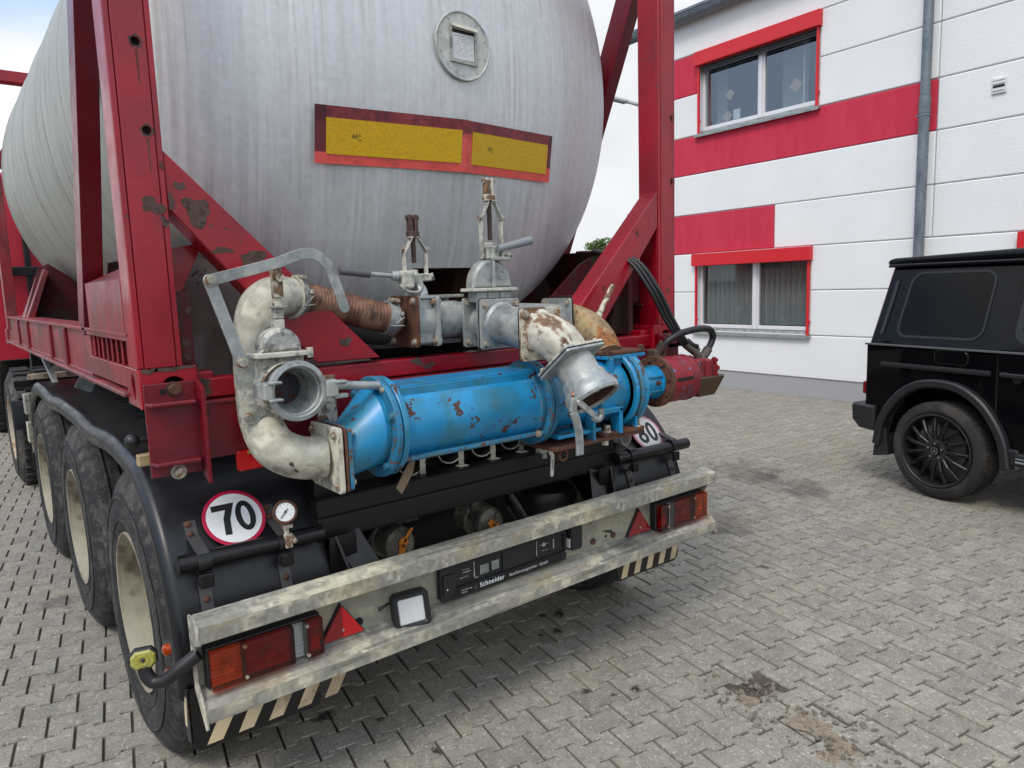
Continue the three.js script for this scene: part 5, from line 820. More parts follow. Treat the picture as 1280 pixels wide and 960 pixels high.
  { // ---- blue progressing-cavity pump with red hydraulic motor
    const p = part('pump', t, 'blue pump with chipped paint, red drive housing at its right end'), ax = [1.2, 0.2], X = V(1, 0, 0), A = (x) => V(x, ax[0], ax[1]);
    flange(p, mat.blueWorn, [-0.712, 1.13, 0.2], [1, 0, 0], 0.20, 0.014);
    M('inlet_gasket', p, mat.rust, sq([-0.726, 1.129, 0.2], [1, 0, 0], 0.205, 0.008));
    M('inlet_cone', p, mat.blue, [loft([-0.706, 1.135, 0.2], 0.086, [-0.60, 1.2, 0.2], 0.127, 48), cyl([-0.60, 1.2, 0.2], [-0.575, 1.2, 0.2], 0.127, 0.127, 48)]);
    M('inlet_flange', p, mat.blueWorn, [frus(A(-0.582), X, [[0.13, 0], [0.164, 0], [0.1665, 0.003], [0.1665, 0.017], [0.164, 0.02], [0.13, 0.02]], 64, 0.5)]); M('inlet_flange', p, mat.blue, [frus(A(-0.556), X, [[0.13, 0], [0.162, 0], [0.1645, 0.003], [0.1645, 0.018], [0.162, 0.021], [0.13, 0.021]], 64, 0.5)]);
    for (const a of [0.35, 1.3, 2.4, 3.5, 4.3, 5.4]) M('bolt', p, a > 3 && a < 4.5 ? mat.bolt : mat.blueWorn, boltG([-0.582, 1.2 + 0.148 * Math.sin(a), 0.2 + 0.148 * Math.cos(a)], V(-1, 0, 0), 0.012, 0.012));
    M('stator', p, mat.blue, cyl([-0.54, 1.2, 0.2], [0.06, 1.2, 0.2], 0.1285, 0.1285, 64));
    M('stator_ring', p, mat.blueWorn, [frus(A(0.035), X, [[0.128, 0], [0.136, 0.004], [0.136, 0.024], [0.128, 0.03]], 56)]);
    M('tie_rail', p, mat.blue, [box(-0.535, 0.062, 1.326, 1.335, 0.12, 0.272, 0.002), box(-0.535, 0.062, 1.300, 1.328, 0.271, 0.279, 0.002)], 'flat rail on top of the pump');
    M('tie_rail', p, mat.blueWorn, [box(-0.535, 0.06, 1.094, 1.106, 0.270, 0.318, 0.002), box(-0.535, 0.06, 1.080, 1.094, 0.272, 0.278, 0.002)], 'worn rail along the bottom front of the pump');
    bolts(p, mat.bolt, [[0.03, 1.10, 0.318]], V(0, 0, 1), 0.01, 0.008);
    M('stator_flange', p, mat.blueWorn, [frus(A(0.062), X, [[0.12, 0], [0.160, 0], [0.1625, 0.003], [0.1625, 0.015], [0.160, 0.018], [0.12, 0.018]], 60, 0.5), frus(A(0.084), X, [[0.12, 0], [0.160, 0], [0.1625, 0.003], [0.1625, 0.015], [0.160, 0.018], [0.12, 0.018]], 60, 0.5)]);
    M('suction_housing', p, mat.blue, [cyl([0.10, 1.2, 0.2], [0.525, 1.2, 0.2], 0.118, 0.118, 48), cyl([0.36, 1.2, 0.2], [0.525, 1.2, 0.2], 0.13, 0.13, 48), box(0.13, 0.36, 1.06, 1.075, 0.10, 0.32, 0.003), box(0.13, 0.36, 1.30, 1.315, 0.15, 0.28, 0.003), box(0.10, 0.60, 1.196, 1.208, 0.30, 0.33, 0.003)]);
    M('housing_rib', p, mat.blue, [box(0.44, 0.46, 1.04, 1.15, 0.29, 0.345, 0.004), box(0.44, 0.458, 1.275, 1.34, 0.27, 0.30, 0.003), box(0.30, 0.46, 1.245, 1.26, 0.31, 0.345, 0.003), box(0.30, 0.46, 1.13, 1.15, 0.31, 0.345, 0.003), box(0.30, 0.315, 1.03, 1.15, 0.29, 0.335, 0.003), box(0.55, 0.565, 1.03, 1.10, 0.26, 0.33, 0.003)]);
    M('outlet_neck', p, mat.blueWorn, [cyl([0.545, 1.26, 0.2], [0.545, 1.335, 0.2], 0.085, 0.085, 36), box(0.615, 0.635, 1.29, 1.34, 0.25, 0.27, 0.003)]);
    M('outlet_flange', p, mat.blue, [box(0.43, 0.66, 1.335, 1.351, 0.11, 0.29, 0.004)]);
    M('flange_gap', p, mat.rust, cyl([0.52, 1.2, 0.2], [0.575, 1.2, 0.2], 0.148, 0.148, 48));
    M('drive_flange', p, mat.blue, [frus(A(0.520), X, [[0.13, 0], [0.163, 0], [0.1665, 0.004], [0.1665, 0.018], [0.163, 0.022], [0.13, 0.022]], 64, 0.5)]);
    M('drive_flange', p, mat.blueWorn, [frus(A(0.553), X, [[0.13, 0], [0.165, 0], [0.168, 0.003], [0.168, 0.018], [0.166, 0.02], [0.06, 0.021]], 64, 0.5)]); M('drive_flange', p, mat.blue, [frus(A(0.578), X, [[0.06, -0.003], [0.163, 0], [0.1655, 0.003], [0.1655, 0.02], [0.15, 0.026], [0.06, 0.028]], 64, 0.5)]);
    for (const a of [1.57]) M('bolt', p, mat.blueWorn, boltG([0.606, 1.2 + 0.15 * Math.sin(a), 0.2 + 0.15 * Math.cos(a)], X, 0.012, 0.011));
    M('lantern', p, mat.blue, [cyl([0.59, 1.2, 0.2], [0.82, 1.2, 0.2], 0.064, 0.066, 32), box(0.715, 0.80, 1.228, 1.236, 0.25, 0.268, 0.002), box(0.715, 0.80, 1.166, 1.174, 0.25, 0.268, 0.002), frus(A(0.70), X, [[0.064, 0], [0.071, 0.003], [0.071, 0.012], [0.064, 0.015]], 32), frus(A(0.80), X, [[0.064, 0], [0.075, 0.004], [0.075, 0.018], [0.064, 0.022]], 32)]);
    bolts(p, mat.rust, [[0.77, 1.205, 0.266]], V(0, 0, 1), 0.009, 0.008);
    M('motor_flange', p, mat.rust, [frus(A(0.812), X, [[0.05, 0], [0.112, 0], [0.115, 0.004], [0.115, 0.02], [0.112, 0.024], [0.05, 0.024]], 56, 0.5)]);
    for (let i = 0; i < 8; i++) { const a = i / 8 * 6.283 + 0.2; M('bolt', p, mat.rust, boltG([0.812, 1.2 + 0.095 * Math.sin(a), 0.2 + 0.095 * Math.cos(a)], V(-1, 0, 0), 0.008, 0.005)); }
    M('drive_housing', p, mat.redMotor, [cyl([0.834, 1.2, 0.2], [1.015, 1.2, 0.2], 0.104, 0.104, 48), frus(A(1.0), X, [[0.104, 0], [0.107, 0.004], [0.107, 0.022], [0.1, 0.028], [0.0, 0.03]], 48, 0.5)]);
    M('housing_slot', p, mat.hole, (() => { const a = []; for (let i = 0; i <= 6; i++) { const q = lerp(0.03, 0.18, i / 6); a.push([1.2 + 0.1052 * Math.sin(q), 0.2 + 0.1052 * Math.cos(q)]); } const pos = []; for (let i = 0; i < 6; i++) { const [y0, z0] = a[i], [y1, z1] = a[i + 1]; pos.push(0.855, y0, z0, 0.97, y0, z0, 0.97, y1, z1, 0.855, y0, z0, 0.97, y1, z1, 0.855, y1, z1); } const g = new THREE.BufferGeometry(); g.setAttribute('position', new THREE.Float32BufferAttribute(pos, 3)); return g; })(), 'dark slot in the red drive housing');
    M('hydraulic_motor', p, mat.redMotor, [box(1.028, 1.075, 1.115, 1.285, 0.115, 0.285, 0.015), box(1.075, 1.10, 1.13, 1.27, 0.13, 0.27, 0.006), box(1.10, 1.145, 1.12, 1.28, 0.12, 0.28, 0.012), box(1.145, 1.16, 1.13, 1.27, 0.13, 0.27, 0.005), box(1.16, 1.20, 1.15, 1.26, 0.13, 0.27, 0.01)]);
    M('motor_cover', p, plain('oily_brown_cover', [0.055, 0.035, 0.018], 0.35), [extr([[1.035, 1.112], [1.15, 1.112], [1.222, 1.185], [1.222, 1.20], [1.035, 1.20]], 0.11, 0.290, [], 0.006)]);
    for (const [y, z] of [[1.27, 0.27], [1.27, 0.13], [1.20, 0.275], [1.235, 0.28]]) M('bolt', p, mat.redMotor, boltG([1.165, y, z], X, 0.012, 0.016));
    M('base_bracket', p, mat.rust, [box(0.10, 0.60, 1.018, 1.034, 0.12, 0.33, 0.003), box(0.36, 0.60, 1.034, 1.05, 0.25, 0.335, 0.003), new THREE.TorusGeometry(0.021, 0.005, 8, 20).translate(0.16, 0.995, 0.31)]);
    bolts(p, mat.castRust, [[0.40, 1.018, 0.30], [0.56, 1.05, 0.31]], V(0, -1, 0), 0.016, 0.02); bolts(p, mat.castRust, [[0.40, 1.05, 0.31], [0.57, 1.05, 0.315]], V(0, 1, 0), 0.015, 0.024);
    M('leaf_scrap', p, plain('dry_leaf', [0.22, 0.17, 0.11], 0.9), extr([[-0.52, 0.985], [-0.50, 0.96], [-0.455, 1.02], [-0.44, 1.07], [-0.47, 1.06]], 0.22, 0.223), 'dry leaf caught below the flange');
  }
  { // ---- hydraulic hoses
    const h = part('hydraulic_hose', t, 'bundle of black hoses hanging from the right post to the motor');
    const H = (dx, dz, k) => sweep(smooth([V(0.86 + dx, 1.80, -0.2), V(0.90 + dx, 1.745, 0.0 + dz), V(0.935 + dx, 1.61, 0.10 + dz), V(1.0 + dx * 0.8, 1.47, 0.135 + dz), V(1.065 + dx * 0.6, 1.36, 0.17 + dz), V(1.125 + dx * 0.4, 1.31 + 0.012 * k, 0.19 + dz)], 44), 0.0098, 12);
    for (let k = 0; k < 3; k++) M('hose', h, mat.hoseRubber, H(k * 0.017 - 0.012, (k - 1) * 0.012, k));
    M('hose_fitting', h, mat.fitting, [cyl([1.075, 1.345, 0.175], [1.135, 1.295, 0.2], 0.018, 0.018, 12), cyl([1.10, 1.36, 0.165], [1.15, 1.31, 0.19], 0.017, 0.017, 12), cyl([1.135, 1.295, 0.2], [1.14, 1.27, 0.2], 0.022, 0.022, 6)]);
    const l = part('looped_hose', t, 'thick black hose looping over the red motor');
    M('hose', l, mat.hoseRubber, sweep(smooth([V(0.93, 1.31, 0.14), V(0.935, 1.36, 0.17), V(0.985, 1.398, 0.2), V(1.06, 1.414, 0.215), V(1.15, 1.418, 0.22), V(1.215, 1.405, 0.215), V(1.245, 1.37, 0.205), V(1.225, 1.325, 0.2), V(1.185, 1.29, 0.2)], 50), 0.0158, 16));
    M('hose_fitting', l, mat.fitting, [cyl([1.215, 1.315, 0.2], [1.17, 1.275, 0.2], 0.0215, 0.0215, 14), cyl([1.175, 1.285, 0.2], [1.155, 1.262, 0.2], 0.025, 0.025, 6), box(0.885, 0.965, 1.29, 1.335, 0.10, 0.155, 0.008), cyl([0.93, 1.325, 0.14], [0.935, 1.362, 0.165], 0.023, 0.023, 14)]);
  }
}
// ------------------------------------------------------------------ truck wheel shared by trailer and truck; outer face at x = 0 looking to -x
function truckWheel(parent, rimMat, lugs) {
  const keep = ORG; ORG = V(0, 0, 0);
  const w = part('wheel', parent), R = 0.525, T = 0.375, X = V(1, 0, 0), O = [0, 0, 0];
  const tp = [[0.288, 0.035], [0.297, 0.012], [0.315, 0.004], [0.36, 0.0], [0.405, 0.0], [0.44, 0.006], [0.47, 0.020], [0.495, 0.032], [0.510, 0.044], [0.519, 0.06], [0.523, 0.078]];
  for (const s of lugs ? [0.19] : [0.105, 0.16, 0.215, 0.27]) tp.push([R, s - 0.008], [R - 0.013, s - 0.005], [R - 0.013, s + 0.005], [R, s + 0.008]);
  tp.push([0.523, T - 0.078], [0.519, T - 0.06], [0.50, T - 0.03], [0.44, T - 0.006], [0.36, T], [0.30, T - 0.01], [0.288, T - 0.035]);
  const tyre = [frus(O, X, tp, 84, 0.55), frus(O, X, [[0.415, 0.001], [0.418, -0.003], [0.424, -0.003], [0.427, 0.001]], 84, 2), frus(O, X, [[0.332, 0.002], [0.335, -0.0025], [0.340, -0.0025], [0.343, 0.002]], 84, 2)];
  if (lugs) for (let i = 0; i < 34; i++) for (const [s, k] of [[0.045, 0], [0.2, 0.5]]) { const g = rbox(0.05, 0.026, 0.13, 0.005); g.rotateY(Math.PI / 2).translate(s + 0.065, R + 0.004, 0).rotateX((i + k) / 34 * Math.PI * 2); tyre.push(g); }
  M('tyre', w, mat.rubber, tyre); M('tyre_shoulder', w, mat.rubberDusty, frus(O, X, [[0.441, 0.0055], [0.4705, 0.0193], [0.4955, 0.0313], [0.5105, 0.0432], [0.5195, 0.0592]], 84, 2));
  M('rim', w, rimMat, [frus(O, X, [[0.286, 0.03], [0.293, 0.012], [0.290, 0.004], [0.283, 0.006], [0.279, 0.016], [0.262, 0.05], [0.252, 0.085], [0.245, 0.125], [0.225, 0.145], [0.185, 0.15], [0.16, 0.138], [0.14, 0.138], [0.13, 0.15], [0.0, 0.15]], 72, 0.5)]);
  for (let i = 0; i < 10; i++) { const a = i / 10 * 6.2832 + 0.3; M('hand_hole', w, mat.nearBlack, extr(ell(0.205 * Math.cos(a), 0.205 * Math.sin(a), 0.017, 0.017, 0, 6.283, 14), 0, 0.004).rotateY(-Math.PI / 2).translate(0.146, 0, 0)); M('wheel_nut', w, mat.bolt, [cyl([0.142, 0.152 * Math.cos(a), 0.152 * Math.sin(a)], [0.11, 0.152 * Math.cos(a), 0.152 * Math.sin(a)], 0.0145, 0.013, 6)]); }
  M('hub', w, rimMat, [frus(O, X, [[0.0, 0.055], [0.05, 0.056], [0.062, 0.062], [0.066, 0.075], [0.07, 0.15]], 40, 0.5)]);
  M('valve_stem', w, mat.bolt, cyl([0.12, 0.2, 0.09], [0.07, 0.22, 0.10], 0.005, 0.005, 8));
  ORG = keep;
  return w;
}
// ------------------------------------------------------------------ semi-trailer under the tank
{
  const T0 = V(0, 0, -2);
  const t = thing('semi_trailer', 'semi-trailer chassis carrying the tank, with black mudguards, triple wheels and a pale steel rear bumper', 'trailer', [0, 0, -2]);
  const AX = [-0.53, -1.84, -3.14], CY = 0.508;
  const w0 = truckWheel(t, mat.rim, false);
  AX.forEach((z, i) => { for (const s of [-1, 1]) { const w = i === 0 && s === -1 ? w0 : w0.clone(); w.position.set(s * 1.213, CY, z - T0.z); w.rotation.set(0, s > 0 ? Math.PI : 0, 0); if (w !== w0) t.add(w); w.children.forEach((c) => { }); } });
  M('rear_crossmember', t, mat.redDark, [box(-1.065, 1.065, 1.14, 1.322, -0.07, 0.0, 0.005), box(-1.065, 1.065, 1.308, 1.3225, -0.1, 0.006, 0.005)]);
  // twist-lock brackets at the two rear corners
  for (const s of [-1, 1]) {
    const k = part('corner_bracket', t), X = (a, b) => [Math.min(s * a, s * b), Math.max(s * a, s * b)];
    const bx = (a, b, ...r) => { const [p, q] = X(a, b); return box(p, q, ...r); };
    M('bracket_plate', k, mat.redDark, [bx(1.216, 1.072, 1.112, 1.392, 0.012, 0.024, 0.003)]);
    M('bracket_flange', k, mat.redDark, [extr([[0.024, 1.10], [0.075, 1.082], [0.08, 1.37], [0.024, 1.392]], 0, 0.012, [], 0.002).rotateY(-Math.PI / 2).translate(s < 0 ? -1.060 : 1.072, 0, 0)]);
    M('bracket_rib', k, mat.redDark, [extr([[0.024, 0], [0.066, 0.01], [0.066, 0.13], [0.024, 0.144]], 1.326, 1.338, [], 0.003).rotateX(-Math.PI / 2).rotateY(0), extr([[0.024, 0], [0.066, 0.01], [0.066, 0.13], [0.024, 0.144]], 1.150, 1.162, [], 0.003).rotateX(-Math.PI / 2)].map((g) => { g.applyMatrix4(new THREE.Matrix4().set(0, 0, s, 0, 0, 1, 0, 0, 1, 0, 0, 0, 0, 0, 0, 1)); g.translate(s > 0 ? 1.216 : -1.216 + 0.0, 0, 0); if (s > 0) return g; return g; }).map((g) => { g.computeBoundingBox(); const c = s * 1.144 - (g.boundingBox.min.x + g.boundingBox.max.x) / 2, d = 0.045 - (g.boundingBox.min.z + g.boundingBox.max.z) / 2; return g.translate(c, 0, d); }));
    for (const [a, y, r] of [[1.135, 1.372, 0.017], [1.142, 1.122, 0.017]]) M('bolt', k, y > 1.3 ? mat.rust : mat.bolt, boltG([s * a, y, 0.024], V(0, 0, 1), r, 0.02));
    M('bolt_hole', k, mat.hole, frus([s * 1.165, 1.366, 0.0245], V(0, 0, 1), [[0, 0], [0.009, 0]], 14));
  }
  M('bump_stop', t, mat.hoseRubber, [new THREE.SphereGeometry(0.022, 16, 12).translate(-1.245, 1.22, -0.05), cyl([-1.245, 1.22, -0.05], [-1.19, 1.22, -0.05], 0.01, 0.01, 10)]); M('wooden_block', t, mat.brownPipe, box(-1.24, -1.2, 1.145, 1.18, -0.05, -0.015, 0.004));
  M('red_reflector', t, mat.lensBright, [extr(rrect(-0.965, -0.845, 1.085, 1.15, 0.012), 0.0, 0.008, [], 0.002)]); M('yellow_tab', t, mat.lensYellow, box(-0.93, -0.89, 1.137, 1.148, 0.009, 0.012, 0.001));
  // chassis
  M('chassis_rail', t, mat.black, [box(-0.56, -0.40, 0.84, 1.12, -6.0, -0.13, 0.004), box(0.40, 0.56, 0.84, 1.12, -6.0, -0.13, 0.004)]);
  M('crossmember', t, mat.black, [box(-0.40, 0.40, 0.88, 1.08, -1.25, -1.15, 0.004), box(-0.40, 0.40, 0.88, 1.08, -2.5, -2.4, 0.004), box(-0.40, 0.40, 0.88, 1.08, -4.0, -3.9, 0.004), box(-1.1, 1.1, 1.14, 1.29, -4.5, -4.4, 0.004)]);
  M('rear_beam', t, mat.black, [box(-0.722, 0.752, 0.793, 0.872, -0.12, 0.03, 0.006), box(-0.718, 0.748, 0.872, 0.934, -0.12, 0.022, 0.005), box(-0.722, 0.752, 0.869, 0.875, -0.12, 0.033, 0.002), box(-0.71, 0.74, 0.925, 0.937, -0.12, 0.016, 0.003)]);
  M('rear_plate', t, mat.black, [box(-0.72, 0.75, 0.93, 1.14, -0.14, -0.12, 0.003), box(-0.70, -0.62, 0.93, 1.14, -0.1, -0.03, 0.004), extr([[-0.72, 0.93], [-0.80, 0.83], [-0.72, 0.80]], -0.06, -0.05), extr([[0.75, 0.93], [0.82, 0.84], [0.75, 0.80]], -0.06, -0.05)]);
  // bumper struts
  for (const s of [-1, 1]) M('bumper_strut', t, mat.black, [bar([s * 0.62, 0.80, 0.03], [s * 0.53, 0.56, 0.155], 0.10, 0.012, V(0, 0.3, 1)), bar([s * 0.675, 0.80, 0.025], [s * 0.64, 0.62, 0.10], 0.012, 0.09, V(0, 0.3, 1)), box(Math.min(s * 0.60, s * 0.70), Math.max(s * 0.60, s * 0.70), 0.68, 0.815, 0.06, 0.068, 0.002)]);
  // white-ringed loops and straps below the pump
  for (const [x, y] of [[-0.30, 0.97], [-0.12, 0.985], [0.04, 0.985], [0.19, 0.99]]) { const l = part('hose_tube', t); M('tube', l, mat.nearBlack, cyl([x, y + 0.03, -0.16], [x, y + 0.03, -0.045], 0.062, 0.062, 28, true)); M('tube_rim', l, mat.zincDirty, new THREE.TorusGeometry(0.062, 0.0028, 6, 36).translate(x, y + 0.03, -0.045)); M('strap', l, mat.zincDirty, [box(x + 0.03, x + 0.054, y - 0.045, y + 0.075, -0.036, -0.032, 0.001), box(x + 0.022, x + 0.062, y - 0.05, y - 0.045, -0.05, -0.01, 0.001)]); M('tube_end', l, mat.nearBlack, cyl([x, y + 0.03, -0.13], [x, y + 0.03, -0.128], 0.06, 0.06, 24)); }
  const bv = part('ball_valve', t); M('valve_body', bv, mat.zincDirty, [cyl([0.247, 1.02, 0.08], [0.247, 0.955, 0.08], 0.02, 0.024, 16), cyl([0.247, 0.975, 0.08], [0.247, 0.975, 0.115], 0.014, 0.014, 12), cyl([0.255, 0.955, 0.09], [0.255, 0.93, 0.09], 0.012, 0.012, 6)]); M('lever', bv, mat.whitePaint, [extr(band([[0.262, 0.985], [0.268, 0.955], [0.278, 0.94], [0.272, 0.86]], 0.017, true), 0.112, 0.118, [], 0.001)]);
  M('lever_print', bv, mat.ink, [0, 1, 2, 3, 4, 5].map((k) => box(0.272, 0.278, 0.882 + k * 0.0075, 0.887 + k * 0.0075, 0.1181, 0.1186, 0)));
  const ps = part('pipe_stub', t); M('pipe', ps, plain('grey_plastic_pipe', [0.30, 0.30, 0.27], 0.6), [frus([0.758, 0.937, -0.09], V(0.1, -0.02, 1), [[0.036, 0], [0.036, 0.15], [0.038, 0.151], [0.038, 0.165], [0.033, 0.165], [0.033, 0.05]], 28, 0.5)]); M('pipe_end', ps, mat.plinth, frus([0.758, 0.937, -0.09], V(0.1, -0.02, 1), [[0, 0.10], [0.033, 0.10]], 20));
  // axles, brake chambers, air springs
  for (const z of AX) M('axle', t, mat.nearBlack, [cyl([-0.9, CY, z], [0.9, CY, z], 0.065, 0.065, 16), box(-0.53, -0.43, 0.5, 0.86, z - 0.12, z + 0.05, 0.01), box(0.43, 0.53, 0.5, 0.86, z - 0.12, z + 0.05, 0.01)]);
  for (const [x, y, k] of [[-0.335, 0.655, 0.55], [0.110, 0.635, -0.75]]) {
    const b = part('brake_chamber', t), z = -0.10; M('chamber', b, zincOnce(), [frus([x, y, z], V(0, 0, -1), [[0, -0.01], [0.05, -0.006], [0.064, 0.004], [0.069, 0.02], [0.069, 0.09], [0.077, 0.095], [0.077, 0.11], [0.069, 0.115], [0.062, 0.2], [0, 0.2]], 40, 0.5)]);
    M('release_clip', b, mat.orange, [extr([[-0.013, -0.032], [0.013, -0.032], [0.017, 0.006], [0.026, 0.018], [0.01, 0.034], [-0.01, 0.034], [-0.022, 0.018], [-0.015, 0.006]], z + 0.01, z + 0.018, [], 0.002).rotateZ(0).translate(0, 0, 0), extr(band([[0.004, 0.02], [0.012 , 0.045], [0.026, 0.07]], 0.012, true), z + 0.012, z + 0.018, [], 0.001)].map((g) => g.rotateZ(k > 0 ? -0.25 : -2.4).translate(x, y - 0.004, 0)));
    M('clip_bolt', b, mat.rust, cyl([x, y, z + 0.016], [x, y, z + 0.026], 0.007, 0.007, 6));
  }
  M('air_spring', t, mat.hoseRubber, [frus([0.53, 0.545, -0.22], V(0, 1, 0), [[0.10, 0], [0.135, 0.01], [0.148, 0.035], [0.135, 0.06], [0.142, 0.075], [0.146, 0.11], [0.13, 0.145], [0.09, 0.16], [0, 0.165]], 48, 0.6)]);
  M('air_spring', t, mat.hoseRubber, [frus([-0.50, 0.545, -0.32], V(0, 1, 0), [[0.10, 0], [0.135, 0.01], [0.148, 0.035], [0.135, 0.06], [0.142, 0.075], [0.146, 0.11], [0.13, 0.145], [0.09, 0.16], [0, 0.165]], 48, 0.6)]);
  M('shock_absorber', t, mat.black, [cyl([0.26, 0.72, -0.16], [0.31, 0.58, -0.1], 0.027, 0.027, 16), cyl([0.24, 0.80, -0.2], [0.26, 0.72, -0.16], 0.016, 0.016, 12)]);
  M('air_line', t, mat.hoseRubber, [...sweep(smooth([V(-0.7, 0.78, -0.02), V(-0.66, 0.70, 0.0), V(-0.56, 0.69, -0.02), V(-0.45, 0.76, -0.08)], 20), 0.008, 8), ...sweep(smooth([V(0.0, 0.78, -0.1), V(0.02, 0.62, -0.08), V(0.15, 0.55, -0.05), V(0.3, 0.56, -0.1)], 20), 0.007, 8), ...sweep(smooth([V(0.18, 0.7, -0.08), V(0.24, 0.6, -0.06), V(0.34, 0.54, -0.1)], 14), 0.007, 8)]);
  // mudguards: sheet over all three wheels with a rolled outer edge
  for (const s of [-1, 1]) {
    const g = part('mudguard', t), pr = [], Rg = 0.615;
    for (let q = -8; q <= 74; q += 5) pr.push([AX[0] + Rg * Math.cos(q * Math.PI / 180) + (q < 0 ? 0.0 : 0), CY + Rg * Math.sin(q * Math.PI / 180) * 1.02]);
    for (let i = 0; i < 2; i++) { const a = AX[i], b = AX[i + 1]; for (const k of [0.12, 0.25, 0.38, 0.5, 0.62, 0.75, 0.88]) pr.push([lerp(a, b, k), CY + Rg * 1.02 - 0.022 * Math.exp(-Math.pow((k - 0.5) / 0.16, 2))]); pr.push([b, CY + Rg * 1.02]); }
    for (let q = 100; q <= 150; q += 10) pr.push([AX[2] + Rg * Math.cos(q * Math.PI / 180), CY + Rg * Math.sin(q * Math.PI / 180) * 1.02]);
    // cross-section swept along the profile: flat top that rolls over into an outer lip
    const nrm2 = pr.map((p, i) => { const u = pr[Math.max(0, i - 1)], v = pr[Math.min(pr.length - 1, i + 1)], d = [v[0] - u[0], v[1] - u[1]], l = Math.hypot(...d); return [d[1] / l, -d[0] / l]; }), sec = [[0.70, 0.0], [0.9, 0.004], [1.10, 0.002], [1.145, 0.0]];
    for (let i = 1; i <= 9; i++) { const a = i / 9 * 2.6; sec.push([1.165 + 0.045 * Math.sin(a), 0.012 - 0.052 * (1 - Math.cos(a)) - 0.012 * (1 - i / 9)]); }
    const pos = [], idx = [], ns = sec.length;
    pr.forEach(([z, y], i) => sec.forEach(([x, r]) => { const n = nrm2[i], k = n[0] * (z - AX[1]) + n[1] * (y - 0.2) > 0 ? 1 : -1; pos.push(s * x, y + n[1] * r * k, z + n[0] * r * k); }));
    for (let i = 0; i < pr.length - 1; i++) for (let j = 0; j < ns - 1; j++) { const a = i * ns + j; idx.push(a, a + ns, a + 1, a + 1, a + ns, a + ns + 1); }
    const sheet = new THREE.BufferGeometry(); sheet.setAttribute('position', new THREE.Float32BufferAttribute(pos, 3)); sheet.setIndex(s < 0 ? idx : idx.map((q, i) => i % 3 === 1 ? idx[i + 1] : i % 3 === 2 ? idx[i - 1] : q)); sheet.computeVertexNormals();
    M('guard_sheet', g, mat.plastic, sheet);
    M('inner_wall', g, mat.plastic, [extr(pr.concat([[AX[2] - 0.5, 0.7], [AX[0] + 0.3, 0.7]]), 0, 0.004).rotateY(-Math.PI / 2).translate(s * 0.70, 0, 0)]);
    M('fallen_leaf', g, mat.rust, [[-0.85, -1.02], [-1.55, -1.0], [-0.72, -1.1]].map(([z, x], i) => extr(blob(0, 0, 0.014, i + 60, 10, 1.6), 0, 0.001).rotateX(-Math.PI / 2).translate(s * -x, CY + Rg * 1.02 + 0.012 - (i === 2 ? 0.018 : 0) - (i === 0 ? 0.004 : 0) - (i === 1 ? 0.008 : 0), z)), 'dry leaves lying on top');
    // tube, straps and clamps at the back of the guard
    const q = (y) => { const a = Math.asin(clamp((y - CY) / (Rg * 1.02), -1, 1)); return AX[0] + Rg * Math.cos(a) + 0.004; };
    M('guard_tube', t, mat.black, [cyl([s * 0.72, 0.838, 0.055], [s * (s < 0 ? 1.175 : 1.235), s < 0 ? 0.846 : 0.83, 0.055], 0.027, 0.027, 20), cyl([s * (s < 0 ? 1.175 : 1.235), s < 0 ? 0.846 : 0.83, 0.055], [s * (s < 0 ? 1.178 : 1.238), s < 0 ? 0.846 : 0.83, 0.055], 0.024, 0.024, 20)]);
    for (const x of s < 0 ? [-1.105, -0.855] : [0.82, 1.12]) {
      const st = part('guard_strap', t), pts = []; for (let y = 0.48; y <= 0.80; y += 0.04) pts.push([q(y) + 0.003, y]); pts.push([0.075, 0.805]);
      const up = [[0.07, 0.866], [0.05, 0.872], [q(0.90) + 0.004, 0.895], [q(0.915) + 0.003, 0.915], [q(0.935) + 0.003, 0.935]];
      M('strap', st, mat.strap, [extr(band(pts, 0.005), 0, 0.036).rotateY(-Math.PI / 2).translate(x + 0.018, 0, 0)]); M('strap', st, mat.strap, extr(band(up, 0.005), 0, 0.036).rotateY(-Math.PI / 2).translate(x + 0.018, 0, 0));
      M('strap_clamp', st, mat.black, [...sweep([V(x - 0.02, 0.8385, 0.055), V(x + 0.02, 0.8385, 0.055)], 0.0315, 20), box(x - 0.02, x + 0.02, 0.765, 0.81, 0.075, 0.092, 0.004)]);
      for (const y of [0.52, 0.66, 0.72]) M('rusty_bolt', st, mat.rust, new THREE.SphereGeometry(0.011, 12, 8).translate(x + (y === 0.52 ? 0.004 : 0), y, q(y) + 0.006));
      for (const y of [0.902, 0.928]) M('rusty_bolt', st, mat.rust, new THREE.SphereGeometry(0.0105, 12, 8).translate(x - 0.006, y, q(y) + 0.006));
    }
    // speed sticker on the back of the guard
    const yS = s < 0 ? 0.913 : 0.893, a = Math.asin((yS - CY) / (Rg * 1.02)), xS = s < 0 ? -0.972 : 1.03, nrm = V(0, Math.sin(a), Math.cos(a)), up = V(0, Math.cos(a), -Math.sin(a)), sg = part('speed_sticker', t, s < 0 ? 'round white sticker with 70 and a red ring' : 'round white sticker with 80 and a faded pink ring');
    const put = (geo, lift) => geo.applyMatrix4(new THREE.Matrix4().makeBasis(V(1, 0, 0), up, nrm).setPosition(V(xS, yS, q(yS)).addScaledVector(nrm, 0.016 + lift)));
    M('sticker_back', sg, mat.black, put(extr(ell(0, 0, 0.097, 0.097, 0, 6.2832, 48), -0.012, 0), 0));
    M('sticker_ring', sg, s < 0 ? mat.stickerPink : mat.stickerFaded, put(extr(ell(0, 0, 0.099, 0.099, 0, 6.2832, 56), 0, 0.0012), 0));
    M('sticker_face', sg, mat.sticker, put(extr(ell(0, 0, 0.087, 0.087, 0, 6.2832, 48), 0.0008, 0.002), 0));
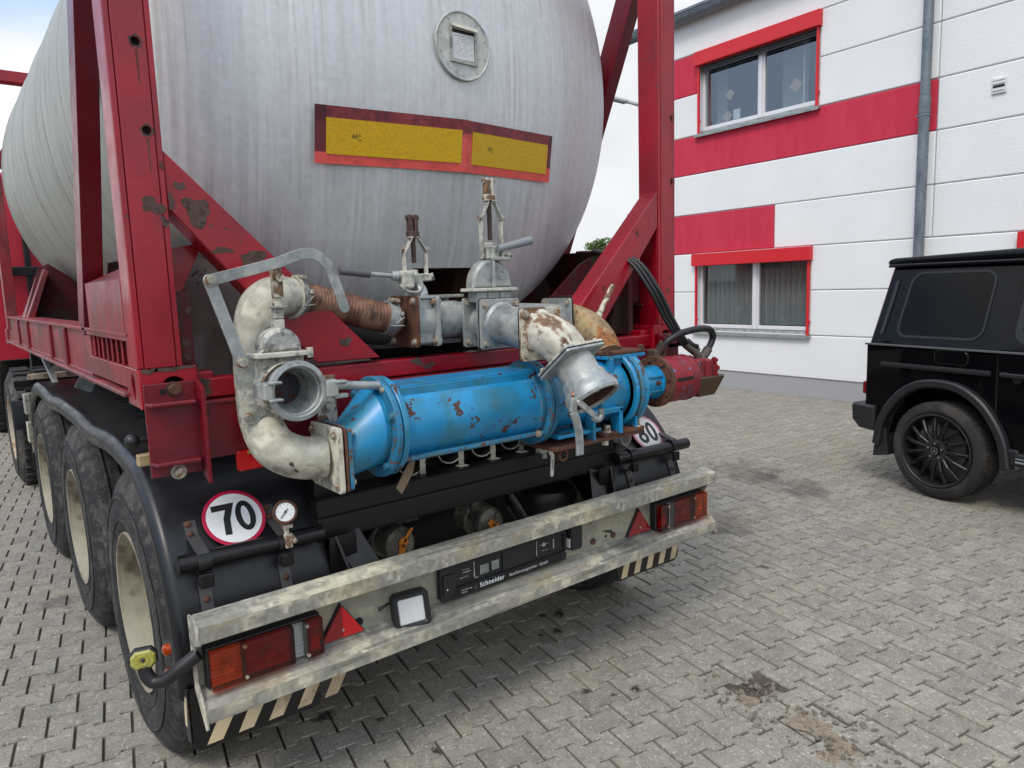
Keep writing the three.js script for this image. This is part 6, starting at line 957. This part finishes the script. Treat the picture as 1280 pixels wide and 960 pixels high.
    const dig = (pts, w) => extr(band(pts, w), 0.002, 0.0028), zero = (cx, rx, ry) => extr(ell(cx, 0, rx, ry, 0, 6.2832, 36), 0.002, 0.0028, [ell(cx, 0, rx - 0.0185, ry - 0.0185, 0, 6.2832, 30)]);
    const gl = s < 0 ? [dig([[-0.064, 0.043], [-0.006, 0.043], [-0.024, 0.0], [-0.031, -0.055]], 0.021), zero(0.036, 0.031, 0.054)] : [zero(0.036, 0.030, 0.054), zero(-0.034, 0.0285, 0.029).translate(0, 0.025, 0), zero(-0.034, 0.031, 0.032).translate(0, -0.022, 0)];
    M('digit', sg, mat.ink, gl.map((g) => put(g, 0)));
  }
  { // pressure gauge
    const g = part('pressure_gauge', t), c = V(-0.852, 0.945, 0.085), n = V(-0.22, 0.35, 1).normalize();
    M('gauge_case', g, mat.rust, [frus(c.clone().addScaledVector(n, -0.03), n, [[0, 0], [0.034, 0], [0.036, 0.004], [0.037, 0.03], [0.0385, 0.032], [0.0385, 0.042], [0.034, 0.045], [0.030, 0.040]], 36, 0.5)]);
    const tx = canvasTex(256, 256, (x, w) => { x.fillStyle = '#dfe3e4'; x.fillRect(0, 0, w, w); x.translate(128, 128); x.strokeStyle = '#33383c'; x.lineWidth = 4; for (let i = 0; i <= 10; i++) { const a = 2.36 + i / 10 * 4.71; x.beginPath(); x.moveTo(96 * Math.cos(a), 96 * Math.sin(a)); x.lineTo(112 * Math.cos(a), 112 * Math.sin(a)); x.stroke(); } x.fillStyle = '#33383c'; x.font = '22px sans-serif'; x.textAlign = 'center'; for (let i = 0; i <= 10; i += 2) { const a = 2.36 + i / 10 * 4.71; x.fillText(String(i), 76 * Math.cos(a), 76 * Math.sin(a) + 8); } x.font = '20px sans-serif'; x.fillText('bar', 0, 52); });
    const face = new THREE.CircleGeometry(0.0305, 36); face.userData.keepUV = true; face.applyQuaternion(new THREE.Quaternion().setFromUnitVectors(V(0, 0, 1), n)); face.translate(c.x + n.x * 0.009, c.y + n.y * 0.009, c.z + n.z * 0.009);
    const fm = new THREE.MeshPhysicalMaterial({ map: tx, roughness: 0.3, clearcoat: 1 }); fm.name = 'gauge_face'; M('gauge_face', g, fm, face);
    const nd = c.clone().addScaledVector(n, 0.0105); M('needle', g, mat.ink, [bar(nd.clone().add(V(0.009, 0.009, 0)), nd.clone().add(V(-0.017, -0.016, 0.004)), 0.0028, 0.001, n, 0), cyl(nd.clone().addScaledVector(n, -0.001), nd.clone().addScaledVector(n, 0.002), 0.004, 0.004, 12)]);
    M('gauge_fitting', g, mat.castRust, [cyl([-0.85, 0.905, 0.07], [-0.84, 0.83, 0.075], 0.008, 0.008, 10), box(-0.862, -0.828, 0.888, 0.902, 0.062, 0.086, 0.002), cyl([-0.84, 0.87, 0.088], [-0.826, 0.84, 0.09], 0.006, 0.008, 8), box(-0.858, -0.836, 0.825, 0.87, 0.07, 0.094, 0.003)]);
  }
  { // bumper: folded galvanised channel with end plates, lamps and plate holder on it
    const b = part('bumper', t), x0 = -1.180, x1 = 1.203;
    M('bumper_channel', b, mat.bumper, [toX(extr(band([[0.188, 0.736], [0.251, 0.717], [0.251, 0.672]], 0.006), 0, x1 - x0), x1), toX(extr(band([[0.156, 0.503], [0.251, 0.470], [0.251, 0.430]], 0.006), 0, x1 - x0), x1)].map((g) => toCreasedNormals(g, 0.7)));
    M('bumper_web', b, mat.bumperDark, [toX(extr(band([[0.186, 0.733], [0.160, 0.722], [0.155, 0.71], [0.155, 0.506], [0.158, 0.499]], 0.006), 0, x1 - x0 - 0.004), x1 - 0.002)]);
    for (const s of [-1, 1]) M('end_plate', b, mat.bumper, toX(extr([[0.15, 0.726], [0.193, 0.738], [0.254, 0.720], [0.254, 0.668], [0.21, 0.65], [0.185, 0.61], [0.19, 0.53], [0.254, 0.473], [0.262, 0.418], [0.247, 0.408], [0.16, 0.50]], 0, 0.006, [], 0.001), s < 0 ? x0 : x1 + 0.006));
    for (const x of [-0.655, 0.46, 0.585]) M('bumper_bolt', b, x < 0 ? mat.hole : mat.rust, [cyl([x, 0.535, 0.157], [x, 0.535, 0.164], 0.014, 0.014, 16)]);
    for (const [x, y] of [[0.54, 0.54]]) M('rust_spot', b, mat.rust, cyl([x, y, 0.157], [x, y, 0.161], 0.006, 0.006, 10));
    for (const s of [-1, 1]) {
      const L = part('tail_light', t, s < 0 ? 'left rear lamp cluster, amber section outermost' : 'right rear lamp cluster, amber section outermost'), e = (a, c) => s < 0 ? [-c, -a] : [a + 0.03, c + 0.03];
      { const [p, q] = e(0.803, 1.158); M('lamp_housing', L, mat.carPlastic, [box(p, q, 0.498, 0.628, 0.158, 0.196, 0.008)]); }
      // lens shells over a ribbed reflector
      const shell = (a, c, m, nm) => { const [p, q] = e(a, c), z0 = 0.196, z1 = 0.224, y0 = 0.503, y1 = 0.622; M(nm, L, m, [box(p, q, y0, y1, z1 - 0.003, z1, 0.001), box(p, q, y1 - 0.003, y1, z0, z1 - 0.0032, 0), box(p, q, y0, y0 + 0.003, z0, z1 - 0.0032, 0), box(p, p + 0.002, y0 + 0.0031, y1 - 0.0031, z0, z1 - 0.0032, 0), box(q - 0.002, q, y0 + 0.0031, y1 - 0.0031, z0, z1 - 0.0032, 0)]); return [p, q]; };
      const A = shell(1.056, 1.152, mat.glassAmber, 'amber_lens'), r1 = shell(0.905, 1.0545, mat.glassRed, 'red_lens'), c1 = shell(0.8625, 0.9035, mat.glassWhite, 'reversing_lens'), r2 = shell(0.808, 0.861, mat.glassRed, 'red_lens');
      const refl = []; for (const [p, q] of [A, r1, c1, r2]) { refl.push(box(p + 0.003, q - 0.003, 0.507, 0.618, 0.197, 0.199, 0)); for (let y = 0.512; y < 0.614; y += 0.013) refl.push(bar([p + 0.005, y, 0.2], [q - 0.005, y, 0.2], 0.008, 0.006, V(0, 0, 1), 0.002)); }
      M('lamp_reflector', L, mat.reflector, refl);
      for (const [p, q] of [A, r1, r2]) { const cx = (p + q) / 2, fl = (k) => [k, 0.012]; M('lamp_bulb', L, mat.reflector, [frus([cx, 0.562, 0.200], V(0, 0, 1), [[0.022, 0.014], [0.014, 0.004], [0.008, 0.002], [0.008, 0.016], [0, 0.018]], 20)]); }
      M('lens_divider', L, mat.carPlastic, [1.0555, 0.904, 0.8617].map((x) => { const [p, q] = e(x - 0.001, x + 0.001); return box(p, q, 0.503, 0.622, 0.197, 0.2245, 0); }));
      M('red_reflex', L, mat.lensBright, box((r2[0] + r2[1]) / 2 - 0.014, (r2[0] + r2[1]) / 2 + 0.014, 0.525, 0.56, 0.2, 0.217, 0.002));
      for (const xx of [1.054, 0.861]) for (const yy of [0.515, 0.611]) M('screw', L, mat.bolt, cyl([s < 0 ? -xx : xx + 0.03, yy, 0.219], [s < 0 ? -xx : xx + 0.03, yy, 0.2285], 0.0055, 0.0055, 10));
    }
    for (const s of [-1, 1]) { const g = part('triangle_reflector', t, s < 0 ? 'left red triangle' : 'right red triangle'), cx = s < 0 ? -0.722 : 0.745, tri = (k, dx = 0) => [[cx - 0.078 * k + dx, 0.545 - 0.038 * k], [cx + 0.078 * k + dx, 0.545 - 0.038 * k], [cx + dx, 0.545 + 0.075 * k]]; M('triangle_base', g, mat.carPlastic, extr(tri(1.05), 0.158, 0.172, [], 0.002)); M('triangle_face', g, mat.lensDark, extr([tri(0.98)[0], [cx, tri(0.98)[0][1]], tri(0.98)[2]], 0.171, 0.178, [], 0.001)); M('triangle_face', g, s < 0 ? mat.lensBright : mat.lensDark, extr([[cx, tri(0.98)[0][1]], tri(0.98)[1], tri(0.98)[2]], 0.171, 0.178, [], 0.001)); M('screw', g, mat.bolt, cyl([cx, 0.535, 0.177], [cx, 0.535, 0.182], 0.005, 0.005, 8)); }
    { const g = part('work_lamp', t), tf = new THREE.Matrix4().makeRotationFromEuler(new THREE.Euler(-0.12, -0.22, 0.02)).setPosition(-0.477, 0.535, 0.205), f = (q) => q.applyMatrix4(tf);
      M('lamp_housing', g, mat.carPlastic, [f(extr(rrect(-0.066, 0.066, -0.064, 0.064, 0.018), -0.035, 0.012, [rrect(-0.047, 0.047, -0.045, 0.045, 0.008)], 0.006)), f(box(-0.055, 0.055, -0.05, 0.05, -0.06, -0.02, 0.02)), box(-0.50, -0.455, 0.445, 0.47, 0.165, 0.2, 0.004)]);
      M('lamp_lens', g, plain('work_lamp_lens', [0.82, 0.84, 0.85], 0.3, { metalness: 0.25, clearcoat: 1 }), [f(box(-0.048, 0.048, -0.046, 0.046, -0.012, 0.002, 0.003)), ...[...Array(11).keys()].map((k) => f(box(-0.044 + k * 0.008, -0.040 + k * 0.008, -0.042, 0.042, 0.0015, 0.0045, 0.001)))]); }  // pale lens colour stands in for a bright sky reflection
    { const g = part('plate_holder', t), xa = -0.342, xb = 0.282, ya = 0.512, yb = 0.640, zf = 0.186;
      M('holder_frame', g, mat.carPlastic, [extr(rrect(xa, xb, ya, yb, 0.014), 0.160, zf, [rrect(xa + 0.07, xb - 0.012, ya + 0.034, yb - 0.012, 0.006)], 0.003), box(xa + 0.06, xb - 0.01, ya + 0.02, yb - 0.01, 0.161, 0.174, 0)]);
      const tx = canvasTex(1024, 56, (c, w, h) => { c.fillStyle = '#08090a'; c.fillRect(0, 0, w, h); c.fillStyle = '#e8eaec'; c.font = 'bold 46px sans-serif'; c.fillText('Schneider', 236, 43); c.font = '30px sans-serif'; c.fillText('Nutzfahrzeugcenter · GmbH', 500, 38); c.font = '15px sans-serif'; c.fillText('Nutzfahrzeug', 80, 26); c.fillText('Partner', 80, 44); c.beginPath(); c.arc(204, 30, 11, 0, 7); c.strokeStyle = '#9a9c9e'; c.lineWidth = 2; c.stroke(); });
      const pm = new THREE.MeshPhysicalMaterial({ map: tx, roughness: 0.35 }); pm.name = 'holder_print'; const pg = new THREE.BoxGeometry(0.55, 0.03, 0.001).translate(-0.02, ya + 0.0172, zf + 0.0006); pg.userData.keepUV = true; M('printed_strip', g, pm, pg);
      M('holder_clip', g, mat.carPlastic, [box(-0.05, 0.10, ya + 0.04, yb - 0.014, 0.174, 0.180, 0.002), box(xa + 0.01, xa + 0.06, ya + 0.02, yb - 0.03, 0.184, 0.192, 0.003)]);
      M('holder_cutout', g, mat.zinc, [box(-0.155, -0.115, ya + 0.052, ya + 0.088, 0.1742, 0.1752, 0), box(-0.10, -0.065, ya + 0.054, ya + 0.09, 0.1742, 0.1752, 0)]);
      M('holder_detail', g, mat.zincDirty, [box(-0.185, -0.181, ya + 0.045, ya + 0.11, 0.1742, 0.176, 0), box(-0.185, -0.165, ya + 0.045, ya + 0.049, 0.1742, 0.176, 0), box(0.125, 0.128, ya + 0.05, ya + 0.112, 0.1742, 0.176, 0), box(-0.235, -0.20, ya + 0.08, ya + 0.083, 0.1742, 0.176, 0), box(-0.235, -0.205, ya + 0.09, ya + 0.093, 0.1742, 0.176, 0), box(-0.25, -0.21, ya + 0.062, ya + 0.065, 0.1742, 0.176, 0).rotateZ(0), cyl([0.165, ya + 0.09, 0.174], [0.165, ya + 0.09, 0.177], 0.009, 0.009, 12), box(0.14, 0.19, ya + 0.089, ya + 0.091, 0.1742, 0.1765, 0), box(0.155, 0.185, ya + 0.064, ya + 0.066, 0.1742, 0.176, 0), box(0.215, 0.22, ya + 0.06, ya + 0.1, 0.1742, 0.176, 0), box(-0.27, -0.267, ya + 0.06, ya + 0.085, 0.1742, 0.176, 0), box(-0.295, -0.292, ya + 0.075, ya + 0.1, 0.1742, 0.176, 0), cyl([xa + 0.025, ya + 0.045, 0.191], [xa + 0.025, ya + 0.045, 0.194], 0.004, 0.004, 8), cyl([xb - 0.006, ya + 0.035, zf - 0.002], [xb - 0.006, ya + 0.035, zf + 0.002], 0.003, 0.003, 8)]); }
    { const g = part('plate_lamp', t); M('lamp_housing', g, mat.carPlastic, [box(0.290, 0.352, 0.545, 0.655, 0.16, 0.21, 0.012), box(0.352, 0.36, 0.555, 0.65, 0.162, 0.2, 0.004)]); M('lamp_glass', g, mat.lensClear, [box(0.284, 0.291, 0.56, 0.60, 0.17, 0.2, 0.003)]); }
    for (const s of [-1, 1]) { // striped flap hanging below the bumper
      const g = part('striped_flap', t, 'black flap with slanted cream stripes'), X = (a) => s * a;
      const pts = s < 0 ? [[-1.195, 0.47], [-0.785, 0.47], [-0.785, 0.265], [-0.80, 0.258], [-1.17, 0.262], [-1.195, 0.285]] : [[0.66, 0.47], [1.115, 0.47], [1.115, 0.285], [1.09, 0.262], [0.68, 0.27]];
      M('flap_sheet', g, mat.black, [extr(pts, 0.090, 0.098, [], 0.002)]);
      for (let k = 0; k < 5; k++) { const a = s < 0 ? -1.152 + k * 0.096 : 0.70 + k * 0.088, w = 0.05; M('stripe', g, mat.cream, extr(s < 0 ? [[a, 0.276], [a + w * 0.95, 0.276], [a + w + 0.045, 0.36], [a + 0.045, 0.36]] : [[a, 0.276], [a + w * 0.8, 0.276], [a + w * 0.8 + 0.04, 0.40], [a + 0.04, 0.40]], 0.0975, 0.0992)); }
      if (s < 0) { M('side_flap', g, mat.black, extr([[-0.02, 0.47], [0.098, 0.47], [0.098, 0.30], [0.06, 0.29]], 0, 0.006).rotateY(-Math.PI / 2).translate(-1.19, 0, 0)); M('stripe', g, mat.cream, extr([[0.05, 0.34], [0.07, 0.34], [0.09, 0.44], [0.06, 0.44]], 0, 0.001).rotateY(-Math.PI / 2).translate(-1.1962, 0, 0)); }
      else M('flap_reflector', g, mat.lensDark, extr([[0.70, 0.415], [0.93, 0.415], [0.93, 0.445], [0.70, 0.45]], 0.098, 0.102));
    }
    { // side marker lamp on a bent rubber arm
      const g = part('marker_lamp', t), c = V(-1.305, 0.60, 0.12);
      M('rubber_arm', g, mat.hoseRubber, [...sweep(smooth([V(-1.175, 0.618, 0.19), V(-1.225, 0.585, 0.175), V(-1.262, 0.556, 0.155), V(-1.288, 0.553, 0.135), V(-1.302, 0.575, 0.125), c], 20), 0.0195, 14)]);
      const n = V(-0.25, 0.12, 1).normalize(), up = V(0, 1, 0).addScaledVector(n, -0.12).normalize(), rt = V().crossVectors(up, n), mt = new THREE.Matrix4().makeBasis(rt, up, n).setPosition(c.clone().add(V(0, 0.022, 0)));
      const oct = [[-0.033, -0.012], [-0.02, -0.026], [0.02, -0.026], [0.033, -0.012], [0.033, 0.012], [0.02, 0.026], [-0.02, 0.026], [-0.033, 0.012]];
      M('lamp_body', g, mat.hoseRubber, extr(oct.map(([a, b]) => [a * 1.1, b * 1.1]), -0.026, 0.002, [], 0.005).applyMatrix4(mt)); M('lamp_lens', g, mat.lensYellow, [extr(oct.map(([a, b]) => [a * 0.98, b * 0.98]), 0.002, 0.016, [], 0.006).applyMatrix4(mt), frus([0, 0, 0.015], V(0, 0, 1), [[0.016, 0], [0.015, 0.004], [0.011, 0.004], [0.010, 0.001]], 24).applyMatrix4(mt)]); M('lamp_bulb', g, mat.hoseRubber, new THREE.SphereGeometry(0.0055, 12, 8).translate(0, 0, 0.016).applyMatrix4(mt));
      M('amber_marker', t, mat.lensAmber, [frus([-1.232, 0.618, 0.10], V(-1, 0, 0.2), [[0.018, 0], [0.017, 0.012], [0.01, 0.018], [0, 0.019]], 20), frus([-1.232, 0.545, 0.10], V(-1, 0, 0.2), [[0.018, 0], [0.017, 0.012], [0.01, 0.018], [0, 0.019]], 20)]);
    }
  }
  // grey folded side bracket and slim struts ahead of the front axle
  M('side_bracket', t, mat.bumper, [box(-1.225, -1.19, 0.86, 1.0, -3.84, -3.72, 0.004), box(-1.225, -1.19, 0.66, 0.80, -3.82, -3.70, 0.004), box(-1.20, -1.14, 0.56, 1.0, -3.86, -3.85, 0.002)]);
  M('mud_flap', t, mat.plastic, box(-1.20, -0.78, 0.42, 1.02, -3.93, -3.915, 0.003));
  M('guard_strut', t, mat.zinc, [bar([-1.10, 1.10, -2.95], [-1.12, 1.33, -3.5], 0.03, 0.03), bar([-1.05, 1.14, -2.35], [-0.95, 1.34, -2.3], 0.09, 0.006, V(0, 0, 1)), bar([-0.9, 1.08, -2.9], [-0.95, 1.34, -3.2], 0.07, 0.05)]);
}
function zincOnce() { return mat.chamber ?? (mat.chamber = zinc('dirty_grey_chamber', 0.3, [104, 102, 94], { dirt: 0.6, dirtC: [150, 146, 132], dark: 0.6, darkC: [46, 45, 43], rough: 0.5, m: 0.2 })); }
// ------------------------------------------------------------------ truck ahead of the trailer
{
  const t = thing('truck', 'red truck coupled ahead of the trailer, its rusty rear wheel showing below the tank', 'truck', [0, 0, -6]);
  const keep = ORG.clone(), w = truckWheel(t, mat.rimRust, true);
  for (const [z, s] of [[-5.6, -1], [-5.6, 1], [-9.1, -1], [-9.1, 1]]) { const q = z === -5.6 && s < 0 ? w : w.clone(); q.position.set(s * 1.21, 0.515, z + 6); q.rotation.y = s > 0 ? Math.PI : 0; if (q !== w) t.add(q); }
  ORG = keep;
  M('chassis', t, mat.black, [box(-0.45, -0.35, 0.7, 0.98, -9.6, -4.9, 0.004), box(0.35, 0.45, 0.7, 0.98, -9.6, -4.9, 0.004), cyl([-1.0, 0.515, -5.6], [1.0, 0.515, -5.6], 0.08), box(-1.2, 1.2, 0.94, 1.0, -4.95, -4.85, 0.004)]);
  M('cab', t, mat.truckRed, [box(-1.22, 1.22, 0.95, 3.05, -9.7, -7.4, 0.06)]); M('cab_window', t, mat.carGlass, [box(-1.225, -1.215, 1.9, 2.6, -9.3, -8.3, 0.004), box(1.215, 1.225, 1.9, 2.6, -9.3, -8.3, 0.004), box(-1.05, 1.05, 1.85, 2.7, -9.71, -9.69, 0.004)]);
  M('rear_guard_bar', t, mat.black, [box(-1.15, 1.15, 1.93, 2.03, -7.36, -7.3, 0.01), box(-0.8, -0.74, 0.98, 2.6, -7.38, -7.32, 0.01), box(0.74, 0.8, 0.98, 2.6, -7.38, -7.32, 0.01)]);
  M('mudguard', t, mat.plastic, [toX(extr(band(ell(-5.6, 0.515, 0.62, 0.62, 0.1, 0.5, 5), 0.008), 0, 0.42), -0.8), toX(extr(band(ell(-5.6, 0.515, 0.62, 0.62, 1.8, 3.0, 10), 0.008), 0, 0.42), -0.8), toX(extr(band(ell(-5.6, 0.515, 0.62, 0.62, 0.1, 3.0, 20), 0.008), 0, 0.42), 1.22)]);
  M('tail_lamp', t, mat.rimRust, [box(-1.1, -0.95, 1.0, 1.05, -4.86, -4.83, 0.01), box(-0.9, -0.82, 1.0, 1.05, -4.86, -4.83, 0.01)]);
}
renderer.render(scene, camera);
